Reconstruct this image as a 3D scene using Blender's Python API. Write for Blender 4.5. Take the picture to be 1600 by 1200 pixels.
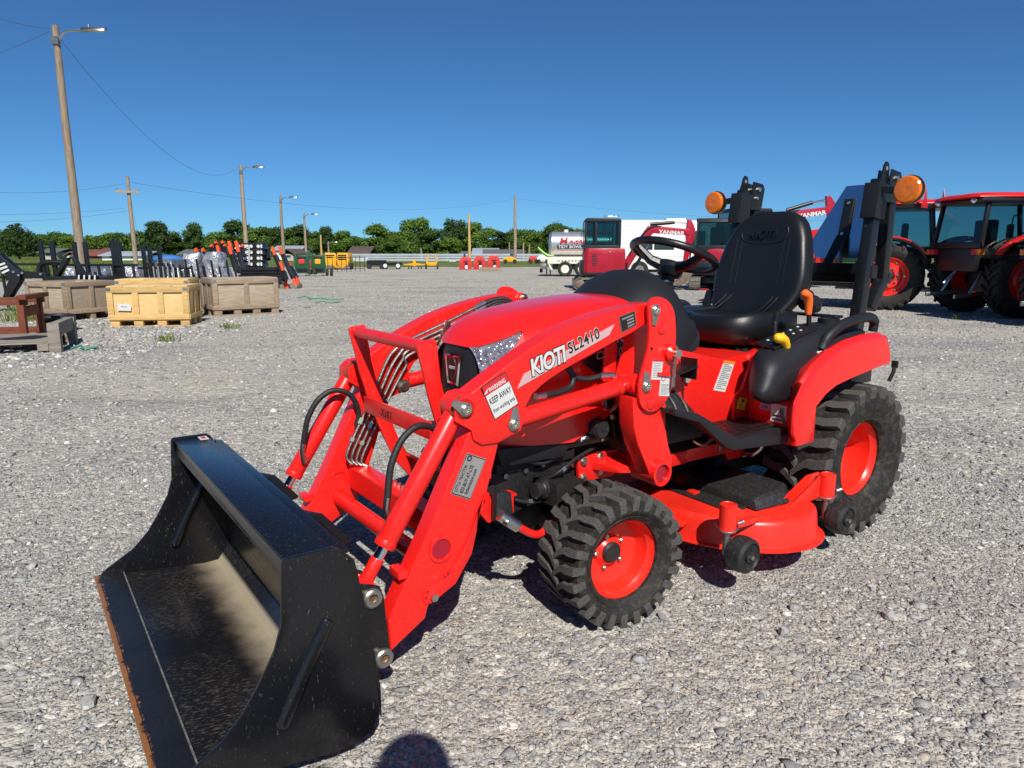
import bpy, bmesh, math, random
import numpy as np
from mathutils import Vector, Matrix

for o in list(bpy.data.objects): bpy.data.objects.remove(o, do_unlink=True)
SC = bpy.context.scene
COL = SC.collection
R = math.radians
V = Vector

# ------------------------------------------------------------------ camera
CAM_H = 1.2216
cd = bpy.data.cameras.new('camera'); cam = bpy.data.objects.new('camera', cd); COL.objects.link(cam)
cam.location = (0, 0, CAM_H); cam.rotation_euler = (R(90 - 10.573), 0, 0)
cd.sensor_width = 36; cd.lens = 36 * 1109 / 1600; cd.clip_end = 3000; cd.clip_start = .02
SC.camera = cam
SC.render.resolution_x, SC.render.resolution_y = 1024, 768
# ------------------------------------------------------------------ sky, sun, exposure
SUN_AZ, SUN_EL = 168.5, 44          # azimuth clockwise from +Y (the view direction)
w = bpy.data.worlds.new('World'); SC.world = w; w.use_nodes = True
nt = w.node_tree; bg = nt.nodes['Background']
sky = nt.nodes.new('ShaderNodeTexSky'); sky.sky_type = 'NISHITA'; sky.sun_disc = False
sky.sun_elevation = R(SUN_EL); sky.sun_rotation = R(SUN_AZ)
sky.air_density = 1.0; sky.dust_density = 0; sky.ozone_density = 6.0; sky.altitude = 2500
hsv = nt.nodes.new('ShaderNodeHueSaturation'); hsv.inputs['Saturation'].default_value = .92; nt.links.new(sky.outputs[0], hsv.inputs['Color'])
tint = nt.nodes.new('ShaderNodeMix'); tint.data_type = 'RGBA'; tint.blend_type = 'MULTIPLY'; tint.inputs['Factor'].default_value = 1; tint.inputs['B'].default_value = (.31, .575, .77, 1)
nt.links.new(hsv.outputs[0], tint.inputs['A']); nt.links.new(tint.outputs['Result'], bg.inputs[0]); bg.inputs[1].default_value = .10
sd = bpy.data.lights.new('sun', 'SUN'); sun = bpy.data.objects.new('sun', sd); COL.objects.link(sun)
sd.energy = 5.0; sd.angle = R(.5); sd.color = (1, .955, .88)
ts = V((math.sin(R(SUN_AZ)) * math.cos(R(SUN_EL)), math.cos(R(SUN_AZ)) * math.cos(R(SUN_EL)), math.sin(R(SUN_EL))))
sun.rotation_euler = ts.to_track_quat('Z', 'Y').to_euler(); sun.location = ts * 60
vs = SC.view_settings; vs.view_transform = 'Standard'; vs.look = 'None'; vs.exposure = .2; vs.gamma = 1

# ------------------------------------------------------------------ materials
def mat(name, col, rough=.5, metal=0, var=.12, vs=6, bump=0, bs=80, coat=0, dust=None, spec=.5, streak=0):
    """procedural paint/metal/rubber: colour varied by noise, optional settled dust (colour, amount, scale), fine relief"""
    m = bpy.data.materials.new(name); m.use_nodes = True
    n, l = m.node_tree.nodes, m.node_tree.links
    b = n['Principled BSDF']; tc = n.new('ShaderNodeTexCoord')
    nz = n.new('ShaderNodeTexNoise'); nz.inputs['Scale'].default_value = vs; nz.inputs['Detail'].default_value = 6
    if streak:
        mp = n.new('ShaderNodeMapping'); mp.inputs['Scale'].default_value = (1, 1, streak); l.new(tc.outputs['Object'], mp.inputs[0]); l.new(mp.outputs[0], nz.inputs['Vector'])
    else: l.new(tc.outputs['Object'], nz.inputs['Vector'])
    rp = n.new('ShaderNodeValToRGB')
    rp.color_ramp.elements[0].position = .3; rp.color_ramp.elements[1].position = .7
    rp.color_ramp.elements[0].color = tuple(max(0, c * (1 - var)) for c in col) + (1,)
    rp.color_ramp.elements[1].color = tuple(min(1, c * (1 + var)) for c in col) + (1,)
    l.new(nz.outputs['Fac'], rp.inputs[0]); out = rp.outputs[0]
    b.inputs['Roughness'].default_value = rough; b.inputs['Metallic'].default_value = metal
    b.inputs['Specular IOR Level'].default_value = spec
    if coat: b.inputs['Coat Weight'].default_value = coat; b.inputs['Coat Roughness'].default_value = .06
    if dust:
        dc, amt, ds = dust[:3]
        dn = n.new('ShaderNodeTexNoise'); dn.inputs['Scale'].default_value = ds; dn.inputs['Detail'].default_value = 10; dn.inputs['Roughness'].default_value = .7
        if len(dust) > 3:
            dm = n.new('ShaderNodeMapping'); dm.inputs['Scale'].default_value = dust[3]; l.new(tc.outputs['Object'], dm.inputs[0]); l.new(dm.outputs[0], dn.inputs['Vector'])
        else: l.new(tc.outputs['Object'], dn.inputs['Vector'])
        dr = n.new('ShaderNodeValToRGB'); dr.color_ramp.elements[0].position = .62 - amt * .35; dr.color_ramp.elements[1].position = .78 - amt * .2
        l.new(dn.outputs['Fac'], dr.inputs[0])
        mx = n.new('ShaderNodeMix'); mx.data_type = 'RGBA'; l.new(dr.outputs[0], mx.inputs['Factor']); l.new(out, mx.inputs['A']); mx.inputs['B'].default_value = dc + (1,)
        out = mx.outputs['Result']
        mr = n.new('ShaderNodeMapRange'); mr.inputs['To Min'].default_value = rough; mr.inputs['To Max'].default_value = max(rough, .8)
        l.new(dr.outputs[0], mr.inputs[0]); l.new(mr.outputs[0], b.inputs['Roughness'])
    l.new(out, b.inputs['Base Color'])
    if bump:
        bn = n.new('ShaderNodeTexNoise'); bn.inputs['Scale'].default_value = bs; bn.inputs['Detail'].default_value = 4; l.new(tc.outputs['Object'], bn.inputs['Vector'])
        bp = n.new('ShaderNodeBump'); bp.inputs['Strength'].default_value = bump; bp.inputs['Distance'].default_value = .01
        l.new(bn.outputs['Fac'], bp.inputs['Height']); l.new(bp.outputs[0], b.inputs['Normal'])
    return m

DUST = (.33, .29, .23)
M = {}
M['red'] = mat('red_paint', (.78, .014, .010), .32, 0, .06, 3, .04, 18, .12, ((.60, .085, .06), .13, 95))
M['redplastic'] = mat('red_hood_paint', (.78, .013, .010), .24, 0, .05, 2, .02, 10, .35, ((.76, .03, .02), .05, 40))
M['reddeck'] = mat('red_deck_paint', (.76, .024, .012), .36, 0, .1, 5, .06, 25, .1, ((.58, .045, .03), .16, 40))
M['rim'] = mat('red_rim_paint', (.78, .024, .012), .3, 0, .06, 6, .03, 30, .15, ((.6, .045, .028), .12, 40))
M['charcoal'] = mat('charcoal_plastic', (.013, .0135, .0165), .48, 0, .1, 5, .10, 420, 0, ((.022, .022, .024), .12, 60), .35)
M['black'] = mat('black_paint', (.009, .009, .010), .36, 0, .15, 5, .05, 60, 0, ((.06, .057, .05), .08, 50))
M['blackdirty'] = mat('black_paint_dusty', (.016, .016, .017), .5, 0, .2, 6, .12, 60, 0, ((.040, .037, .032), .34, 70))
M['undercar'] = mat('engine_black', (.012, .012, .012), .55, .1, .2, 8, .2, 70, 0, ((.05, .046, .04), .25, 90))
M['bucket'] = mat('bucket_black_paint', (.006, .006, .0075), .24, 0, .2, 4, .08, 40, .1, ((.15, .138, .112), .05, 110, (1.5, 1.5, .5)))
M['vinyl'] = mat('black_seat_vinyl', (.008, .008, .0085), .38, 0, .1, 5, .12, 300, 0, None, .5)
M['rubber'] = mat('tyre_rubber', (.017, .016, .0155), .7, 0, .2, 7, .25, 120, 0, ((.075, .062, .044), .42, 38), .3)
M['rubberlug'] = mat('tyre_tread_dusty', (.062, .059, .055), .8, 0, .25, 60, .5, 260, 0, ((.12, .113, .10), .52, 190), .3)
M['hose'] = mat('hose_rubber', (.014, .014, .015), .55, 0, .15, 12, .2, 200)
M['zinc'] = mat('zinc_plated_steel', (.62, .60, .54), .32, 1, .15, 30, .1, 80)
M['steel'] = mat('dull_steel', (.36, .35, .32), .42, 1, .2, 20, .15, 80)
M['pin'] = mat('galvanised_pin_steel', (.40, .39, .35), .42, .9, .12, 40, .1, 120)
M['brass'] = mat('yellow_chromate_fitting', (.62, .54, .38), .3, 1, .15, 20)
M['chrome'] = mat('chrome', (.85, .85, .86), .08, 1, .03)
M['rust'] = mat('rusty_grease', (.16, .06, .02), .8, 0, .4, 50, .4, 90)
M['rustred'] = mat('rust_primer_steel', (.17, .040, .016), .7, .1, .25, 9, .2, 60, 0, ((.09, .04, .02), .3, 8))
M['alu'] = mat('bare_aluminium_sheet', (.62, .66, .74), .16, 1, .04, 4, .02, 6)
M['white'] = mat('white_paint', (.78, .78, .76), .35, 0, .04, 2, .02, 10, .1, ((.5, .48, .43), .06, 4))
M['cream'] = mat('cream_paint', (.74, .73, .60), .4, 0, .05, 3, 0, 10, 0, ((.45, .42, .34), .15, 5))
M['plabel'] = mat('label_white', (.60, .60, .59), .45, 0, .03)
M['plabelk'] = mat('label_black', (.012, .012, .012), .45, 0, .03)
M['plabelg'] = mat('label_grey', (.30, .29, .28), .4, .2, .08, 40)
M['plabelpink'] = mat('label_pale_stripe', (.56, .36, .36), .4, 0, .03)
M['plabelr'] = mat('label_red', (.55, .02, .03), .4, 0, .03)
M['plabely'] = mat('label_yellow', (.80, .55, .02), .4, 0, .03)
M['plabelo'] = mat('label_orange', (.85, .22, .02), .4, 0, .03)
M['plabelgt'] = mat('label_grey_text', (.22, .22, .22), .5, 0, .03)
M['plabellil'] = mat('label_lilac', (.30, .29, .42), .4, 0, .03)
M['knoby'] = mat('yellow_knob', (.80, .50, .01), .35, 0, .04)
M['knobo'] = mat('orange_knob', (.78, .14, .02), .35, 0, .04)
M['amber'] = mat('amber_lens', (.74, .16, .002), .10, 0, .12, 60, .12, 160, .6)
M['orange'] = mat('orange_paint', (.78, .075, .015), .45, 0, .08)
M['darkred'] = mat('crimson_paint', (.36, .006, .022), .32, 0, .08, 4, 0, 10, .15, ((.25, .06, .06), .1, 8))
M['trred'] = mat('tractor_red_paint', (.66, .014, .010), .3, 0, .06, 2, 0, 10, .2)
M['yellowm'] = mat('machine_yellow', (.74, .36, .01), .4, 0, .08, 5, 0, 10, 0, ((.4, .24, .06), .15, 6))
M['greenm'] = mat('machine_green', (.012, .07, .025), .4, 0, .1, 5)
M['lime'] = mat('lime_hose', (.22, .55, .05), .4, 0, .08)
M['mred'] = mat('mower_red', (.55, .03, .025), .45, 0, .12, 4, 0, 10, 0, ((.4, .12, .09), .2, 5))
M['glass'] = mat('tinted_glass', (.03, .06, .06), .05, 0, .05, 2); M['glass'].node_tree.nodes['Principled BSDF'].inputs['Specular IOR Level'].default_value = .7
M['wrap'] = mat('silver_stretch_wrap', (.34, .35, .37), .28, .35, .5, 7, .8, 12, .3)
M['wrap'].node_tree.nodes['Bump'].inputs['Distance'].default_value = .06
M['wire'] = mat('weathered_wire', (.10, .115, .14), .6)
M['wrapd'] = mat('grey_stretch_wrap', (.13, .14, .17), .3, .2, .4, 6, .8, 10, .3)
M['wrapd'].node_tree.nodes['Bump'].inputs['Distance'].default_value = .06
M['dirt'] = mat('dirty_steel', (.17, .13, .09), .7, .2, .3, 12, .3, 50)
M['concrete'] = mat('dusty_track_rubber', (.10, .09, .075), .8, 0, .25, 12, .2, 60, 0, ((.22, .19, .14), .4, 18))

def glassmat(name, col, alpha):
    m = bpy.data.materials.new(name); m.use_nodes = True
    n, l = m.node_tree.nodes, m.node_tree.links; n.remove(n['Principled BSDF'])
    t = n.new('ShaderNodeBsdfTransparent'); t.inputs[0].default_value = col + (1,)
    g = n.new('ShaderNodeBsdfGlossy'); g.inputs['Roughness'].default_value = .03
    fr = n.new('ShaderNodeLayerWeight'); fr.inputs[0].default_value = .5
    pw = n.new('ShaderNodeMath'); pw.operation = 'POWER'; pw.inputs[1].default_value = 4; l.new(fr.outputs['Facing'], pw.inputs[0])
    ad = n.new('ShaderNodeMath'); ad.use_clamp = True; ad.inputs[1].default_value = alpha; l.new(pw.outputs[0], ad.inputs[0])
    mx = n.new('ShaderNodeMixShader'); l.new(ad.outputs[0], mx.inputs[0]); l.new(t.outputs[0], mx.inputs[1]); l.new(g.outputs[0], mx.inputs[2])
    l.new(mx.outputs[0], n['Material Output'].inputs[0]); return m
M['cabglass'] = glassmat('cab_glass', (.33, .49, .50), .04)
M['clear'] = glassmat('clear_lens', (.92, .94, .97), .06)

def headlight_mat():
    m = mat('headlight_reflector', (.70, .72, .75), .14, .75, .25, 60)
    n, l = m.node_tree.nodes, m.node_tree.links
    tc = n.new('ShaderNodeTexCoord'); v = n.new('ShaderNodeTexVoronoi'); v.inputs['Scale'].default_value = 45
    l.new(tc.outputs['Object'], v.inputs['Vector']); bp = n.new('ShaderNodeBump'); bp.inputs['Strength'].default_value = 1; bp.inputs['Distance'].default_value = .02
    l.new(v.outputs['Distance'], bp.inputs['Height']); l.new(bp.outputs[0], n['Principled BSDF'].inputs['Normal']); return m
M['headlight'] = headlight_mat()

def woodmat(name, col, dark, sc=(2, 18, 18), amt=.5):
    m = bpy.data.materials.new(name); m.use_nodes = True
    n, l = m.node_tree.nodes, m.node_tree.links; b = n['Principled BSDF']
    tc = n.new('ShaderNodeTexCoord'); mp = n.new('ShaderNodeMapping'); mp.inputs['Scale'].default_value = sc; l.new(tc.outputs['Object'], mp.inputs[0])
    oi = n.new('ShaderNodeObjectInfo'); ad = n.new('ShaderNodeVectorMath'); l.new(mp.outputs[0], ad.inputs[0])
    sc2 = n.new('ShaderNodeVectorMath'); sc2.operation = 'SCALE'; sc2.inputs[3].default_value = 37; l.new(oi.outputs['Random'], sc2.inputs[0]); l.new(sc2.outputs[0], ad.inputs[1])
    nz = n.new('ShaderNodeTexNoise'); nz.inputs['Scale'].default_value = 2.2; nz.inputs['Detail'].default_value = 8; nz.inputs['Roughness'].default_value = .65; l.new(ad.outputs[0], nz.inputs['Vector'])
    rp = n.new('ShaderNodeValToRGB'); rp.color_ramp.elements[0].color = dark + (1,); rp.color_ramp.elements[1].color = col + (1,)
    rp.color_ramp.elements[0].position = .5 - amt * .4; rp.color_ramp.elements[1].position = .6
    l.new(nz.outputs['Fac'], rp.inputs[0])
    hs = n.new('ShaderNodeHueSaturation'); mr = n.new('ShaderNodeMapRange'); mr.inputs['To Min'].default_value = .85; mr.inputs['To Max'].default_value = 1.12
    l.new(oi.outputs['Random'], mr.inputs[0]); l.new(mr.outputs[0], hs.inputs['Value']); l.new(rp.outputs[0], hs.inputs['Color']); l.new(hs.outputs[0], b.inputs['Base Color'])
    b.inputs['Roughness'].default_value = .8
    bp = n.new('ShaderNodeBump'); bp.inputs['Strength'].default_value = .3; bp.inputs['Distance'].default_value = .01; l.new(nz.outputs['Fac'], bp.inputs['Height']); l.new(bp.outputs[0], b.inputs['Normal'])
    return m
M['woody'] = woodmat('new_pine', (.60, .40, .16), (.44, .26, .08))
M['woodyp'] = woodmat('new_plywood', (.66, .47, .21), (.56, .37, .14))
M['woodg'] = woodmat('weathered_pine', (.34, .26, .18), (.20, .14, .09))
M['woodgp'] = woodmat('weathered_plywood', (.42, .34, .25), (.28, .21, .14))
M['woodgrey'] = woodmat('grey_lumber', (.28, .25, .20), (.14, .12, .095))
M['pole'] = woodmat('utility_pole_wood', (.34, .27, .20), (.17, .11, .06), (14, 14, .9))

# ------------------------------------------------------------------ mesh builder
def rotm(rx=0, ry=0, rz=0):
    return (Matrix.Rotation(rz, 3, 'Z') @ Matrix.Rotation(ry, 3, 'Y') @ Matrix.Rotation(rx, 3, 'X'))
class MB:
    def __init__(s): s.v = []; s.f = []; s.mi = []; s.cur = 0
    def add(s, vs, fs):
        k = len(s.v); s.v += [tuple(p) for p in vs]; s.f += [tuple(i + k for i in f) for f in fs]; s.mi += [s.cur] * len(fs); return s
    def box(s, x, y, z, sx, sy, sz, rm=None):
        c = V((x, y, z)); vs = []
        for a in (-.5, .5):
            for b in (-.5, .5):
                for d in (-.5, .5):
                    p = V((a * sx, b * sy, d * sz)); vs.append(c + (rm @ p if rm else p))
        return s.add(vs, [(0, 1, 3, 2), (4, 6, 7, 5), (0, 4, 5, 1), (2, 3, 7, 6), (0, 2, 6, 4), (1, 5, 7, 3)])
    def b2(s, x0, x1, y0, y1, z0, z1): return s.box((x0 + x1) / 2, (y0 + y1) / 2, (z0 + z1) / 2, abs(x1 - x0), abs(y1 - y0), abs(z1 - z0))
    def bar(s, p, q, w, h, up=(0, 0, 1)):
        p, q = V(p), V(q); d = (q - p).normalized(); u = V(up)
        if abs(d.dot(u)) > .98: u = V((1, 0, 0))
        a = d.cross(u).normalized(); b = a.cross(d).normalized(); vs = []
        for c in (p, q):
            for i, j in ((-1, -1), (1, -1), (1, 1), (-1, 1)): vs.append(c + a * i * w / 2 + b * j * h / 2)
        return s.add(vs, [(3, 2, 1, 0), (4, 5, 6, 7), (0, 1, 5, 4), (1, 2, 6, 5), (2, 3, 7, 6), (3, 0, 4, 7)])
    def prism(s, poly, lo, hi, ax='y'):
        def mk(a, b, t): return (a, t, b) if ax == 'y' else ((t, a, b) if ax == 'x' else (a, b, t))
        n = len(poly); vs = [mk(a, b, lo) for a, b in poly] + [mk(a, b, hi) for a, b in poly]
        return s.add(vs, [tuple(range(n)), tuple(range(2 * n - 1, n - 1, -1))] + [(i, i + n, (i + 1) % n + n, (i + 1) % n) for i in range(n)])
    def rings(s, rs, caps=True, closed=True):
        n = len(rs[0]); vs = [p for r in rs for p in r]; fs = []
        for k in range(len(rs) - 1):
            for i in range(n if closed else n - 1):
                j = (i + 1) % n; fs.append((k * n + i, k * n + j, (k + 1) * n + j, (k + 1) * n + i))
        if caps: fs += [tuple(range(n - 1, -1, -1)), tuple((len(rs) - 1) * n + i for i in range(n))]
        return s.add(vs, fs)
    def tube(s, path, r, n=10, caps=True):
        P = [V(p) for p in path]; rs = []; ref = None
        for i, p in enumerate(P):
            d = ((P[min(i + 1, len(P) - 1)] - P[max(i - 1, 0)])).normalized()
            if ref is None: ref = V((0, 0, 1)) if abs(d.z) < .9 else V((1, 0, 0))
            a = d.cross(ref).normalized(); b = a.cross(d).normalized(); ref = b
            rr = r[i] if isinstance(r, (list, tuple)) else r
            rs.append([p + (a * math.cos(t) + b * math.sin(t)) * rr for t in [2 * math.pi * k / n for k in range(n)]])
        return s.rings(rs, caps)
    def cyl(s, p, q, r, r2=None, n=18): return s.tube([p, q], [r, r if r2 is None else r2], n)
    def lathe(s, prof, c, ax, n=24, closedprof=False):
        """prof: (radius, offset along ax)"""
        c = V(c); d = V(ax).normalized(); u = V((0, 0, 1)) if abs(d.z) < .9 else V((1, 0, 0)); a = d.cross(u).normalized(); b = a.cross(d)
        rs = [[c + d * t + (a * math.cos(k) + b * math.sin(k)) * r for k in [2 * math.pi * i / n for i in range(n)]] for r, t in prof]
        if closedprof: rs.append(rs[0])
        return s.rings(rs, caps=not closedprof)
    def torus(s, c, ax, RR, r, n=32, k=10):
        return s.lathe([(RR + r * math.cos(2 * math.pi * i / k), r * math.sin(2 * math.pi * i / k)) for i in range(k)], c, ax, n, True)
    def sph(s, c, r, n=12, sz=None):
        c = V(c); sx, sy, sz_ = sz or (1, 1, 1); rs = []
        for i in range(1, n // 2 + 1 - 0):
            if i == n // 2: break
            t = math.pi * i / (n // 2); rs.append([c + V((r * sx * math.sin(t) * math.cos(p), r * sy * math.sin(t) * math.sin(p), r * sz_ * math.cos(t))) for p in [2 * math.pi * k / n for k in range(n)]])
        top = [c + V((0, 0, r * sz_))] * n; bot = [c - V((0, 0, r * sz_))] * n
        return s.rings([top] + rs + [bot], False)
    def mesh(s, name, bevel=0, seg=2, ang=35, smooth=True):
        me = bpy.data.meshes.new(name); me.from_pydata(s.v, [], s.f); me.validate()
        if any(s.mi) and len(me.polygons) == len(s.mi): me.polygons.foreach_set('material_index', s.mi)
        bm = bmesh.new(); bm.from_mesh(me); bmesh.ops.remove_doubles(bm, verts=bm.verts, dist=1e-5)
        bmesh.ops.recalc_face_normals(bm, faces=bm.faces)
        if bevel:
            es = [e for e in bm.edges if len(e.link_faces) == 2 and e.calc_face_angle(0) > R(30)]
            if es: bmesh.ops.bevel(bm, geom=es, offset=bevel, segments=seg, profile=.6, affect='EDGES', clamp_overlap=True)
        bm.to_mesh(me); bm.free()
        if smooth:
            me.polygons.foreach_set('use_smooth', [True] * len(me.polygons)); me.set_sharp_from_angle(angle=R(ang))
        return me
    def obj(s, name, material, parent=None, bevel=0, seg=2, ang=35, smooth=True, loc=None, rot=None):
        me = s.mesh(name, bevel, seg, ang, smooth)
        for mm in (material if isinstance(material, (list, tuple)) else [material]): me.materials.append(M[mm] if isinstance(mm, str) else mm)
        return link(name, me, parent, loc, rot)
def link(name, data, parent=None, loc=None, rot=None):
    o = bpy.data.objects.new(name, data); COL.objects.link(o)
    if parent: o.parent = parent
    if loc is not None: o.location = loc
    if rot is not None: o.rotation_euler = rot
    return o
def tag(o, label, cat, group=None):
    o['label'] = label; o['category'] = cat
    if group: o['group'] = group
    return o
def thing(name, label, cat, loc=(0, 0, 0), rz=0, group=None):
    o = link(name, None, None, loc, (0, 0, rz)); o.empty_display_size = .1
    return tag(o, label, cat, group)
def structure(o): o['kind'] = 'structure'; return o
def stuff(o): o['kind'] = 'stuff'; return o
def copy_tree(o, parent=None):
    c = o.copy(); COL.objects.link(c)
    if parent: c.parent = parent
    for ch in list(o.children): copy_tree(ch, c)
    return c
def text_mesh(txt, size, depth=.0006, shear=0, bold=0, spacing=1, align='LEFT'):
    cu = bpy.data.curves.new('t', 'FONT'); cu.body = txt; cu.size = size; cu.extrude = depth / 2; cu.shear = shear; cu.offset = bold; cu.space_character = spacing; cu.align_x = align; cu.resolution_u = 6
    o = bpy.data.objects.new('t', cu); COL.objects.link(o)
    dg = bpy.context.evaluated_depsgraph_get(); me = bpy.data.meshes.new_from_object(o.evaluated_get(dg))
    bpy.data.objects.remove(o); bpy.data.curves.remove(cu); return me
def text(name, txt, size, origin, xdir, ydir, material, parent, shear=0, bold=0, depth=.0006, spacing=1, align='LEFT', sx=1):
    """lettering laid in the plane spanned by xdir, ydir at origin"""
    me = text_mesh(txt, size, depth, shear, bold, spacing, align); me.name = name
    x = V(xdir).normalized(); y = V(ydir); y = (y - x * y.dot(x)).normalized(); z = x.cross(y)
    mt = Matrix((x, y, z)).transposed().to_4x4(); mt.translation = V(origin); me.transform(mt @ Matrix.Diagonal((sx, 1, 1, 1)))
    me.materials.clear(); me.materials.append(M[material]); return link(name, me, parent)
def arc(c, r, a0, a1, n): return [(c[0] + r * math.cos(R(a0 + (a1 - a0) * i / n)), c[1] + r * math.sin(R(a0 + (a1 - a0) * i / n))) for i in range(n + 1)]
def bez(pts, n=8):
    """smooth path through points (Catmull-Rom)"""
    P = [V(p) for p in pts]; P = [P[0] * 2 - P[1]] + P + [P[-1] * 2 - P[-2]]; out = []
    for i in range(1, len(P) - 2):
        for k in range(n):
            t = k / n; a, b, c, d = P[i - 1], P[i], P[i + 1], P[i + 2]
            out.append(.5 * ((2 * b) + (c - a) * t + (2 * a - 5 * b + 4 * c - d) * t * t + (3 * b - a - 3 * c + d) * t ** 3))
    return out + [P[-2]]
def smoothpoly(pts, n=4):
    """closed 2-D outline smoothed through its points"""
    m = len(pts); out = []
    for i in range(m):
        a, b, c, d = [V(pts[(i + k) % m]) for k in (-1, 0, 1, 2)]
        for k in range(n):
            t = k / n; q = .5 * ((2 * b) + (c - a) * t + (2 * a - 5 * b + 4 * c - d) * t * t + (3 * b - a - 3 * c + d) * t ** 3); out.append((q.x, q.y))
    return out
# ================================================================== ground
def gravel_mat():
    m = bpy.data.materials.new('crushed_limestone_ground'); m.use_nodes = True
    n, l = m.node_tree.nodes, m.node_tree.links; b = n['Principled BSDF']; b.inputs['Roughness'].default_value = .95; b.inputs['Specular IOR Level'].default_value = .2
    tc = n.new('ShaderNodeTexCoord')
    def vor(sc):
        v = n.new('ShaderNodeTexVoronoi'); v.inputs['Scale'].default_value = sc; v.inputs['Randomness'].default_value = 1; l.new(tc.outputs['Object'], v.inputs['Vector']); return v
    v1, v2, v3 = vor(22), vor(55), vor(130)
    def ramp(src, els):
        r = n.new('ShaderNodeValToRGB'); e = r.color_ramp.elements
        while len(e) < len(els): e.new(.5)
        for k, (p, c) in enumerate(els): e[k].position = p; e[k].color = c + (1,)
        l.new(src, r.inputs[0]); return r.outputs[0]
    sep = n.new('ShaderNodeSeparateColor'); l.new(v2.outputs['Color'], sep.inputs[0])
    c2 = ramp(sep.outputs[0], [(0, (0.217, 0.211, 0.204)), (.35, (0.310, 0.300, 0.284)), (.7, (0.414, 0.394, 0.360)), (.88, (0.455, 0.415, 0.360)), (1, (0.568, 0.560, 0.532))])
    sep1 = n.new('ShaderNodeSeparateColor'); l.new(v1.outputs['Color'], sep1.inputs[0])
    c1 = ramp(sep1.outputs[1], [(0, (0.238, 0.233, 0.224)), (.5, (0.351, 0.338, 0.313)), (.85, (0.455, 0.435, 0.391)), (1, (0.589, 0.570, 0.532))])
    sep3 = n.new('ShaderNodeSeparateColor'); l.new(v3.outputs['Color'], sep3.inputs[0])
    c3 = ramp(sep3.outputs[2], [(0, (0.258, 0.253, 0.245)), (.6, (0.372, 0.361, 0.339)), (1, (0.486, 0.467, 0.427))])
    nz = n.new('ShaderNodeTexNoise'); nz.inputs['Scale'].default_value = 9; nz.inputs['Detail'].default_value = 6; l.new(tc.outputs['Object'], nz.inputs['Vector'])
    nb = n.new('ShaderNodeTexNoise'); nb.inputs['Scale'].default_value = .55; nb.inputs['Detail'].default_value = 7; nb.inputs['Roughness'].default_value = .6; l.new(tc.outputs['Object'], nb.inputs['Vector'])
    def mix(f, a, bb, t='MIX', fv=None):
        x = n.new('ShaderNodeMix'); x.data_type = 'RGBA'; x.blend_type = t
        if fv is not None: x.inputs['Factor'].default_value = fv
        else: l.new(f, x.inputs['Factor'])
        l.new(a, x.inputs['A'])
        if isinstance(bb, tuple): x.inputs['B'].default_value = bb + (1,)
        else: l.new(bb, x.inputs['B'])
        return x.outputs['Result']
    f1 = ramp(nz.outputs['Fac'], [(.42, (0, 0, 0)), (.58, (1, 1, 1))])
    c = mix(f1, c2, c3); f2 = ramp(sep1.outputs[0], [(.60, (0, 0, 0)), (.64, (1, 1, 1))]); c = mix(f2, c, c1)
    tan = ramp(nb.outputs['Fac'], [(.5, (0, 0, 0)), (.72, (0.517, 0.518, 0.521))]); c = mix(tan, c, (0.393, 0.358, 0.297))
    mpb = n.new('ShaderNodeMapping'); mpb.inputs['Scale'].default_value = (.35, 1, 1); l.new(tc.outputs['Object'], mpb.inputs[0])
    nw = n.new('ShaderNodeTexNoise'); nw.inputs['Scale'].default_value = .8; nw.inputs['Detail'].default_value = 8; nw.inputs['Roughness'].default_value = .65; l.new(mpb.outputs[0], nw.inputs['Vector'])
    c = mix(None, c, ramp(nw.outputs['Fac'], [(.32, (0.745, 0.747, 0.760)), (.5, (1.107, 1.082, 1.026)), (.68, (1.22, 1.18, 1.10))]), 'MULTIPLY', 1)
    l.new(c, b.inputs['Base Color'])
    def math_(op, a, bb):
        x = n.new('ShaderNodeMath'); x.operation = op
        for i, k in enumerate((a, bb)):
            if isinstance(k, (int, float)): x.inputs[i].default_value = k
            else: l.new(k, x.inputs[i])
        return x.outputs[0]
    h = math_('ADD', math_('MULTIPLY', v2.outputs['Distance'], -.5), math_('MULTIPLY', v1.outputs['Distance'], -.9))
    h = math_('ADD', h, math_('MULTIPLY', v3.outputs['Distance'], -.25)); h = math_('ADD', h, math_('MULTIPLY', sep1.outputs[2], .3))
    bp = n.new('ShaderNodeBump'); bp.inputs['Strength'].default_value = 1; bp.inputs['Distance'].default_value = .016; l.new(h, bp.inputs['Height']); l.new(bp.outputs[0], b.inputs['Normal'])
    return m
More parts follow.
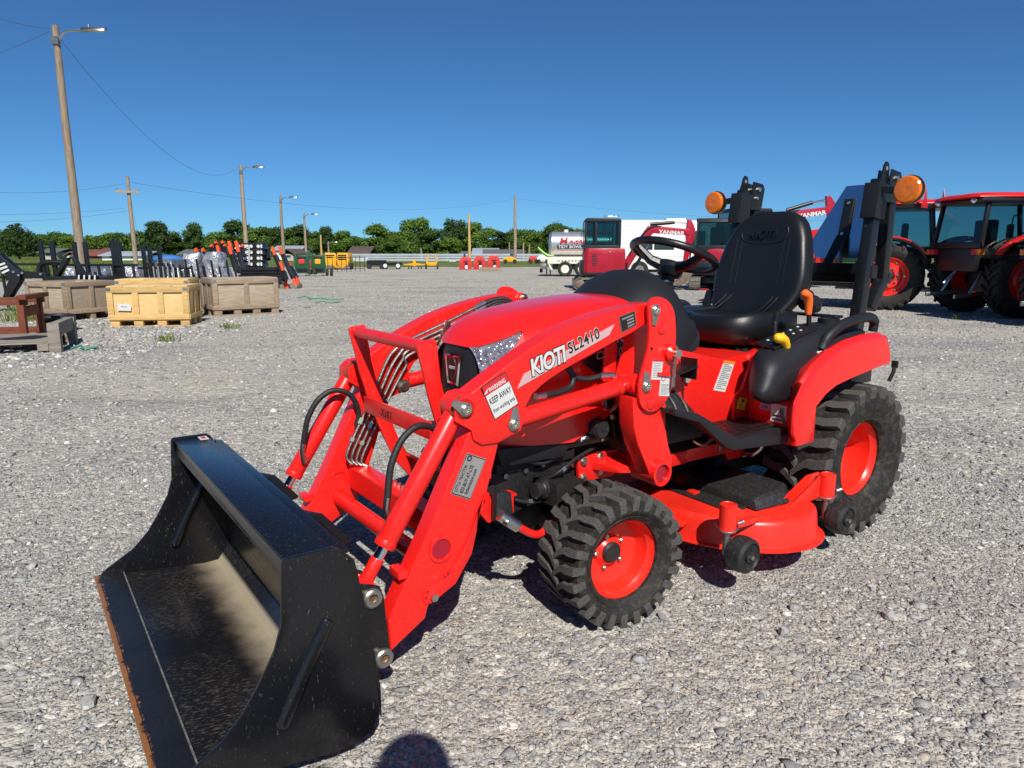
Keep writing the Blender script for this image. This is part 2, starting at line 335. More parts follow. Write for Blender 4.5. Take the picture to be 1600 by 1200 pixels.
def stone_mat():
    m = bpy.data.materials.new('limestone_chips'); m.use_nodes = True
    n, l = m.node_tree.nodes, m.node_tree.links; b = n['Principled BSDF']; b.inputs['Roughness'].default_value = .9; b.inputs['Specular IOR Level'].default_value = .25
    g = n.new('ShaderNodeNewGeometry'); r = n.new('ShaderNodeValToRGB'); e = r.color_ramp.elements
    els = [(0, (0.186, 0.184, 0.182)), (.3, (0.269, 0.265, 0.261)), (.55, (0.341, 0.336, 0.325)), (.8, (0.414, 0.403, 0.380)), (.91, (0.455, 0.415, 0.349)), (.94, (0.414, 0.332, 0.230)), (.96, (0.517, 0.508, 0.480)), (1, (0.620, 0.612, 0.584))]
    while len(e) < len(els): e.new(.5)
    for k, (p, c) in enumerate(els): e[k].position = p; e[k].color = c + (1,)
    l.new(g.outputs['Random Per Island'], r.inputs[0])
    tc = n.new('ShaderNodeTexCoord'); nz = n.new('ShaderNodeTexNoise'); nz.inputs['Scale'].default_value = 160; nz.inputs['Detail'].default_value = 5; l.new(tc.outputs['Object'], nz.inputs['Vector'])
    mr = n.new('ShaderNodeMapRange'); mr.inputs['From Min'].default_value = .3; mr.inputs['From Max'].default_value = .7; mr.inputs['To Min'].default_value = .75; mr.inputs['To Max'].default_value = 1.25; l.new(nz.outputs['Fac'], mr.inputs[0])
    mx = n.new('ShaderNodeMix'); mx.data_type = 'RGBA'; mx.blend_type = 'MULTIPLY'; mx.inputs['Factor'].default_value = 1; l.new(r.outputs[0], mx.inputs['A']); l.new(mr.outputs[0], mx.inputs['B']); l.new(mx.outputs['Result'], b.inputs['Base Color'])
    bp = n.new('ShaderNodeBump'); bp.inputs['Strength'].default_value = .5; bp.inputs['Distance'].default_value = .004; l.new(nz.outputs['Fac'], bp.inputs['Height']); l.new(bp.outputs[0], b.inputs['Normal'])
    return m
def grass_mat(name, a, b_, c):
    m = bpy.data.materials.new(name); m.use_nodes = True
    n, l = m.node_tree.nodes, m.node_tree.links; b = n['Principled BSDF']; b.inputs['Roughness'].default_value = .85; b.inputs['Specular IOR Level'].default_value = .2
    tc = n.new('ShaderNodeTexCoord'); nz = n.new('ShaderNodeTexNoise'); nz.inputs['Scale'].default_value = .35; nz.inputs['Detail'].default_value = 9; nz.inputs['Roughness'].default_value = .7; l.new(tc.outputs['Object'], nz.inputs['Vector'])
    r = n.new('ShaderNodeValToRGB'); e = r.color_ramp.elements; e.new(.5)
    for k, (p, cc) in enumerate([(.32, a), (.5, b_), (.7, c)]): e[k].position = p; e[k].color = cc + (1,)
    l.new(nz.outputs['Fac'], r.inputs[0]); l.new(r.outputs[0], b.inputs['Base Color']); return m
M['gravel'] = gravel_mat(); M['stone'] = stone_mat()
M['grass'] = grass_mat('field_grass', (.075, .105, .02), (.11, .14, .03), (.17, .18, .05))
M['blade'] = grass_mat('grass_blades', (.08, .13, .02), (.13, .18, .035), (.21, .21, .06))

m_ = MB(); m_.add([(-1500, -300, -.03), (1500, -300, -.03), (1500, 2400, -.03), (-1500, 2400, -.03)], [(0, 1, 2, 3)])
structure(m_.obj('grass_ground', 'grass', smooth=False))
# gravel yard, gently uneven, with an irregular edge against the grass
rng = np.random.default_rng(5)
def yard_z(x, y):
    return .010 * np.sin(x * .9 + 1) * np.sin(y * .7) * np.clip((np.hypot(x - .5, y - 3) - 3.2) / 4, 0, 1)
def yard():
    xs = np.concatenate([np.linspace(-19, -8, 12), np.linspace(-7.5, 10, 60), np.linspace(11, 60, 18)]); ys = np.concatenate([np.linspace(-6, 14, 66), np.linspace(15, 57, 30)])
    m = MB(); vs = []; nx, ny = len(xs), len(ys)
    for y in ys:
        for i, x in enumerate(xs):
            xx = x + (math.sin(y * 1.3) * .4 + math.sin(y * .37) * .5 - max(0, (y - 22)) * .22 if i == 0 else 0); vs.append((xx, y + (math.sin(x * .8) * .5 if y == ys[-1] else 0), float(yard_z(x, y))))
    m.add(vs, [(j * nx + i, j * nx + i + 1, (j + 1) * nx + i + 1, (j + 1) * nx + i) for j in range(ny - 1) for i in range(nx - 1)])
    return structure(m.obj('gravel_yard', 'gravel'))
yard()
# a pale dirt track crossing the far side of the yard and the raised gravel bank behind the red mowers
m_ = MB(); m_.add([(-40, 34, -.012), (-19.5, 30, -.012), (-19.5, 33, -.012), (-40, 38, -.012)], [(0, 1, 2, 3)]); structure(m_.obj('farm_track', 'gravel', smooth=False))

ICO = np.array([(0, .53, .85), (0, -.53, .85), (0, .53, -.85), (0, -.53, -.85), (.53, .85, 0), (-.53, .85, 0), (.53, -.85, 0), (-.53, -.85, 0), (.85, 0, .53), (-.85, 0, .53), (.85, 0, -.53), (-.85, 0, -.53)])
ICF = np.array([(0, 1, 8), (0, 8, 4), (0, 4, 5), (0, 5, 9), (0, 9, 1), (1, 6, 8), (8, 6, 10), (8, 10, 4), (4, 10, 2), (4, 2, 5), (5, 2, 11), (5, 11, 9), (9, 11, 7), (9, 7, 1), (1, 7, 6), (3, 10, 6), (3, 2, 10), (3, 11, 2), (3, 7, 11), (3, 6, 7)])
OCT = np.array([(1, 0, 0), (-1, 0, 0), (0, 1, 0), (0, -1, 0), (0, 0, 1), (0, 0, -1)], float)
OCF = np.array([(0, 2, 4), (2, 1, 4), (1, 3, 4), (3, 0, 4), (2, 0, 5), (1, 2, 5), (3, 1, 5), (0, 3, 5)])
def stones(name, pos, size, base, faces, jit, squash=.55, sink=.19):
    n, k = len(pos), len(base)
    v = base[None] * (1 + rng.uniform(-jit, jit, (n, k, 1))) + rng.uniform(-jit, jit, (n, k, 3)) * .5
    v = v * (np.stack([rng.uniform(.7, 1.25, n), rng.uniform(.6, 1.0, n), rng.uniform(.35, 1, n) * squash], 1)[:, None] * size[:, None, None])
    t = rng.uniform(-.45, .45, n); a = rng.uniform(0, 6.283, n)
    x, z = v[..., 0] * np.cos(t)[:, None] - v[..., 2] * np.sin(t)[:, None], v[..., 0] * np.sin(t)[:, None] + v[..., 2] * np.cos(t)[:, None]; y = v[..., 1]
    X = x * np.cos(a)[:, None] - y * np.sin(a)[:, None] + pos[:, :1]; Y = x * np.sin(a)[:, None] + y * np.cos(a)[:, None] + pos[:, 1:2]
    Z = z + (size * squash * (.5 - sink * 2) + yard_z(pos[:, 0], pos[:, 1]))[:, None]
    vv = np.stack([X, Y, Z], -1).reshape(-1, 3); ff = (faces[None] + (np.arange(n) * k)[:, None, None]).reshape(-1, 3)
    me = bpy.data.meshes.new(name); me.vertices.add(len(vv)); me.vertices.foreach_set('co', vv.astype(np.float32).ravel())
    me.loops.add(ff.size); me.loops.foreach_set('vertex_index', ff.astype(np.int32).ravel()); me.polygons.add(len(ff)); me.polygons.foreach_set('loop_start', np.arange(0, ff.size, 3, dtype=np.int32))
    me.update(calc_edges=True); me.materials.append(M['stone']); return stuff(link(name, me))
def wedge(n, r0, r1, p=1.0, half=38):
    r = (rng.uniform(r0 ** (2 * p), r1 ** (2 * p), n)) ** (1 / (2 * p)); a = R(90) + rng.uniform(-R(half), R(half), n)
    return np.stack([r * np.cos(a), r * np.sin(a)], 1)
n_ = 115000; P_ = wedge(n_, 1.25, 4.6, .8); tag(stones('fine_gravel', P_, np.clip(rng.lognormal(-5.36, .38, n_), .0028, .012) * (.8 + .1 * np.hypot(*P_.T)), OCT, OCF, .45), 'crushed grey limestone chips covering the yard around the tractor', 'gravel')
n_ = 24000; P_ = wedge(n_, 1.25, 6.2, .8); tag(stones('gravel', P_, np.clip(rng.lognormal(-4.86, .42, n_), .005, .028), ICO, ICF, .42), 'larger angular grey and tan limestone gravel strewn over the yard', 'gravel')
n_ = 46000; P_ = wedge(n_, 4.2, 34, .34, 39); tag(stones('yard_gravel', P_, np.clip(rng.lognormal(-4.2, .35, n_), .009, .05) * (.7 + .05 * np.minimum(14, np.hypot(*P_.T))), OCT, OCF, .35), 'loose pale gravel spread over the yard between crates and machines', 'gravel')
# the coarse heap of stones round the crates
P_ = np.stack([rng.uniform(-9, -4.5, 5000), rng.uniform(7.5, 13, 5000)], 1); tag(stones('crate_yard_stones', P_, np.clip(rng.lognormal(-3.7, .4, 5000), .012, .06), ICO, ICF, .25), 'coarse pale stones lying in front of the wooden crates', 'gravel')
# larger stones one can pick out
def rock(x, y, s, sq=.62, seed=0):
    r_ = random.Random(seed); m = MB(); m.sph((0, 0, 0), 1, 10)
    k = [(V((r_.uniform(-1, 1), r_.uniform(-1, 1), r_.uniform(-.6, 1))).normalized(), r_.uniform(.55, .85)) for _ in range(9)]
    vs = []
    for p in m.v:
        p = V(p)
        for d, h in k:
            t = p.dot(d)
            if t > h: p = p - d * (t - h)
        vs.append((p.x * s, p.y * s * .75, p.z * s * sq))
    m.v = vs; o = m.obj('loose_stone', 'stone', smooth=True, ang=22, loc=(x, y, s * sq * .62), rot=(0, 0, r_.uniform(0, 6)))
    return o
# ------------------------------------------------------------------ bucket surfaces: scratched black paint, settled dust towards the back of the floor, rust on the lip
def bucketin_mat():
    m = mat('bucket_inner_paint', (.009, .009, .011), .26, 0, .2, 4, .10, 40, .1)
    n, l = m.node_tree.nodes, m.node_tree.links; b = n['Principled BSDF']
    src = b.inputs['Base Color'].links[0].from_socket
    tc = n.new('ShaderNodeTexCoord'); sx = n.new('ShaderNodeSeparateXYZ'); l.new(tc.outputs['Object'], sx.inputs[0])
    nz = n.new('ShaderNodeTexNoise'); nz.inputs['Scale'].default_value = 9; nz.inputs['Detail'].default_value = 8; nz.inputs['Roughness'].default_value = .65; l.new(tc.outputs['Object'], nz.inputs['Vector'])
    def M2(op, a, bb):
        x = n.new('ShaderNodeMath'); x.operation = op
        for i, k in enumerate((a, bb)):
            if isinstance(k, (int, float)): x.inputs[i].default_value = k
            else: l.new(k, x.inputs[i])
        return x.outputs[0]
    # dust that has drifted to the rear of the floor
    xw = M2('ADD', sx.outputs[0], M2('MULTIPLY', M2('SUBTRACT', nz.outputs['Fac'], .5), .10))
    mr = n.new('ShaderNodeMapRange'); mr.interpolation_type = 'SMOOTHSTEP'; mr.inputs['From Min'].default_value = 2.55; mr.inputs['From Max'].default_value = 2.41; l.new(xw, mr.inputs[0])
    zr = n.new('ShaderNodeMapRange'); zr.inputs['From Min'].default_value = .092; zr.inputs['From Max'].default_value = .080; l.new(sx.outputs[2], zr.inputs[0])
    zr2 = n.new('ShaderNodeMapRange'); zr2.inputs['From Min'].default_value = .24; zr2.inputs['From Max'].default_value = .30; zr2.inputs['To Max'].default_value = .40; l.new(sx.outputs[2], zr2.inputs[0])
    dust = M2('ADD', M2('MULTIPLY', mr.outputs[0], zr.outputs[0]), M2('MULTIPLY', zr2.outputs[0], nz.outputs['Fac']))
    # short streaky scuffs along the floor
    mp = n.new('ShaderNodeMapping'); mp.inputs['Scale'].default_value = (70, 230, 70); mp.inputs['Rotation'].default_value = (0, 0, .25); l.new(tc.outputs['Object'], mp.inputs[0])
    n2 = n.new('ShaderNodeTexNoise'); n2.inputs['Scale'].default_value = .9; n2.inputs['Detail'].default_value = 5; n2.inputs['Roughness'].default_value = .7; l.new(mp.outputs[0], n2.inputs['Vector'])
    r2 = n.new('ShaderNodeValToRGB'); r2.color_ramp.elements[0].position = .52; r2.color_ramp.elements[1].position = .76; l.new(n2.outputs['Fac'], r2.inputs[0])
    n3 = n.new('ShaderNodeTexNoise'); n3.inputs['Scale'].default_value = 4; n3.inputs['Detail'].default_value = 6; l.new(tc.outputs['Object'], n3.inputs['Vector'])
    r3 = n.new('ShaderNodeValToRGB'); r3.color_ramp.elements[0].position = .35; r3.color_ramp.elements[1].position = .7; l.new(n3.outputs['Fac'], r3.inputs[0])
    fac = n.new('ShaderNodeMath'); fac.operation = 'MAXIMUM'; fac.use_clamp = True; l.new(dust, fac.inputs[0]); l.new(M2('MULTIPLY', M2('MULTIPLY', r2.outputs[0], r3.outputs[0]), .7), fac.inputs[1])
    mx = n.new('ShaderNodeMix'); mx.data_type = 'RGBA'; l.new(fac.outputs[0], mx.inputs['Factor']); l.new(src, mx.inputs['A']); mx.inputs['B'].default_value = (.30, .25, .17, 1); l.new(mx.outputs['Result'], b.inputs['Base Color'])
    rr = n.new('ShaderNodeMapRange'); rr.inputs['To Min'].default_value = .26; rr.inputs['To Max'].default_value = .85; l.new(fac.outputs[0], rr.inputs[0]); l.new(rr.outputs[0], b.inputs['Roughness'])
    return m
M['bucketin'] = bucketin_mat()
def cutedge_mat():
    m = mat('cutting_edge_worn', (.012, .012, .014), .35, 0, .2, 6, .2, 60)
    n, l = m.node_tree.nodes, m.node_tree.links; b = n['Principled BSDF']; src = b.inputs['Base Color'].links[0].from_socket
    tc = n.new('ShaderNodeTexCoord'); mp = n.new('ShaderNodeMapping'); mp.inputs['Scale'].default_value = (20, 24, 20); l.new(tc.outputs['Object'], mp.inputs[0])
    nz = n.new('ShaderNodeTexNoise'); nz.inputs['Scale'].default_value = 1.2; nz.inputs['Detail'].default_value = 10; nz.inputs['Roughness'].default_value = .7; l.new(mp.outputs[0], nz.inputs['Vector'])
    sx = n.new('ShaderNodeSeparateXYZ'); l.new(tc.outputs['Object'], sx.inputs[0])
    mr = n.new('ShaderNodeMapRange'); mr.inputs['From Min'].default_value = 2.775; mr.inputs['From Max'].default_value = 2.826; mr.inputs['To Min'].default_value = -.45; mr.inputs['To Max'].default_value = .34; l.new(sx.outputs[0], mr.inputs[0])
    ad = n.new('ShaderNodeMath'); l.new(nz.outputs['Fac'], ad.inputs[0]); l.new(mr.outputs[0], ad.inputs[1])
    rp = n.new('ShaderNodeValToRGB'); rp.color_ramp.elements[0].position = .62; rp.color_ramp.elements[1].position = .72; l.new(ad.outputs[0], rp.inputs[0])
    mx = n.new('ShaderNodeMix'); mx.data_type = 'RGBA'; l.new(rp.outputs[0], mx.inputs['Factor']); l.new(src, mx.inputs['A']); mx.inputs['B'].default_value = (.24, .095, .025, 1); l.new(mx.outputs['Result'], b.inputs['Base Color'])
    return m
M['cutedge'] = cutedge_mat(); M['weld'] = mat('scuffed_weld', (.26, .24, .21), .5, .5, .5, 60, .4, 200)
for i_, (x_, y_, s_, l_) in enumerate([(.40, 1.741, .014, 'small white pebble on open gravel, the palest one there'), (.408, 1.558, .016, 'cream coloured rounded stone lying apart on the gravel'), (.883, 2.116, .026, 'broad grey stone lying alone on the open gravel'), (1.277, 2.214, .031, 'largest pale stone lying loose on the gravel'), (-.128, 2.388, .016, 'pale stone lying behind the lower loader arm at its shadow edge'),
        (-.386, 1.586, .014, 'small stone beside the near bottom edge of the black bucket'), (-1.16, 1.749, .03, 'flat tan stone in front of the rusty bucket lip'), (.81, 1.973, .017, 'brownish stone lying in front of the broad grey stone'), (.994, 1.868, .019, 'grey stone beside the brownish stone on open gravel'), (.983, 2.28, .026, 'pale stone lying behind the broad grey stone'), (.514, 2.219, .027, 'flat pale stone lying right beside the front tyre')]):
    tag(rock(x_, y_, s_ * 1.1, .62, i_ + 3), l_, 'stone', 'larger stones loose on the gravel')

# ================================================================== the compact tractor with loader and mower deck
# local axes: X forward, Y to the tractor's left, Z up, origin on the ground under the rear axle
TR = thing('compact_tractor', 'small red tractor with black front loader bucket, mower deck and black seat', 'tractor', (1.2123, 3.4333, 0), R(180 + 35.3))
def P(mb, name, material, parent=None, bevel=0, **k): return mb.obj(name, material, parent or TR, bevel, **k)

# ---------------- wheels
def tyre_mesh(RR, W, rim, nl, lug, seed):
    """lathe carcass plus moulded R4 lugs; axis along Y, outer side +Y"""
    hw = W / 2; rb = RR - lug
    prof = [(rim, -hw * .72), (rim + .010, -hw * .86), (rim + (rb - rim) * .45, -hw * .98), (rb - .022, -hw * .985), (rb - .006, -hw * .95), (rb - .001, -hw * .6), (rb, 0), (rb - .001, hw * .6), (rb - .006, hw * .95), (rb - .022, hw * .985), (rim + (rb - rim) * .62, hw * .985), (rim + (rb - rim) * .45, hw * .98), (rim + (rb - rim) * .40, hw * .965), (rim + .014, hw * .86), (rim + .012, hw * .88), (rim, hw * .80), (rim - .006, hw * .74), (rim - .006, -hw * .72)]
    m = MB(); m.lathe(prof, (0, 0, 0), (0, 1, 0), 64, True); m.cur = 1
    pitch = 2 * math.pi / nl
    def pt(t, y, r): return (r * math.cos(t), y, r * math.sin(t))
    def rad(y): # crown of the tread: lugs drop towards the shoulder
        return RR - .003 * (abs(y) / hw) ** 3
    for side in (1, -1):
        for k in range(nl):
            t0 = k * pitch + (pitch / 2 if side < 0 else 0)
            # centre line of the hockey-stick lug as (angle in pitches, y fraction)
            cl = [(-.34, -.06), (.02, .16), (.30, .40), (.30, .62), (.46, .88), (.46, 1.0)]
            wd = [.16, .17, .18, .20, .23, .23]
            top, bot = [], []
            for (a, y), w_ in zip(cl, wd):
                yy = side * y * hw * .985; rr = rad(yy); lo = rb - .012 if y < .85 else rb - .03
                if y >= 1: rr = RR - .016; lo = rb - .034; yy = side * hw * 1.012
                elif y >= .88: rr = RR - .003; yy = side * hw * .975; lo = rb - .02
                for s in (-1, 1):
                    top.append(pt(t0 + (a + s * w_) * pitch, yy, rr)); bot.append(pt(t0 + (a + s * w_ * 1.18) * pitch, yy * (.97 if y >= 1 else 1), lo))
            n = len(cl); vs = top + bot; fs = []; o = 2 * n
            for i in range(n - 1):
                a, b, c, d = 2 * i, 2 * i + 1, 2 * i + 3, 2 * i + 2
                fs += [(a, b, c, d), (a, d, d + o, a + o), (b, b + o, c + o, c)]
            fs += [(0, o, o + 1, 1), (2 * n - 2, 2 * n - 1, 2 * n - 1 + o, 2 * n - 2 + o)]
            m.add(vs, fs)
    return m
def rim_mesh(r, w_, disc, hub):
    m = MB(); hw = w_ / 2
    m.lathe([(r + .004, hw), (r + .007, hw - .006), (r - .004, hw - .012), (r - .008, hw - .03), (r - .020, hw - .045), (r - .022, disc + .03), (r - .034, disc + .006), (hub + .04, disc - .004), (hub + .02, disc - .006), (hub, disc + .012), (.0005, disc + .012), (.0005, disc - .02), (r - .03, disc - .02), (r - .012, -hw), (r + .006, -hw), (r + .006, -hw + .01), (r - .004, -hw + .02), (r - .004, hw - .02)], (0, 0, 0), (0, 1, 0), 48, True)
    return m
def wheel(name, x, y, RR, W, rim, nl, lug, disc, hub, flip, steer=0, front=True):
    e = link(name, None, TR, (x, y, RR - .004), (0, R(17), (math.pi if flip else 0) + steer)); e.empty_display_size = .1
    key = 'front' if front else 'rear'
    if key not in WM:
        a = tyre_mesh(RR, W, rim, nl, lug, 1).mesh(key + '_tyre', 0, ang=24); a.materials.append(M['rubber']); a.materials.append(M['rubberlug'])
        b = rim_mesh(rim, W * .80, disc, hub).mesh(key + '_rim', 0, ang=30); b.materials.append(M['rim'])
        c = MB(); c.lathe([(hub * .96, disc + .013), (hub * .96, disc + .018), (hub * .8, disc + .026), (hub * .78, disc + .024), (.001, disc + .024)], (0, 0, 0), (0, 1, 0), 32)
        c = c.mesh('hub_cap'); c.materials.append(M['blackdirty'] if front else M['rim'])
        d = MB(); d.cyl((0, 0, 0), (0, .012, 0), .0095, .0085, 6).cyl((0, .012, 0), (0, .016, 0), .005, n=8); d = d.mesh('lug_nut'); d.materials.append(M['zinc'])
        v_ = MB(); v_.cyl((0, 0, 0), (0, .022, 0), .005, .004, 8).cyl((0, .022, 0), (0, .030, 0), .006, n=8); v_ = v_.mesh('valve'); v_.materials.append(M['black'])
        WM[key] = (a, b, c, d, v_)
    a, b, c, d, v_ = WM[key]
    link('tyre', a, e); link('rim', b, e); link('hub_cap', c, e)
    for k in range(5):
        t = R(72 * k + 20); link('lug_nut', d, e, ((hub + .019) * math.cos(t), disc - .003, (hub + .019) * math.sin(t)))
    link('valve_stem', v_, e, ((rim - .038) * math.cos(R(60)), disc + .012, (rim - .038) * math.sin(R(60))))
    return e
WM = {}
wheel('front_wheel', 1.40, .455, .2285, .215, .142, 24, .017, -.010, .038, False, R(-6))
wheel('front_wheel', 1.40, -.455, .2285, .215, .142, 24, .017, -.010, .038, True, R(-6))
wheel('rear_wheel', 0, .425, .332, .30, .170, 22, .024, -.04, .05, False, 0, False)
wheel('rear_wheel', 0, -.425, .332, .30, .170, 22, .024, -.04, .05, True, 0, False)

# ---------------- frame, engine, axles
m = MB(); m.prism([(1.76, .49), (1.53, .49), (1.53, .475), (1.41, .483), (1.32, .472), (1.318, .36), (1.42, .36), (1.50, .44), (1.535, .442), (1.545, .345), (1.62, .33), (1.70, .33), (1.76, .40)], .165, .20)
P(m, 'frame_side_plate', 'undercar', bevel=.004)
m = MB(); m.prism([(1.76, .49), (1.53, .49), (1.41, .483), (1.32, .472), (1.318, .36), (1.42, .36), (1.535, .442), (1.545, .345), (1.70, .33), (1.76, .40)], -.20, -.165); P(m, 'frame_side_plate', 'undercar', bevel=.004)
m = MB(); m.b2(1.30, 1.75, -.16, .16, .36, .47); m.b2(.45, 1.35, -.13, .13, .30, .52); P(m, 'chassis', 'undercar', bevel=.01)
m = MB(); m.b2(.98, 1.62, -.17, .17, .45, .86); m.b2(1.02, 1.2, -.20, .20, .56, .8); P(m, 'engine_block', 'undercar', bevel=.015)
m = MB(); m.b2(-.16, .55, -.20, .20, .26, .62); m.lathe([(.09, -.33), (.09, -.2), (.15, -.16), (.15, .16), (.09, .2), (.09, .33)], (0, 0, .33), (0, 1, 0), 20); P(m, 'rear_axle', 'undercar', bevel=.015)
m = MB(); m.cyl((1.40, -.40, .245), (1.40, .40, .245), .048, n=14); m.cyl((1.40, .30, .19), (1.40, .30, .40), .045, n=14); m.cyl((1.40, -.30, .19), (1.40, -.30, .40), .045, n=14)
m.sph((1.40, .02, .25), .10, 14); m.box(1.45, .235, .395, .12, .13, .085); m.cyl((1.40, .19, .40), (1.53, .24, .405), .03, n=12); P(m, 'front_axle', 'undercar', bevel=.006)
m = MB(); m.cyl((1.50, .235, .412), (1.56, .238, .410), .028, n=12); m.torus((1.53, .237, .411), (1, 0, 0), .027, .006, 14, 6); P(m, 'steering_cylinder', 'blackdirty')
m = MB(); m.prism([(1.757, .46), (1.70, .45), (1.692, .375), (1.735, .355), (1.76, .365)], .27, .30); m.box(1.735, .23, .45, .05, .10, .012); P(m, 'tow_bracket', 'blackdirty', bevel=.004)
m = MB(); m.tube(bez([(1.735, .31, .372), (1.69, .325, .338), (1.635, .335, .303), (1.60, .335, .300), (1.56, .33, .318), (1.50, .34, .33)], 5), .013, 10); o = P(m, 'tie_rod', 'red')
m = MB(); m.cyl((1.752, .308, .388), (1.690, .322, .338), .020, n=12); m.cyl((1.742, .325, .365), (1.742, .352, .37), .011, n=10); P(m, 'rod_end', 'zinc', o)
for y_ in (.20, ):
    for x_, z_ in ((1.66, .474), (1.575, .478), (1.50, .487), (1.36, .46)):
        m = MB(); m.cyl((x_, y_, z_), (x_, y_ + .012, z_), .010, n=6); P(m, 'frame_bolt', 'zinc')
m = MB(); m.b2(1.36, 1.70, -.215, .215, .487, .525); m.prism([(1.72, .585), (1.40, .563), (1.435, .512), (1.70, .522)], -.245, .245); P(m, 'hood_skirt', 'charcoal', bevel=.006)
m = MB(); m.cyl((1.30, .10, .60), (1.30, .29, .60), .035, n=16); m.cyl((1.30, .29, .60), (1.30, .296, .60), .030, n=16); P(m, 'oil_filter', 'blackdirty')
m = MB(); m.tube(bez([(1.33, .16, .74), (1.33, .20, .66), (1.335, .22, .60), (1.335, .225, .55)]), .021, 12); P(m, 'engine_hose', 'hose')
m = MB(); m.cyl((1.24, .12, .685), (1.24, .25, .69), .038, n=18); m.cyl((1.24, .25, .69), (1.24, .262, .69), .028, n=18); P(m, 'fuel_filter', 'charcoal')
m = MB(); m.tube(bez([(1.44, .21, .575), (1.37, .235, .563), (1.28, .24, .566), (1.2, .22, .58)]), .012, 8); P(m, 'engine_cable', 'hose')
m = MB(); m.cyl((1.36, .237, .564), (1.335, .238, .5635), .0125, n=10); P(m, 'cable_tag', 'plabel')
m = MB(); m.cyl((1.32, .2385, .5635), (1.30, .2385, .564), .0125, n=10); P(m, 'cable_tag', 'plabel')
m = MB(); m.b2(1.20, 1.44, .10, .22, .530, .545); P(m, 'engine_rail', 'dirt', bevel=.003)

for k_, pts_ in enumerate(([(1.70, .19, .50), (1.62, .225, .53), (1.52, .23, .50), (1.43, .22, .52)], [(1.46, .20, .62), (1.38, .235, .60), (1.30, .25, .63), (1.22, .24, .60)], [(1.50, .215, .43), (1.46, .26, .47), (1.38, .25, .50), (1.28, .235, .52)], [(1.28, .22, .70), (1.22, .25, .64), (1.20, .25, .56), (1.15, .24, .52)], [(1.24, .16, .60), (1.18, .21, .62), (1.10, .22, .58), (1.02, .20, .56)], [(1.66, .205, .40), (1.58, .225, .37), (1.50, .225, .36), (1.44, .22, .33)])):
    m = MB(); m.tube(bez(pts_, 5), (.008, .011, .0065)[k_ % 3], 8); P(m, 'engine_line', ('hose', 'undercar', 'hose')[k_ % 3])
    m = MB(); m.cyl(pts_[1], tuple(V(pts_[1]).lerp(V(pts_[2]), .2)), .0135, n=6); P(m, 'line_clip', 'zinc')
# ---------------- hood
def hz(x): return float(np.interp(x, [.90, 1.10, 1.216, 1.428, 1.55, 1.623, 1.675, 1.705, 1.722], [1.050, 1.060, 1.058, 1.037, 1.016, .994, .966, .938, .915]))
def hw(x): return float(.115 + .137 * math.sqrt(max(0, 1 - max(0, (x - 1.42) / .32) ** 2.2)))
def hsec(x, zlo, zhi, n):
    zt, w0 = hz(x), hw(x); zs = zt - .15; c = [(w0 + .004, .45), (w0 + .004, zs - .1), (w0, zs)]
    for k in range(1, 25):
        a = R(90 * k / 24); c.append((w0 * math.cos(a) ** .62, zs + .15 * math.sin(a) ** .9))
    ys, zz = np.array([p[0] for p in c]), np.array([p[1] for p in c]); s = np.concatenate([[0], np.cumsum(np.hypot(np.diff(ys), np.diff(zz)))])
    s0, s1 = np.interp(zlo, zz, s), np.interp(min(zhi, zt), zz, s); t = np.linspace(s0, s1, n)
    return list(zip(np.interp(t, s, ys), np.interp(t, s, zz)))
def hood_patch(xs, zlo, zhi, n, both=True, off=0, one=None):
    m = MB()
    for sd in ((1, -1) if one is None else (one,)):
        rs = [[(x, sd * (y + off), z) for y, z in hsec(x, zlo(x), zhi(x), n)] for x in xs]; m.rings(rs, False, False)
    return m
def lamp_top(x): return float(np.interp(x, [1.585, 1.60, 1.66, 1.722], [.962, .955, .932, .905]))
def lamp_bot(x): return float(np.interp(x, [1.585, 1.60, 1.67, 1.722], [.955, .930, .875, .80]))
def hbot(x): return float(np.interp(x, [.95, 1.13, 1.204, 1.39, 1.72], [.76, .72, .653, .562, .585]))
XA = [.95, 1.0, 1.1, 1.2, 1.3, 1.4, 1.48, 1.55, 1.585]; XB = [1.585, 1.60, 1.62, 1.64, 1.66, 1.68, 1.70, 1.712, 1.722]
m = hood_patch(XA, hbot, lambda x: 9, 30)
m2 = hood_patch(XB, lamp_top, lambda x: 9, 20); m.add(m2.v, m2.f)
nose = [(1.722, y, z) for y, z in hsec(1.722, .905, 9, 20)] + [(1.722, -y, z) for y, z in reversed(hsec(1.722, .905, 9, 20)[:-1])]
m.add(nose + [(1.728, y * .8, .905 + (z - .905) * .5) for _, y, z in nose], [(i, i + 1, i + 1 + len(nose), i + len(nose)) for i in range(len(nose) - 1)] + [tuple(range(len(nose), 2 * len(nose)))])
hood = P(m, 'hood', 'redplastic', ang=50)
m = None
for sd in (1, -1): m = hood_patch([1.585, 1.62, 1.66, 1.70, 1.722], hbot, lamp_bot, 12, one=sd); P(m, 'front_side_panel', 'redplastic', hood)
for sd in (1, -1):
    m = hood_patch(XB, lambda x: lamp_bot(x) - .004, lambda x: lamp_top(x) + .004, 8, off=-.006, one=sd); h_ = P(m, 'headlight', 'headlight')
    m = hood_patch(XB, lambda x: lamp_bot(x), lambda x: lamp_top(x), 8, off=.0005, one=sd); P(m, 'lens', 'clear', h_)
m = MB(); rows = []
for z, x, w_ in ((.585, 1.735, .108), (.66, 1.737, .112), (.74, 1.736, .118), (.82, 1.733, .119), (.88, 1.728, .119), (.903, 1.724, .118)):
    rows.append([(1.60, -w_ + .003, z)] + [(x - .020 * (abs(t) ** 3), t * w_, z) for t in np.linspace(-1, 1, 9)] + [(1.60, w_ - .003, z)])
m.rings(rows); gr = P(m, 'grille', 'charcoal', bevel=.002)
def q2(a, b): return (1.7365 - .015 * max(0, (b - .82)) * 2, a, b)
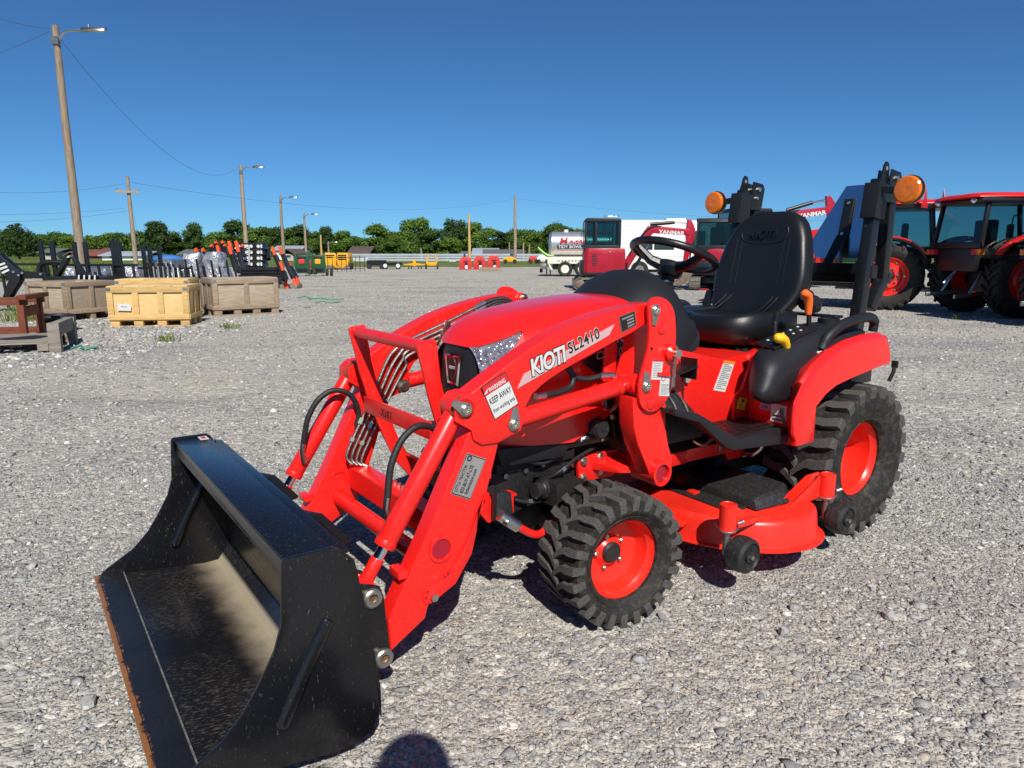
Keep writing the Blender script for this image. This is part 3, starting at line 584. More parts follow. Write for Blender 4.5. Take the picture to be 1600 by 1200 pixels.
fr = [(-.052, .872), (.052, .876), (.030, .765), (-.034, .765)]
m = MB(); rs = []
for k, d in ((1, 0), (.94, .006), (.80, .004), (.78, .001)): rs.append([(1.735 + d, a * k, .82 + (b - .82) * k) for a, b in fr])
m.rings(rs); em = P(m, 'emblem_frame', 'chrome', gr)
m = MB(); m.prism([(a * .76, .82 + (b - .82) * .78) for a, b in fr], 1.7365, 1.7385, 'x'); P(m, 'emblem_plate', 'plabelk', gr)
m = MB(); m.rings([[(1.7388, .026 * k * math.cos(t), .828 + .040 * k * math.sin(t)) for t in np.linspace(0, 6.283, 25)[:-1]] for k in (1, .99)] + [[(1.7395, .0255 * math.cos(t), .828 + .0395 * math.sin(t)) for t in np.linspace(0, 6.283, 25)[:-1]]]); P(m, 'badge', 'darkred', gr)
m = MB(); m.rings([[(1.7396, .0225 * math.cos(t), .828 + .036 * math.sin(t)) for t in np.linspace(0, 6.283, 25)[:-1]], [(1.7402, .0222 * math.cos(t), .828 + .0358 * math.sin(t)) for t in np.linspace(0, 6.283, 25)[:-1]]]); P(m, 'badge_field', 'plabelk', gr)
text('badge_lettering', 'KIOTI', .015, (1.7408, -.0195, .822), (0, 1, 0), (0, 0, 1), 'plabel', gr, .1, .0004)
# lettering on the flank of the hood behind the boom
m = MB(); m.prism([(1.37, .845), (1.10, .955), (1.095, .865), (1.30, .795)], .2575, .2590); dk = P(m, 'hood_decal', 'plabelk', hood)
text('hood_lettering', 'KIOTI', .062, (1.255, .2596, .895), (-1, 0, .10), (0, 0, 1), 'plabel', hood, .15, .001)
text('hood_model_lettering', 'CS2210', .040, (1.31, .2610, .848), (-1, 0, .06), (0, 0, 1), 'plabel', hood, .2, .0006)

# ---------------- dashboard, column and steering wheel
m = MB(); rs = []
for x, zt, w_, zb in ((1.10, 1.064, .245, .80), (1.06, 1.090, .25, .80), (1.0, 1.130, .25, .80), (.94, 1.150, .25, .80), (.89, 1.152, .25, .81), (.85, 1.132, .252, .82), (.81, 1.082, .255, .83), (.78, 1.02, .258, .84), (.765, .972, .260, .86)):
    rs.append([(x, w_, zb)] + [(x + (.0 if x > .8 else .0), w_ * math.cos(a) ** .85, zt - min(.18, zt - zb - .03) * (1 - math.sin(a))) for a in [R(90 * k / 10) for k in range(10)]] + [(x, 0, zt)] +
              [(x, -w_ * math.cos(a) ** .85, zt - min(.18, zt - zb - .03) * (1 - math.sin(a))) for a in [R(90 * k / 10) for k in range(9, -1, -1)]] + [(x, -w_, zb)])
m.rings(rs); dash = P(m, 'dashboard_cowl', 'charcoal', ang=40)
m = MB(); m.prism([(.90, .83), (.90, .98), (.80, .96), (.77, .90), (.84, .83)], -.262, .262); P(m, 'cowl_side_wing', 'charcoal', dash, .01)
m = MB(); m.box(.785, 0, 1.055, .004, .22, .10, rotm(0, R(-28), 0)); P(m, 'instrument_panel', 'plabelk', dash)
HUB = V((.665, 0, 1.135)); WC = V((.645, 0, 1.205)); nrm = V((-.36, 0, .933)).normalized()
m = MB(); m.cyl((.76, 0, .93), tuple(HUB), .034, .030, 16); m.cyl((.70, 0, 1.04), (.685, 0, 1.085), .040, .038, 16); P(m, 'steering_column', 'charcoal')
m = MB(); m.torus(tuple(WC), nrm, .176, .0165, 56, 12); sw = P(m, 'steering_wheel', 'black')
m = MB(); m.lathe([(.045, -.035), (.055, -.01), (.058, .012), (.05, .022), (.001, .024)], tuple(WC - nrm * .055), nrm, 24); P(m, 'wheel_hub', 'black', sw)
ux = V((.933, 0, .36)); uy = V((0, 1, 0))
for a in (325, 205, 85):
    d = ux * math.cos(R(a)) + uy * math.sin(R(a)); m = MB(); c0 = WC - nrm * .055
    m.tube([c0 + d * .03, c0 + d * .09 + nrm * .008, WC + d * .15 - nrm * .012, WC + d * .172], [.026, .021, .016, .013], 8); P(m, 'wheel_spoke', 'black', sw)

# ---------------- seat
def cushion(rings, name, parent=None, ang=60): return P(MB().rings(rings), name, 'vinyl', parent, ang=ang)
def rrect(c, u, v, a, b, k=2.6, n=28):
    out = []
    for i in range(n):
        t = 2 * math.pi * i / n; cs, sn = math.cos(t), math.sin(t)
        out.append(V(c) + V(u) * (a * math.copysign(abs(cs) ** (2 / k), cs)) + V(v) * (b * math.copysign(abs(sn) ** (2 / k), sn)))
    return out
SEAT = link('seat', None, TR)
rs = []
for z, sx, sy, x in ((.812, .17, .18, .26), (.822, .215, .225, .26), (.85, .245, .25, .255), (.885, .258, .258, .25), (.915, .255, .255, .25), (.935, .235, .240, .245), (.940, .19, .20, .24), (.932, .15, .15, .23), (.926, .08, .08, .22)):
    rs.append([(p.x, p.y, p.z + .03 * max(0, (p.x - .25)) + (.03 * (abs(p.y) / .25) ** 2 if z > .9 else 0)) for p in rrect((x, 0, z), (1, 0, 0), (0, 1, 0), sx, sy, 3.4, 36)])
cushion(rs, 'seat_cushion', SEAT)
def backx(z): return .062 - (z - .92) * .225 + .040 * math.exp(-((z - .93) / .06) ** 2)
def backw(z): return float(np.interp(z, [.90, .96, 1.02, 1.10, 1.20, 1.28, 1.34, 1.38, 1.405], [.185, .205, .238, .252, .234, .212, .186, .15, .09]))
rs = []
for z in (.88, .92, .96, 1.0, 1.04, 1.08, 1.12, 1.16, 1.20, 1.24, 1.28, 1.32, 1.35, 1.375, 1.395, 1.406):
    w_ = backw(z); x0 = backx(z); th = .055 if z < 1.36 else .055 - (z - 1.36) * .7; ring = []
    for i in range(40):
        t = 2 * math.pi * i / 40; cs, sn = math.cos(t), math.sin(t); y = w_ * math.copysign(abs(sn) ** .62, sn)
        front = th * math.copysign(abs(cs) ** .7, cs)
        if cs > 0: # hollowed centre with raised bolsters
            front += (.05 * (abs(y) / w_) ** 2.2 - .012) * (1 if z < 1.22 else max(.25, 1 - (z - 1.22) * 5)) * cs ** .3
        ring.append((x0 + front, y, z))
    rs.append(ring)
cushion(rs, 'seat_back', SEAT)
def on_back(y, z, d=.002):
    w_ = backw(z); sn = min(1, abs(y) / w_) ** (1 / .62); cs = math.sqrt(max(0, 1 - sn * sn)); th = .055
    f = th * cs ** .7 + (.05 * (abs(y) / w_) ** 2.2 - .012) * (1 if z < 1.22 else max(.25, 1 - (z - 1.22) * 5)) * cs ** .3
    return (backx(z) + f + d, y, z)
for sd in (1, -1):
    for off in (0, .028):
        m = MB(); m.tube(bez([on_back(sd * (.115 + off), z, -.001) for z in (1.28, 1.22, 1.15, 1.08, 1.02)] + [(.185, sd * (.118 + off), .965), (.24, sd * (.125 + off), .954), (.33, sd * (.14 + off), .950)], 5), .0028, 6); P(m, 'seat_seam', 'vinyl', SEAT)
m = MB(); m.tube([on_back(y, z, 0) for y, z in bez([(-.125, 1.335, 0), (-.13, 1.30, 0), (-.10, 1.265, 0), (0, 1.255, 0), (.10, 1.265, 0), (.13, 1.30, 0), (.125, 1.335, 0)], 5) for y, z in [(y, z)]] if False else [on_back(p[0], p[1], 0) for p in bez([(-.12, 1.33, 0), (-.125, 1.30, 0), (-.095, 1.268, 0), (0, 1.258, 0), (.095, 1.268, 0), (.125, 1.30, 0), (.12, 1.33, 0)], 5)], .0032, 6); P(m, 'seat_seam', 'vinyl', SEAT)
tx = on_back(-.0, 1.30, .001)
text('seat_lettering', 'KIOTI', .058, (tx[0] + .008, -.085, 1.283), (0, 1, 0), (-.225, 0, 1), 'vinyl', SEAT, .12, .001, .005)
m = MB(); m.b2(.06, .42, -.19, .19, .765, .80); m.b2(.10, .40, -.20, -.17, .73, .81); m.b2(.10, .40, .17, .20, .73, .81); m.bar((.08, .17, .74), (.42, .17, .80), .02, .03); m.bar((.08, .17, .80), (.42, .17, .74), .02, .03); P(m, 'seat_suspension', 'undercar', SEAT, .006)
m = MB(); m.cyl((.40, .20, .765), (.40, .225, .765), .013, n=6); P(m, 'seat_bolt', 'zinc', SEAT)
m = MB(); m.tube(bez([(-.05, .235, .96), (-.03, .245, .995), (.03, .25, 1.0), (.06, .25, .985)]), [.030] * 25, 10); P(m, 'armrest_pivot', 'charcoal', SEAT)
m = MB(); m.cyl((-.02, .24, .97), (.06, .262, 1.03), .034, .030, 14); P(m, 'seat_belt_reel', 'charcoal', SEAT)
m = MB(); m.bar((.10, -.27, .93), (.06, -.27, 1.03), .04, .025); P(m, 'seat_belt_buckle', 'black', SEAT, .006)
m = MB(); m.box(.115, -.27, 1.035, .02, .035, .008); P(m, 'belt_button', 'plabelr', SEAT)

# ---------------- seat base, fenders, console
m = MB(); m.prism([(.935, .865), (.88, .85), (.62, .79), (.44, .805), (.40, .62), (.44, .50), (.80, .50), (.95, .66)], -.275, .275); sb = P(m, 'seat_platform', 'red', bevel=.008)
m = MB(); m.b2(-.12, .43, -.30, .30, .60, .785); P(m, 'rear_platform', 'red', bevel=.01)
FP = [(.545, .500), (.578, .535), (.588, .60), (.575, .665), (.525, .735), (.455, .795), (.36, .842), (.24, .876), (.10, .892), (-.02, .892), (-.075, .876), (-.100, .83), (-.108, .765), (-.10, .748), (-.02, .742), (.08, .728), (.20, .712), (.30, .695), (.37, .668), (.43, .625), (.48, .575), (.51, .53)]
for sd in (1, -1):
    m = MB(); rs = []
    # arched fender: inner edge stays high and flat, the outer skin rolls over
    cx, cz = .18, .70
    for y, k, dz in ((.30, 1, -.05), (.42, 1, -.045), (.495, 1, -.04), (.528, 1, -.014), (.550, 1, -.006), (.562, .985, -.010), (.570, .965, -.02), (.573, .93, -.035)):
        ring = []
        for i, (x, z) in enumerate(FP):
            if i < 12 and i > 0: ring.append((x - (1 - k) * .35 * (1 if x > .3 else 0), sd * y, z + (dz if z > .60 else 0)))
            else: ring.append((x, sd * y, z))
        lim = float(np.interp(y, [.30, .42, .495, .53, .552, .575], [.478, .482, .492, .520, .552, .60])); rs.append([(min(x_, lim) if z_ < .80 else x_, y_, z_) for x_, y_, z_ in ring])
    m.rings(rs); fd = P(m, 'fender', 'redplastic', ang=38)
    CS = [(.325, [(.45, .70), (.46, .80), (.42, .845), (.36, .868), (.25, .882), (.10, .888), (.0, .875), (.0, .80), (.28, .70)]),
          (.345, [(.50, .69), (.515, .80), (.48, .84), (.40, .870), (.28, .888), (.10, .896), (.0, .885), (.0, .80), (.3, .68)]),
          (.375, [(.575, .675), (.580, .79), (.545, .836), (.44, .870), (.30, .888), (.10, .896), (0, .885), (0, .80), (.35, .66)]),
          (.42, [(.645, .66), (.637, .76), (.595, .822), (.48, .860), (.30, .882), (.10, .892), (0, .882), (0, .82), (.40, .648)]),
          (.455, [(.668, .662), (.650, .745), (.602, .808), (.49, .845), (.32, .868), (.12, .882), (0, .875), (0, .83), (.44, .642)]),
          (.482, [(.660, .668), (.638, .738), (.590, .790), (.49, .822), (.34, .848), (.14, .867), (.01, .862), (.01, .835), (.46, .652)]),
          (.496, [(.630, .685), (.612, .735), (.570, .772), (.48, .80), (.36, .825), (.16, .85), (.03, .85), (.03, .84), (.47, .675)])]
    CS = [(y + (.012 if y > .4 else 0), [(x, z + (.024 if x < .36 and z > .8 else 0)) for x, z in q]) for y, q in CS]
    m = MB(); m.rings([[(x, sd * y, z) for x, z in smoothpoly(q, 4)] for y, q in CS]); cs_ = P(m, 'console', 'charcoal', ang=50)
    # grab handle along the outer edge
    m = MB(); m.tube(bez([(.315, sd * .505, .835), (.29, sd * .515, .885), (.21, sd * .52, .925), (.10, sd * .522, .945), (.0, sd * .52, .948), (-.055, sd * .515, .925), (-.06, sd * .51, .885)], 6), [.026, .025, .023] + [.021] * 28 + [.019] * 6, 12); gh = P(m, 'grab_handle', 'charcoal')
    m = MB(); m.torus((.318, sd * .505, .832), (.3, 0, 1), .028, .006, 20, 8); P(m, 'handle_collar', 'plabel', gh)
    if sd > 0:
        tl = rotm(R(-9), 0, 0) @ rotm(0, R(13), 0)
        def onp(x, y, d=0): return V((.415, .412, .8835)) + tl @ V((x - .415, y - .412, d))
        c_ = onp(.415, .412); m = MB(); m.box(c_.x, c_.y, c_.z, .27, .085, .012, tl); pl = P(m, 'lever_plate', 'black', cs_, .003)
        for x, y, w_ in ((.47, .437, .10), (.355, .437, .10), (.44, .405, .16), (.46, .378, .09)):
            c_ = onp(x, y, .0066); m = MB(); m.box(c_.x, c_.y, c_.z, w_, .010, .002, tl); P(m, 'lever_slot', 'plabelk', pl)
        for k in range(10):
            c_ = onp(.53 - k * .024, (.421, .390)[k % 2], .0068); m = MB(); m.box(c_.x, c_.y, c_.z, .011, .008, .0016, tl); P(m, 'slot_mark', 'plabel', pl)
        m = MB(); m.cyl((.468, .452, .825), (.478, .455, .862), .010, n=10); P(m, 'yellow_lever', 'black', cs_)
        m = MB(); m.tube([(.474, .455, .842), (.480, .455, .858), (.494, .455, .876), (.518, .455, .889), (.540, .455, .890), (.550, .455, .887), (.554, .455, .884)], [.013, .0165, .0195, .0205, .0195, .013, .004], 14); P(m, 'lever_knob', 'knoby', cs_)
        m = MB(); m.cyl((.250, .405, .86), (.256, .402, .985), .010, n=10); P(m, 'orange_lever', 'black', cs_)
        m = MB(); m.tube([(.256, .40, .965), (.258, .40, .99), (.262, .40, 1.02), (.272, .40, 1.042), (.292, .40, 1.052), (.305, .40, 1.048), (.31, .40, 1.045)], [.013, .0155, .018, .020, .018, .013, .005], 12); P(m, 'lever_knob', 'knobo', cs_)
        m = MB(); m.cyl((.44, .375, .86), (.437, .368, .945), .009, n=10); m.box(.434, .366, .955, .014, .020, .055, rotm(0, R(-4), 0)); P(m, 'speed_lever', 'charcoal', cs_, .003)
        m = MB(); m.lathe([(.045, 0), (.045, .035), (.038, .035), (.036, .004), (.001, .004)], (.10, .40, .905), (0, 0, 1), 24); P(m, 'cup_holder', 'charcoal', cs_)
# stickers on the seat platform and fender
def sticker(name, quad, y, material, parent, th=.0012, ax='y'):
    m = MB(); m.prism(quad, y, y + th, ax); return P(m, name, material, parent)
sk = sticker('instruction_sticker', [(.625, .788), (.557, .777), (.612, .655), (.685, .672)], .2755, 'plabel', sb)
sticker('sticker_header', [(.625, .788), (.557, .777), (.561, .767), (.631, .778)], .2768, 'plabelo', sb)
for k in range(14):
    t = .12 + k * .06; a = V((.625, .788)).lerp(V((.685, .672)), t); b_ = V((.557, .777)).lerp(V((.612, .655)), t); a2 = a.lerp(b_, .1); b2 = a.lerp(b_, .9 if k % 4 else .55)
    sticker('sticker_line', [tuple(a2), tuple(b2), (b2.x + .002, b2.y - .003), (a2.x + .002, a2.y - .003)], .2768, 'plabelgt', sb, .0006)
sticker('range_sticker', [(.845, .820), (.822, .815), (.842, .752), (.866, .757)], .2755, 'plabelo', sb)
for k in range(3):
    sticker('range_mark', [(.846 + k * .006, .808 - k * .020), (.836 + k * .006, .806 - k * .02), (.838 + k * .006, .798 - k * .02), (.848 + k * .006, .80 - k * .02)], .2768, 'plabelk', sb, .0006)
m = MB(); m.b2(.860, .868, .2755, .279, .75, .81); P(m, 'lever_slot', 'plabelk', sb)
sk = sticker('yellow_sticker', [(.540, .627), (.485, .615), (.501, .569), (.555, .582)], .2935, 'plabely', sb)
m = MB(); m.prism([(.38, .50), (.565, .50), (.565, .635), (.52, .66), (.455, .80), (.38, .82)], .24, .293); P(m, 'platform_shoulder', 'red', sb, .008)
sticker('sticker_symbol', [(.522, .618), (.504, .614), (.508, .602), (.526, .606)], .295, 'plabelk', sb, .0006)
sticker('sticker_symbol', [(.541, .583), (.510, .576), (.518, .599), (.532, .602)], .295, 'plabelo', sb, .0006)
# inner fender wall carrying the barcode stickers, between platform and fender
m = MB(); m.b2(.36, .490, .29, .535, .46, .675); iw = P(m, 'fender_front_wall', 'redplastic', bevel=.012)
s1 = V((.585, .30, .605))
m = MB(); m.b2(.4905, .4918, .362, .411, .586, .611); P(m, 'ok_sticker', 'plabellil', iw)
text('ok_lettering', 'OK', .022, (.4922, .371, .591), (0, 1, 0), (0, 0, 1), 'plabelk', iw)
m = MB(); m.b2(.4905, .4918, .414, .485, .545, .617); P(m, 'serial_sticker', 'plabel', iw)
for k in range(2):
    for j in range(16):
        m = MB(); m.b2(.4918, .4924, .424 + j * .0032, .4257 + j * .0032 + (j % 3) * .0004, .552 + k * .015, .560 + k * .015); P(m, 'barcode_bar', 'plabelk', iw)
for k in range(6):
    m = MB(); m.b2(.4918, .4924, .450, .480 - (k % 3) * .004, .586 + k * .0042, .5875 + k * .0042); P(m, 'sticker_line', 'plabelgt', iw)
m = MB(); m.tube(bez([(.55, .505, .60), (.565, .51, .62), (.56, .51, .60), (.53, .51, .55)]), .006, 6); P(m, 'brake_lever', 'black')

# ---------------- foot platform
for sd in (1, -1):
    m = MB(); S = [(.49, .535), (.80, .537), (.87, .565), (.945, .615), (1.035, .662), (1.16, .694), (1.16, .672), (1.03, .63), (.96, .577), (.875, .513), (.83, .495), (.63, .478), (.49, .47)]
    m.prism(S, sd * .47, sd * .50); fl = P(m, 'foot_platform', 'charcoal', bevel=.006)
    m = MB(); m.prism([(.49, .533), (.80, .535), (.87, .562), (.945, .612), (1.035, .659), (1.16, .69), (1.16, .675), (1.03, .64), (.93, .59), (.86, .545), (.80, .52), (.49, .52)], sd * .20, sd * .47); P(m, 'floor_panel', 'blackdirty', fl)
    m = MB()
    for r_ in range(6):
        for c_ in range(6):
            xx = .515 + c_ * .049 + (r_ % 2) * .012; yy = sd * (.255 + r_ * .038); m.box(xx, yy, .5355, .044, .034, .006)
    P(m, 'floor_tread', 'black', fl, .0015)
    for x_ in (.52, .72):
        m = MB(); m.lathe([(.011, 0), (.010, .004), (.001, .007)], (x_, sd * .245, .5365), (0, 0, 1), 12); P(m, 'floor_screw', 'zinc', fl)
m = MB(); rs = []
for x, zt in ((1.14, .70), (1.10, .735), (1.02, .752), (.95, .748), (.90, .73), (.86, .68), (.845, .60)):
    rs.append([(x, .36 * math.cos(a), .52 + (zt - .52) * math.sin(a) ** .55) for a in [R(180 * k / 20) for k in range(21)]])
m.rings(rs); hump = P(m, 'floor_hump', 'blackdirty')
for x in (1.06, .98, .92):
    zt = float(np.interp(x, [.86, .90, .95, 1.02, 1.10, 1.14], [.68, .73, .748, .752, .735, .70])); m = MB()
    m.tube([(x, .362 * math.cos(a), .523 + (zt - .52) * math.sin(a) ** .55) for a in [R(180 * k / 24) for k in range(1, 24)]], .006, 6); P(m, 'hump_rib', 'blackdirty', hump)
m = MB(); m.bar((1.04, .33, .775), (.90, .33, .80), .09, .006, (.2, 0, 1)); m.b2(.90, .905, .29, .37, .75, .83); pd = P(m, 'pedal', 'black', bevel=.002)
m = MB(); m.cyl((1.12, .34, .745), (.98, .34, .78), .007, n=8); P(m, 'pedal_rod', 'chrome', pd)
m = MB(); m.cyl((.845, .270, .735), (.86, .29, .735), .013, n=16); P(m, 'gauge_knob', 'plabelg')

# ---------------- ROPS, folded down, with lights and sign plate
for sd in (1, -1):
    m = MB(); m.bar((-.165, sd * .36, .62), (-.262, sd * .36, 1.50), .05, .058, (1, 0, 0)); m.bar((-.268, sd * .36, 1.50), (-.275, sd * .36, 1.54), .05, .05, (1, 0, 0)); rp = P(m, 'rops_upright', 'black', bevel=.008)
    m = MB(); m.bar((-.244, sd * .362, 1.365), (-.264, sd * .362, 1.52), .072, .085, (1, 0, 0)); P(m, 'rops_sleeve', 'charcoal', rp, .004)
    m = MB(); m.prism([(-.235, 1.49), (-.275, 1.57), (-.283, 1.60), (-.297, 1.617), (-.316, 1.612), (-.325, 1.59), (-.322, 1.49)], sd * .375 - .004, sd * .375 + .004); P(m, 'lifting_ear', 'black', rp)
    m = MB(); m.cyl((-.303, sd * .375 - .0045, 1.588), (-.303, sd * .375 + .0045, 1.588), .009, n=14); P(m, 'ear_hole', 'plabelgt', rp)
    m = MB(); m.prism([(-.30, 1.44), (-.32, 1.585), (-.40, 1.575), (-.415, 1.55), (-.395, 1.44)], sd * .335 - .004, sd * .335 + .004); m.prism([(-.30, 1.44), (-.32, 1.585), (-.40, 1.575), (-.415, 1.55), (-.395, 1.44)], sd * .39 - .004, sd * .39 + .004); P(m, 'hinge_plate', 'black', rp, .002)
    m = MB(); m.cyl((-.36, sd * .32, 1.545), (-.36, sd * .405, 1.545), .012, n=6); m.cyl((-.345, sd * .32, 1.50), (-.345, sd * .402, 1.50), .008, n=6); P(m, 'hinge_bolt', 'zinc', rp)
    m = MB(); m.bar((-.375, sd * .362, 1.50), (-.375, sd * .362, 1.08), .048, .055, (1, 0, 0)); m.bar((-.375, sd * .362, 1.09), (-.29, sd * .362, .96), .048, .055, (1, 0, 0)); P(m, 'folded_tube', 'black', rp, .008)
    m = MB(); m.box(-.20, sd * .362, .955, .02, .052, .11, rotm(0, R(-6), 0)); P(m, 'rops_label', 'plabelgt', rp) if False else None
    m = MB(); m.b2(-.285, -.235, sd * .335, sd * .39, 1.10, 1.16); P(m, 'rops_bracket', 'charcoal', rp, .006)
    # warning lamp
    lc = V((-.245, sd * .515, 1.483)); m = MB(); m.lathe([(.060, -.012), (.062, -.006), (.062, .006), (.060, .012)], lc, (1, 0, 0), 32); m.bar((-.245, sd * .395, 1.49), (-.245, sd * .455, 1.485), .02, .03); wl = P(m, 'warning_lamp', 'black', rp)
    for f in (1, -1):
        m = MB(); m.lathe([(.0585, .010 * f), (.0585, .020 * f), (.052, .027 * f), (.030, .0295 * f), (.006, .030 * f), (.001, .029 * f)], lc, (1, 0, 0), 36); P(m, 'amber_lens', 'amber', wl)
def lean(m): m.v = [(x - (z - 1.19) * .22, y, z) for x, y, z in m.v]
m = MB(); m.bar((-.40, -.386, 1.10), (-.40, .386, 1.10), .05, .055); P(m, 'folded_crossbar', 'black', bevel=.008)
m = MB(); m.bar((-.35, -.02, 1.142), (-.35, .345, 1.142), .04, .05); sg = P(m, 'sign_bar', 'black', bevel=.003)
m = MB(); m.prism([(.062, 1.545), (.152, 1.545), (.285, 1.275), (.245, 1.19), (-.031, 1.19), (-.071, 1.275)], -.455, -.452, 'x'); lean(m); P(m, 'sign_plate', 'alu', sg)
m = MB(); m.prism([(.062, 1.545), (.152, 1.545), (.285, 1.275), (.245, 1.19), (-.031, 1.19), (-.071, 1.275)], -.4585, -.4555, 'x'); lean(m); P(m, 'sign_face', 'orange', sg)
m = MB(); m.box(-.443, .10, 1.385, .012, .05, .19); lean(m); m.bar((-.46, .10, 1.30), (-.36, .09, 1.15), .05, .012, (1, 0, 0)); P(m, 'sign_strap', 'black', sg, .004)
for z_ in (1.46, 1.31):
    m = MB(); m.lathe([(.009, 0), (.008, .005), (.001, .008)], (-.437, .10, z_), (1, 0, 0), 10); lean(m); P(m, 'sign_bolt', 'zinc', sg)
m = MB(); m.b2(-.30, -.12, -.40, .40, .62, .70); P(m, 'rops_base', 'black', bevel=.008)
m = MB(); m.bar((-.10, .33, .93), (-.14, -.33, .93), .06, .012); P(m, 'rear_rail', 'black', bevel=.003)
m = MB(); m.tube(bez([(-.16, .55, .66), (-.17, .56, .70), (-.175, .56, .725)]), .009, 8); m.box(-.178, .56, .735, .012, .025, .03); P(m, 'hitch_lever', 'undercar')
# ---------------- loader frame
BOOM = [(1.955, .79), (1.948, .812), (1.817, .884), (1.72, .933), (1.60, .982), (1.474, 1.016), (1.348, 1.039), (1.226, 1.052), (1.18, 1.05), (1.15, 1.02), (1.165, .99), (1.222, .984), (1.294, .956), (1.374, .931), (1.47, .898), (1.562, .867), (1.651, .83), (1.705, .797), (1.731, .760), (1.742, .715), (1.775, .685), (1.83, .672), (1.89, .675), (1.918, .70)]
LEG = [(1.918, .735), (2.076, .427), (2.140, .315), (2.150, .300), (2.201, .209), (2.196, .115), (2.085, .18), (2.074, .216), (1.978, .27), (1.922, .35), (1.904, .426), (1.871, .514), (1.829, .655), (1.82, .72)]
MAST = smoothpoly([(1.251, 1.036), (1.245, 1.06), (1.221, 1.073), (1.184, 1.070), (1.144, 1.048), (1.120, 1.005), (1.111, .922), (1.117, .861), (1.108, .805), (1.121, .757), (1.147, .714), (1.184, .688), (1.222, .683), (1.255, .697), (1.278, .73), (1.281, .792), (1.262, .851), (1.246, .902), (1.243, .969)], 3)
LOW = [(1.294, .74), (1.285, .635), (1.261, .568), (1.213, .479), (1.190, .43), (1.165, .405), (1.135, .398), (1.105, .410), (1.085, .44), (1.085, .49), (1.109, .544), (1.127, .612), (1.131, .70), (1.20, .72)]
MP = [(1.983, .752), (1.98, .80), (1.955, .822), (1.925, .826), (1.73, .76), (1.752, .692), (1.79, .682), (1.833, .668), (1.892, .670), (1.920, .688), (1.928, .718)]
def curve2(pts, n=4): return [(p_.x, p_.y) for p_ in bez([(a, b, 0) for a, b in pts], n)]
BOOM = [(1.955, .79)] + curve2(BOOM[1:8]) + BOOM[8:10] + curve2(BOOM[10:18]) + BOOM[18:]
def disc(mb, x, z, y0, y1, r, n=20): return mb.cyl((x, y0, z), (x, y1, z), r, n=n)
def keeper(x, z, y, ang, parent, sd):
    """pin head with its tear-drop keeper plate"""
    d = V((math.cos(R(ang)), math.sin(R(ang)))); n_ = V((-d.y, d.x)); c = V((x, z)); pts = [c + V((math.cos(t), math.sin(t))) * .021 for t in [R(ang + 60 + 240 * k / 10) for k in range(11)]] + [c + d * .050 - n_ * .008, c + d * .050 + n_ * .008]
    m = MB(); m.prism([tuple(p_) for p_ in pts], y, y + sd * .005); k_ = P(m, 'pin_keeper', 'pin', parent, .001)
    m = MB(); m.lathe([(.016, 0), (.016, sd * .007), (.013, sd * .010), (.007, sd * .010), (.005, sd * .004), (.001, sd * .004)], (x, y + sd * .004, z), (0, 1, 0), 18); P(m, 'pin_head', 'zinc', parent)
arms = {}
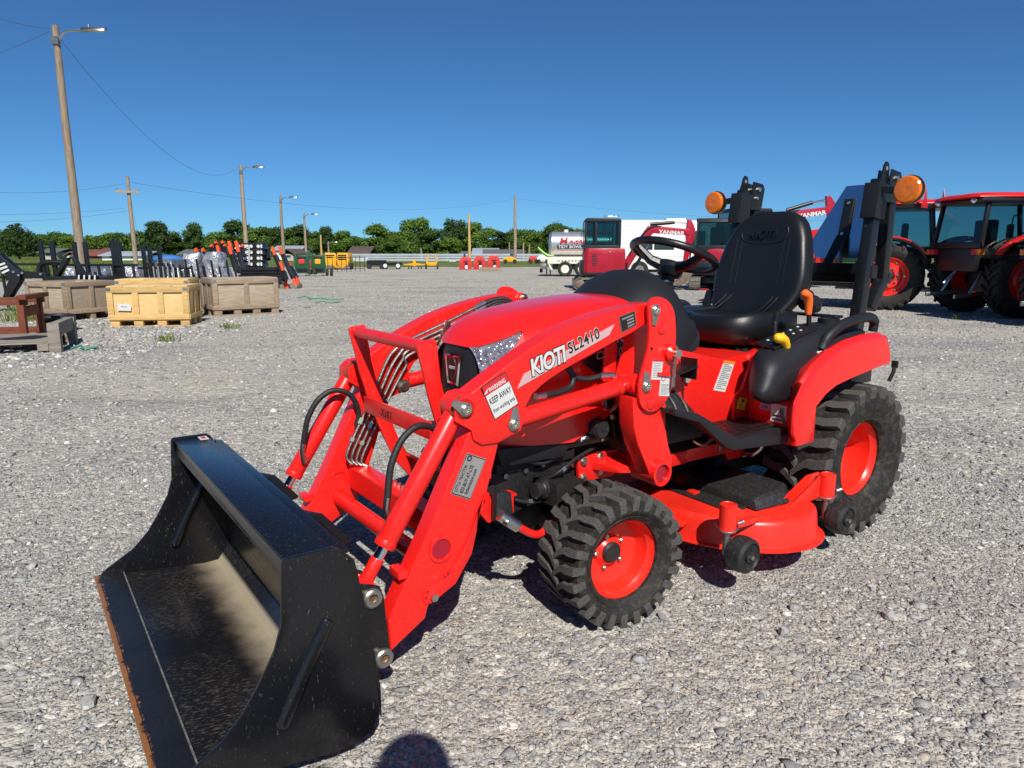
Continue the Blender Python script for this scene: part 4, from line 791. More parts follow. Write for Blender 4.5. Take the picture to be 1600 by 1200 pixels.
for sd in (1, -1):
    yo, yi = sd * .42, sd * .345
    m = MB(); m.prism(BOOM, yi, yo); bo = P(m, 'loader_boom', 'red', bevel=.007, seg=3); arms[sd] = bo
    m = MB(); m.prism(LEG, sd * .35, sd * .415); lg = P(m, 'lower_arm', 'red', bevel=.006, seg=3)
    for y in (sd * .421, sd * .339):
        m = MB(); m.prism(MP, y - .003, y + .003); P(m, 'knee_plate', 'red', bo, .0015)
    # reinforcing plate along the outside of the lower arm
    rpz = [(1.905, .47), (1.880, .52), (1.935, .40), (1.965, .35), (2.012, .292), (2.075, .272), (2.092, .255), (2.093, .236), (2.082, .225), (2.066, .224), (1.985, .262), (1.928, .342), (1.910, .41)]
    m = MB(); m.prism(rpz, sd * .4155, sd * .4195); P(m, 'arm_doubler', 'red', lg, .001)
    m = MB(); m.lathe([(.040, -.036), (.040, .037), (.031, .037), (.031, -.036)], (2.030, sd * .3825, .380), (0, 1, 0), 28, True); P(m, 'arm_bushing', 'red', lg)
    m = MB(); disc(m, 2.030, .380, sd * .352, sd * .4152, .0305); P(m, 'bushing_bore', 'darkred', lg)
    m = MB(); m.b2(2.135, 2.165, sd * .352, sd * .413, .318, .342); P(m, 'stop_block', 'red', lg, .003)
    m = MB(); m.cyl((2.060, sd * .419, .242), (2.060, sd * .431, .242), .012, n=6); P(m, 'arm_bolt', 'zinc', lg)
    for x, z in ((2.084, .246), (2.078, .262), (2.008, .300), (2.020, .292)):
        m = MB(); disc(m, x, z, sd * .4190, sd * .4200, .0048, 12); P(m, 'arm_hole', 'darkred', lg)
    # parking stand flap on the rear edge of the arm
    m = MB(); m.prism([(1.868, .585), (1.852, .612), (1.828, .606), (1.830, .545), (1.862, .53), (1.888, .50)], sd * .372, sd * .378); P(m, 'stand_bracket', 'red', lg, .001); m = MB(); m.cyl((1.852, sd * .378, .553), (1.852, sd * .387, .553), .010, n=12); P(m, 'stand_bolt', 'brass', lg)
    # mast
    m = MB(); m.prism(MAST, sd * .436, sd * .448); ms = P(m, 'loader_mast', 'red', bevel=.003)
    m = MB(); m.prism([(x, min(z, 1.025)) for x, z in MAST], sd * .328, sd * .338); P(m, 'mast_inner_plate', 'red', ms, .003)
    m = MB(); m.prism(LOW, sd * .36, sd * .432); P(m, 'mast_post', 'red', ms, .006)
    m = MB(); m.lathe([(.045, -.44), (.045, -.33), (.034, -.33), (.034, -.44)] if sd < 0 else [(.034, .33), (.034, .452), (.045, .452), (.045, .33)], (1.155, 0, .452), (0, 1, 0), 28, True); P(m, 'cross_tube_collar', 'red', ms)
    for x, z in ((1.184, .966), (1.224, .712)):
        m = MB(); m.lathe([(.019, 0), (.019, sd * .004), (.016, sd * .006), (.001, sd * .006)], (x, sd * .447, z), (0, 1, 0), 20); P(m, 'plug_weld', 'red', ms)
    m = MB(); disc(m, 1.23, .902, sd * .4475, sd * .4490, .006, 12); P(m, 'mast_hole', 'plabelk', ms)
    m = MB(); m.cyl((1.14, sd * .43, .881), (1.14, sd * .49, .881), .015, n=16); pn = P(m, 'hitch_pin', 'zinc', ms)
    m = MB(); m.lathe([(.030, 0), (.030, sd * .016), (.022, sd * .024), (.016, sd * .024)], (1.14, sd * .446, .881), (0, 1, 0), 20); P(m, 'pin_boss', 'red', ms)
    m = MB(); m.bar((1.142, sd * .478, .905), (1.142, sd * .470, .765), .011, .004, (0, 1, 0)); P(m, 'pin_handle', 'steel', pn)
    m = MB(); m.bar((1.20, sd * .454, .815), (1.115, sd * .454, .80), .006, .010); P(m, 'pin_clip', 'red', pn)
    if sd > 0:
        keeper(1.221, 1.030, sd * .448, -85, ms, sd); keeper(1.251, .777, sd * .448, 85, ms, sd)
    else:
        for x, z in ((1.19, 1.030), (1.251, .777)):
            m = MB(); m.cyl((x, -.337, z), (x, -.327, z), .019, n=6); m.cyl((x, -.327, z), (x, -.318, z), .012, n=12); P(m, 'pin_nut', 'zinc', ms)
    # diagonal stay plate behind the boom
    m = MB(); m.prism([(1.325, .78), (1.268, .78), (1.262, .90), (1.300, .945), (1.318, .93)], sd * .31, sd * .318); P(m, 'stay_plate', 'red', ms, .001)
    # knee pins
    if sd > 0: keeper(1.948, .782, .4245, 30, bo, 1); keeper(1.780, .716, .4245, 95, bo, 1)
    else:
        m = MB(); m.cyl((1.765, -.336, .714), (1.765, -.322, .714), .026, n=18); m.cyl((1.765, -.322, .714), (1.765, -.308, .714), .017, n=6); P(m, 'pin_nut', 'steel', bo)
    m = MB(); m.cyl((1.78, sd * .335, .716), (1.78, sd * .4235, .716), .032, n=20); P(m, 'pin_boss', 'red', bo, .002)
    for a_, b_ in ((.335, .352), (.412, .424)): m = MB(); m.cyl((1.948, sd * a_, .782), (1.948, sd * b_, .782), .034, n=20); P(m, 'pin_boss', 'red', bo, .002)
    # lift cylinder
    yc = sd * .383; A, B = V((1.778, yc, .713)), V((1.251, yc, .778)); d = (B - A).normalized()
    m = MB(); m.cyl(A + d * .0, A + d * .455, .0285, n=22); m.cyl(A + d * .452, A + d * .470, .0305, n=22); m.lathe([(.034, -.025), (.034, .025)], A, (0, 1, 0), 20); lc_ = P(m, 'lift_cylinder', 'red', bevel=.002)
    m = MB(); m.cyl(A + d * .46, B - d * .02, .0145, n=16); P(m, 'cylinder_rod', 'chrome', lc_)
    m = MB(); m.lathe([(.034, -.035), (.034, .035)], B, (0, 1, 0), 20); m.cyl(A + d * .488, B, .021, n=14); P(m, 'rod_eye', 'red', lc_, .002)
    m = MB(); m.cyl((1.335, yc, .775), (1.335, yc, .806), .010, n=10); P(m, 'port', 'red', lc_)
    m = MB(); m.tube(bez([(1.325, sd * .375, .806), (1.345, sd * .37, .812), (1.385, sd * .365, .812)]), .011, 10); P(m, 'hose_fitting', 'zinc', lc_)
    m = MB(); m.tube(bez([(1.385, sd * .365, .812), (1.43, sd * .355, .806), (1.47, sd * .345, .815), (1.50, sd * .335, .845)]), .0095, 10); P(m, 'hose', 'hose', lc_)
    m = MB(); m.tube(bez([(1.66, sd * .375, .776), (1.62, sd * .37, .775)]), .011, 10); P(m, 'hose_fitting', 'zinc', lc_)
    m = MB(); m.tube(bez([(1.62, sd * .37, .775), (1.55, sd * .36, .777), (1.50, sd * .352, .788), (1.485, sd * .345, .815), (1.495, sd * .335, .85)]), .0095, 10); P(m, 'hose', 'hose', lc_)
    # tilt cylinder in front of the lower arm
    A, B = V((1.948, yc, .782)), V((2.262, yc, .312)); d = (B - A).normalized()
    m = MB(); m.cyl(A + d * .025, A + d * .425, .0295, n=24); m.cyl(A + d * .42, A + d * .44, .031, n=24); tc_ = P(m, 'tilt_cylinder', 'red', bevel=.002)
    m = MB(); m.lathe([(.040, -.026), (.040, .026)], A, (0, 1, 0), 22); P(m, 'cylinder_eye', 'red', tc_, .003)
    m = MB(); m.lathe([(.0375, -.030), (.0385, -.027), (.0385, .027), (.0375, .030)], A, (0, 1, 0), 22); P(m, 'eye_grease', 'rust', tc_)
    m = MB(); m.cyl(A + d * .43, A + d * .515, .0155, n=16); P(m, 'cylinder_rod', 'chrome', tc_)
    m = MB(); m.cyl(A + d * .475, B, .020, n=14); m.lathe([(.032, -.028), (.032, .028)], B, (0, 1, 0), 20); P(m, 'rod_eye', 'red', tc_, .002)
    s0 = A + d * .39
    m = MB(); m.cyl(s0, s0 + V((-.02, -sd * .030, .03)), .012, n=10); m.tube([s0 + V((-.006, -sd * .034, .012)), s0 + V((.0, -sd * .036, .055)), s0 + V((-.005, -sd * .036, .085))], [.011, .010, .011], 10); P(m, 'hose_fitting', 'zinc', tc_)
    q = s0 + V((-.005, -sd * .036, .08)); hp = [q, (2.152, sd * .342, .585), (2.138, sd * .338, .64), (2.10, sd * .332, .70), (2.045, sd * .326, .728), (1.985, sd * .32, .705), (1.955, sd * .32, .64), (1.965, sd * .322, .585)]
    m = MB(); m.tube(bez(hp, 8), .0100, 12); P(m, 'hose', 'hose', tc_)
# decals on the near boom
bo = arms[1]
def dq(name, quad, mt, y=.4207, th=.0008): m = MB(); m.prism(quad, y, y + th); return P(m, name, mt, bo)
dq('boom_stripe', [(1.765, .821), (1.74, .863), (1.376, .991), (1.400, .956)], 'plabelpink')
d1 = V((-.125, 0, .040)); 
text('boom_lettering_edge', 'KIOTI', .072, (1.712, .4218, .853), (-.95, 0, .255), (.0, 0, 1), 'plabelk', bo, .16, .0052, .0006, .92, sx=.80)
text('boom_lettering', 'KIOTI', .072, (1.712, .4226, .853), (-.95, 0, .255), (.0, 0, 1), 'plabel', bo, .16, .0022, .0006, .92, sx=.80)
text('boom_model_edge', 'SL2410', .050, (1.567, .4218, .909), (-.948, 0, .318), (.0, 0, 1), 'plabel', bo, 0, .0024, .0006, 1.08, sx=.86)
text('boom_model_lettering', 'SL2410', .050, (1.567, .4226, .909), (-.948, 0, .318), (.0, 0, 1), 'plabelk', bo, 0, .0008, .0006, 1.08, sx=.86)
W = [(1.895, .840), (1.809, .877), (1.762, .776), (1.848, .738)]; Y3 = .4245
def inset(q, k): c = sum((V(a) for a in q), V((0, 0))) / len(q); return [tuple(c + (V(a) - c) * k) for a in q]
dq('warning_sign_border', W, 'plabelk', Y3); dq('warning_sign', inset(W, .955), 'plabel', Y3 + .0005)
i2 = inset(W, .955); a_, b_ = V(i2[0]).lerp(V(i2[3]), .27), V(i2[1]).lerp(V(i2[2]), .27); dq('warning_band', [i2[0], i2[1], tuple(b_), tuple(a_)], 'plabelr', Y3 + .0011)
xd, yd = (-.919, 0, .394), (.394, 0, .919)
text('warning_lettering', 'WARNING', .0185, (1.868, Y3 + .0022, .8225), xd, yd, 'plabel', bo, 0, .0004, sx=.72)
dq('warning_triangle', [(1.8855, .8165), (1.8735, .8217), (1.8745, .834)], 'plabel', Y3 + .0014)
text('warning_lettering', 'KEEP AWAY', .0265, (1.8625, Y3 + .0016, .7845), xd, yd, 'plabelk', bo, 0, .0003, sx=.565)
text('warning_lettering', 'from working area', .0190, (1.850, Y3 + .0016, .7588), xd, yd, 'plabelk', bo, 0, .0001, sx=.565)
Q = [(1.939, .650), (1.875, .621), (1.931, .510), (1.994, .541)]; Y4 = .4160
m = MB(); m.prism(Q, Y4, Y4 + .0012); dp = P(m, 'dealer_plate', 'plabelk'); m = MB(); m.prism(inset(Q, .955), Y4 + .0006, Y4 + .0018); P(m, 'plate_field', 'plabelg', dp); m = MB(); m.prism(inset(Q, 1.03), Y4 - .0002, Y4 + .0008); P(m, 'plate_edge', 'plabelg', dp)
xd, yd = (-.048, 0, .092), (.064, 0, .030)
text('plate_lettering', 'LITTLE TRACTOR', .0150, (1.976, Y4 + .0022, .541), xd, yd, 'plabelk', dp, 0, .0001, sx=.70)
text('plate_lettering', '833-BUY-AT-LTE', .0170, (1.957, Y4 + .0022, .533), xd, yd, 'plabelk', dp, 0, .0003, sx=.70)
text('plate_lettering', 'littletractor.com', .0165, (1.942, Y4 + .0022, .526), xd, yd, 'plabelk', dp, 0, .0002, sx=.72)
m = MB(); m.cyl((1.9315, Y4 + .0012, .634), (1.9315, Y4 + .0022, .634), .0085, n=20); P(m, 'plate_emblem', 'plabelk', dp); m = MB(); m.cyl((1.9315, Y4 + .0020, .634), (1.9315, Y4 + .0027, .634), .0045, n=12); P(m, 'plate_emblem_field', 'plabelg', dp)
S_ = [(1.359, 1.013), (1.287, 1.030), (1.277, .982), (1.345, .960)]
dq('spec_plate', S_, 'steel'); dq('spec_plate_field', inset(S_, .88), 'plabelk', .4214)
for k in range(4):
    t0, t1 = .18 + k * .2, .27 + k * .2; A0, B0 = V(S_[0]).lerp(V(S_[3]), t0), V(S_[1]).lerp(V(S_[2]), t0); A1, B1 = V(S_[0]).lerp(V(S_[3]), t1), V(S_[1]).lerp(V(S_[2]), t1); e0 = .15 if k < 1 else .42
    dq('spec_plate_line', [tuple(A0.lerp(B0, e0)), tuple(A0.lerp(B0, .86)), tuple(A1.lerp(B1, .86)), tuple(A1.lerp(B1, e0))], 'plabelg', .4222)
for q_ in ([(1.222, .866), (1.172, .861), (1.180, .791), (1.229, .797)], [(1.180, .818), (1.130, .811), (1.136, .729), (1.187, .736)]):
    m = MB(); m.prism(q_, .4482, .4490); lb = P(m, 'mast_sticker', 'plabel'); A, B, C_, D = [V(a) for a in q_]
    m = MB(); m.prism([tuple(A), tuple(B), tuple(B.lerp(C_, .12)), tuple(A.lerp(D, .12))], .4488, .4496); P(m, 'sticker_header', 'plabelr', lb)
    for k in range(9):
        t = (.20 if q_[0][0] > 1.2 else .50) + k * (.083 if q_[0][0] > 1.2 else .052); a0, b0 = A.lerp(D, t), B.lerp(C_, t)
        m = MB(); m.prism([tuple(a0.lerp(b0, .1)), tuple(a0.lerp(b0, .9 - .2 * (k % 3 == 2))), tuple(a0.lerp(b0, .9 - .2 * (k % 3 == 2)) - V((0, .0018))), tuple(a0.lerp(b0, .1) - V((0, .0018)))], .4488, .4494); P(m, 'sticker_line', 'plabelgt', lb)
    if q_[0][0] < 1.2:
        m = MB(); m.torus((1.168, .4492, .795), (0, 1, 0), .009, .0015, 18, 6); P(m, 'sticker_symbol', 'plabelr', lb)
# cross members
m = MB(); m.b2(1.925, 1.995, -.345, .345, .345, .432); P(m, 'cross_beam', 'red', bevel=.010, seg=3)
for y_ in (-.05, -.02, .01, .25, .28):
    m = MB(); m.cyl((1.945, y_, .43), (1.945, y_, .442), .010, n=6); P(m, 'beam_bolt', 'zinc')
m = MB(); m.cyl((2.03, -.35, .31), (2.03, .35, .31), .028, n=18); P(m, 'torque_tube', 'red')
m = MB(); m.cyl((1.155, -.43, .452), (1.155, .43, .452), .034, n=20); P(m, 'mast_cross_tube', 'red')
m = MB(); disc(m, 1.155, .452, .44, .4415, .033); P(m, 'tube_bore', 'darkred')
# mounting plates bolted to the chassis
for sd in (1, -1):
    m = MB(); m.prism([(1.358, .492), (1.19, .494), (1.10, .475), (1.10, .43), (1.19, .392), (1.353, .400)], sd * .215, sd * .232); mp_ = P(m, 'loader_mount_plate', 'red', bevel=.004)
    m = MB(); m.rings([[(1.29, sd * .232, .468), (1.29, sd * .232, .435), (1.16, sd * .232, .425), (1.16, sd * .232, .485)], [(1.25, sd * .33, .458), (1.25, sd * .33, .440), (1.12, sd * .36, .425), (1.12, sd * .36, .475)]]); P(m, 'mount_gusset', 'red', mp_, .004)
    for x, z in ((1.335, .478), (1.255, .483), (1.26, .425), (1.335, .415)):
        m = MB(); m.cyl((x, sd * .232, z), (x, sd * .238, z), .0155, n=16); m.cyl((x, sd * .238, z), (x, sd * .248, z), .011, n=6); P(m, 'mount_bolt', 'zinc', mp_)
# hydraulic lines along the inside of the far boom
for k in range(4):
    o_ = k * .019
    pth = bez([(1.44, -.320, 1.000 - o_ * .9), (1.585, -.320, .945 - o_), (1.745, -.320, .888 - o_), (1.800 - o_ * .8, -.320, .858 - o_ * 1.1), (1.838 - o_ * 1.0, -.320, .812 - o_ * 1.0), (1.895 - o_, -.318, .70 - o_ * .6), (1.965 - o_, -.316, .575 - o_ * .55), (2.005 - o_, -.314, .50 - o_ * .5), (2.010 - o_, -.312, .47 - o_ * .5), (1.995 - o_, -.30, .448 - o_ * .3)], 6)
    m = MB(); m.tube(pth, .0062, 8); hl = P(m, 'hydraulic_line', 'steel')
    for i in (len(pth) * 63 // 100, len(pth) * 70 // 100):
        if k in (0, 2): m = MB(); m.cyl(pth[i], pth[i + 1], .0135, n=6); P(m, 'line_fitting', 'brass', hl)
    d0 = (pth[0] - pth[1]).normalized(); m = MB(); m.cyl(pth[0], pth[0] + d0 * .05, .011, n=10); P(m, 'line_fitting', 'zinc', hl)
    m = MB(); m.tube(bez([pth[0] + d0 * .05, (1.34, -.315, 1.03 - o_ * .5), (1.29, -.305, 1.025 - o_ * .5), (1.24, -.29, .98)]), .010, 8); P(m, 'hose', 'hose', hl)
for x_, z_ in ((1.59, .915), (1.89, .69)):
    m = MB(); m.box(x_, -.312, z_, .022, .016, .085, rotm(0, R(-25 if x_ < 1.7 else 35), 0)); P(m, 'line_clamp', 'zinc', bevel=.002)
# grille guard
GP = [(2.010, .955), (1.998, .962), (1.950, .967), (1.942, .955), (1.930, .84), (1.905, .73), (1.872, .645), (1.835, .545), (1.795, .468), (1.715, .425), (1.66, .42), (1.66, .36), (1.763, .345), (1.850, .455), (1.905, .58), (1.950, .71), (1.975, .80), (1.990, .87)]
gg = link('grille_guard', None, TR)
for sd in (1, -1):
    m = MB(); m.prism(GP, sd * .252 - .006, sd * .252 + .006); P(m, 'guard_post', 'red', gg, .003)
m = MB(); m.cyl((1.978, -.25, .943), (1.978, .25, .943), .020, n=20); P(m, 'guard_bar', 'red', gg)
m = MB(); m.b2(1.9575, 1.9655, -.246, .246, .655, .712); gpl = P(m, 'guard_plate', 'red', gg, .0015)
text('guard_lettering', 'XI87', .036, (1.9660, -.10, .668), (0, 1, 0), (0, 0, 1), 'plabelk', gg, 0, .0006, .0006, 1.25)
m = MB(); m.prism([(1.80, .475), (1.715, .425), (1.64, .42), (1.64, .412), (1.715, .416), (1.806, .466)], -.246, .246); P(m, 'guard_foot_plate', 'red', gg)

# ---------------- bucket
BK = link('bucket', None, TR)
inn = [(2.815, .106), (2.47, .064), (2.42, .066), (2.372, .128), (2.372, .25), (2.405, .43), (2.430, .512), (2.430, .540)]
out = [(2.420, .545), (2.396, .44), (2.362, .255), (2.362, .122), (2.412, .052), (2.47, .054), (2.815, .096)]
m = MB(); m.prism(inn + out, -.622, .622); P(m, 'bucket_shell', 'bucketin', BK)
m = MB(); m.b2(2.425, 2.538, -.622, .622, .545, .556); m.b2(2.526, 2.538, -.622, .622, .505, .545); m.prism([(2.44, .50), (2.53, .505), (2.53, .512), (2.44, .512)], -.62, .62); P(m, 'top_beam', 'bucket', BK, .003)
m = MB(); m.b2(2.38, 2.425, -.60, .60, .525, .538); m.prism([(2.33, .40), (2.40, .43), (2.422, .53), (2.39, .53)], -.50, .50); P(m, 'rear_stiffener', 'bucket', BK, .004)
SP = [(2.547, .553), (2.540, .562), (2.427, .562), (2.412, .552), (2.385, .50), (2.35, .32), (2.333, .14), (2.334, .10), (2.350, .068), (2.385, .048), (2.45, .046), (2.60, .068), (2.81, .100), (2.80, .118), (2.70, .178), (2.65, .230), (2.616, .280), (2.575, .352), (2.556, .41)]
for sd in (1, -1):
    m = MB(); m.prism(SP, sd * .622, sd * .631); sp = P(m, 'side_plate', 'bucket', BK, .002)
    m = MB(); m.tube(bez([(2.447, sd * .622, .39), (2.46, sd * .624, .37), (2.515, sd * .624, .27), (2.560, sd * .622, .18), (2.572, sd * .619, .155)], 6), [.010, .017, .019] + [.019] * 18 + [.017, .013, .008, .004], 12); P(m, 'pressed_rib', 'bucket', BK)
    m = MB(); m.tube(bez([(2.447, sd * .621, .39), (2.46, sd * .616, .37), (2.515, sd * .615, .27), (2.560, sd * .616, .18), (2.572, sd * .621, .155)], 6), [.010, .014, .016] + [.016] * 18 + [.014, .011, .008, .004], 12); P(m, 'pressed_rib', 'bucket', BK)
    m = MB(); m.prism([(2.412, .552), (2.385, .51), (2.335, .15), (2.318, .10), (2.318, .16), (2.345, .36), (2.372, .51)], sd * .60, sd * .612); P(m, 'corner_gusset', 'bucket', BK, .001)
    BPl = [(2.37, .372), (2.31, .362), (2.268, .350), (2.236, .335), (2.226, .305), (2.214, .15), (2.206, .118), (2.226, .098), (2.30, .085), (2.37, .085)]
    for y in (sd * .441, sd * .325):
        m = MB(); m.prism(BPl, y - .005, y + .005); P(m, 'mount_ear', 'bucket', BK, .002)
    for x, z in ((2.262, .312), (2.236, .128)):
        m = MB(); m.cyl((x, sd * .322, z), (x, sd * .450, z), .015, n=16); m.lathe([(.027, 0), (.027, sd * .012), (.022, sd * .016), (.014, sd * .016), (.013, sd * .006), (.001, sd * .006)], (x, sd * .446, z), (0, 1, 0), 22); P(m, 'bucket_pin', 'pin', BK)
    m = MB(); m.cyl((2.236, sd * .4515, .128 if sd else 0), (2.236, sd * .453, .128), .010, n=12); m.cyl((2.262, sd * .4515, .312), (2.262, sd * .453, .312), .010, n=12); P(m, 'pin_core', 'rust', BK)
m = MB(); m.prism([(2.828, .1045), (2.826, .1000), (2.79, .0935), (2.735, .0875), (2.735, .1000), (2.79, .1075)], -.634, .634); P(m, 'cutting_edge', 'cutedge', BK)
m = MB(); m.tube([(2.737, -.62, .1000), (2.737, .62, .1000)], .0028, 6); P(m, 'weld_bead', 'weld', BK)
for y_ in (-.24, .20):
    m = MB(); m.bar((2.36, y_ - .10, .470), (2.31, y_, .472), .030, .012, (0, 0, 1)); m.bar((2.312, y_ - .004, .474), (2.272, y_ + .115, .425), .030, .012, (0, 0, 1)); P(m, 'quick_hitch_hook', 'black', BK, .002)
m = MB(); m.box(2.447, -.575, .5585, .028, .05, .0018); P(m, 'bucket_sticker', 'plabel', BK); m = MB(); m.box(2.447, -.575, .5600, .014, .03, .0014); P(m, 'sticker_symbol', 'plabelr', BK)

# ---------------- mower deck slung under the tractor
DK = link('mower_deck', None, TR)
half = [(.95, 0), (.962, .20), (.955, .36), (.90, .50), (.82, .60), (.73, .665), (.62, .692), (.52, .675), (.44, .62), (.40, .53), (.385, .40), (.38, .2), (.38, 0)]
hb = smoothpoly(half + [(x, -y) for x, y in reversed(half[1:-1])], 3)
def plan(k, z, cx=.66): return [(cx + (x - cx) * k, y * (k * .6 + .4) if abs(y) < .3 else y * k, z) for x, y in hb]
m = MB(); m.rings([[(cx_, cy_, z_) for cx_, cy_, z_ in plan(1.035, .132)], plan(1.035, .138), plan(1.0, .141), plan(.995, .152), plan(.985, .222), plan(.975, .236), plan(.955, .244), plan(.5, .250)], True); P(m, 'deck_shell', 'reddeck', DK, ang=40)
m = MB(); m.prism([(.945, .40), (.955, .05), (1.03, .05), (1.045, .30), (1.0, .42)], .205, .213, 'z'); m.prism([(.98, .16), (1.045, .17), (1.03, .212), (.94, .235)], .0, .34); P(m, 'front_baffle', 'reddeck', DK, .004)
m = MB(); m.rings([[(.74, .19, .252), (.475, .19, .252), (.475, .52, .252), (.55, .565, .252), (.73, .545, .252)], [(.735, .195, .285), (.48, .195, .30), (.485, .50, .298), (.55, .54, .290), (.725, .53, .285)], [(.725, .205, .297), (.49, .205, .308), (.495, .49, .306), (.55, .525, .300), (.715, .52, .295)]]); bc = P(m, 'belt_cover', 'blackdirty', DK, .004)
m = MB(); m.cyl((.55, .33, .300), (.55, .33, .3075), .014, n=16); P(m, 'cover_hole', 'plabelk', DK)
m = MB(); m.b2(.735, .82, .02, .50, .2475, .258); P(m, 'deck_label_strip', 'blackdirty', DK, .002)
for y_ in (.26, .44):
    m = MB(); m.b2(.765, .80, y_, y_ + .04, .258, .268); P(m, 'cover_catch', 'reddeck', DK, .002)
def caster(x, y, bx, by, ry):
    m = MB(); m.cyl((x, y, .245), (x, y, .345), .031, n=22); m.lathe([(.031, .345), (.024, .348), (.018, .340), (.018, .25)], (x, y, 0), (0, 0, 1), 22)
    t = MB(); t.prism([(bx[0], .24), (x - .0, .24), (x, .335), (bx[1], .25)], by - .004, by + .004) if False else None
    ct = P(m, 'caster_post', 'reddeck', DK)
    m = MB(); m.cyl((x, y, .16), (x, y, .25), .0145, n=14); m.bar((x, y, .185), (x - .02, y + ry * .012, .165), .03, .03); P(m, 'caster_fork', 'steel', DK)
    wy = y + ry * .048; wx = x - .03
    m = MB(); m.lathe([(.050, -.04), (.062, -.028), (.066, 0), (.062, .028), (.050, .036), (.046, .028), (.020, .024), (.020, .034), (.001, .034)], (wx, wy, .168), (0, 1, 0), 30); cw = P(m, 'caster_wheel', 'blackdirty', DK)
    for k in range(6):
        a = R(60 * k); m = MB(); yy = wy + ry * .0262; m.cyl((wx + .034 * math.cos(a), yy - .001, .168 + .034 * math.sin(a)), (wx + .034 * math.cos(a), yy + ry * .0025, .168 + .034 * math.sin(a)), .0095, n=10); P(m, 'wheel_hole', 'plabelk', DK)
    m = MB(); m.cyl((wx, wy - .045, .168), (wx, wy + ry * .044, .168), .009, n=6); m.cyl((x, y, .185), (wx, wy - ry * .045, .168), .010, n=8); P(m, 'caster_axle', 'zinc', DK)
    m = MB(); m.torus((x, y + .0, .262), (.25, .15, 1), .036, .003, 20, 6); m.cyl((x - .02, y + ry * .03, .28), (x - .035, y + ry * .042, .288), .008, n=8); P(m, 'pin_ring', 'zinc', DK)
for sd in (1, -1):
    caster(.972, sd * .598, None, 0, sd); caster(.362, sd * .605, None, 0, sd)
    m = MB(); m.prism([(.62, .248), (.395, .248), (.335, .25), (.335, .335), (.42, .335)], sd * .545, sd * .553); m.prism([(.60, .245), (.36, .245), (.36, .33), (.39, .34)], sd * .585, sd * .592); P(m, 'rear_caster_arm', 'reddeck', DK, .002)
    m = MB(); m.prism([(.80, .22), (.955, .25), (.955, .33), (.935, .335), (.80, .255)], sd * .575, sd * .585); m.prism([(.70, .235), (.97, .245), (.97, .27), (.78, .26)], sd * .595, sd * .604); P(m, 'front_caster_arm', 'reddeck', DK, .002)
    m = MB(); m.bar((1.08, sd * .36, .455), (.86, sd * .30, .43), .012, .05); m.bar((.86, sd * .30, .432), (.50, sd * .24, .40), .010, .05); P(m, 'deck_link', 'red', DK, .002)
    m = MB(); m.prism([(.58, .44), (.44, .44), (.40, .42), (.42, .34), (.52, .34)], sd * .232, sd * .24); P(m, 'lift_plate', 'red', DK, .002)
    m = MB(); m.tube(bez([(.43, sd * .25, .35), (.44, sd * .28, .365), (.45, sd * .31, .37), (.43, sd * .335, .40), (.425, sd * .34, .44)]), .009, 8); P(m, 'lift_pin_handle', 'zinc', DK)
    m = MB(); m.b2(.60, .62, sd * .25, sd * .27, .40, .50); P(m, 'deck_hanger', 'steel', DK, .002)
    m = MB(); m.tube(bez([(.80, sd * .28, .48), (.76, sd * .30, .46), (.72, sd * .31, .48), (.68, sd * .30, .47)]), .006, 6); P(m, 'spring', 'zinc', DK)
text('deck_lettering', '2', .05, (.92, .40, .2500), (0, -1, 0), (-1, 0, 0), 'plabel', DK) if False else None
# ================================================================== helpers for laying out the yard
TH = R(10.573); CT, ST = math.cos(TH), math.sin(TH)
def at(u, v, Y):
    """survey point: where the sight line through photo point (u, v) meets the vertical plane at distance Y"""
    a, b = (u - 800) / 1109, (600 - v) / 1109; d = V((a, CT + b * ST, -ST + b * CT)); return V((0, 0, CAM_H)) + d * (Y / d.y)
def part(mb, name, material, parent, bevel=0, **k): return mb.obj(name, material, parent, bevel, **k)
BOXC = {}
def board(parent, name, x0, x1, y0, y1, z0, z1, mt, bevel=.004):
    key = (round(x1 - x0, 3), round(y1 - y0, 3), round(z1 - z0, 3), mt)
    if key not in BOXC:
        m = MB(); m.box(0, 0, 0, *key[:3]); me = m.mesh(name, min(bevel, min(key[:3]) * .3)); me.materials.append(M[mt]); BOXC[key] = me
    return link(name, BOXC[key], parent, ((x0 + x1) / 2, (y0 + y1) / 2, (z0 + z1) / 2))

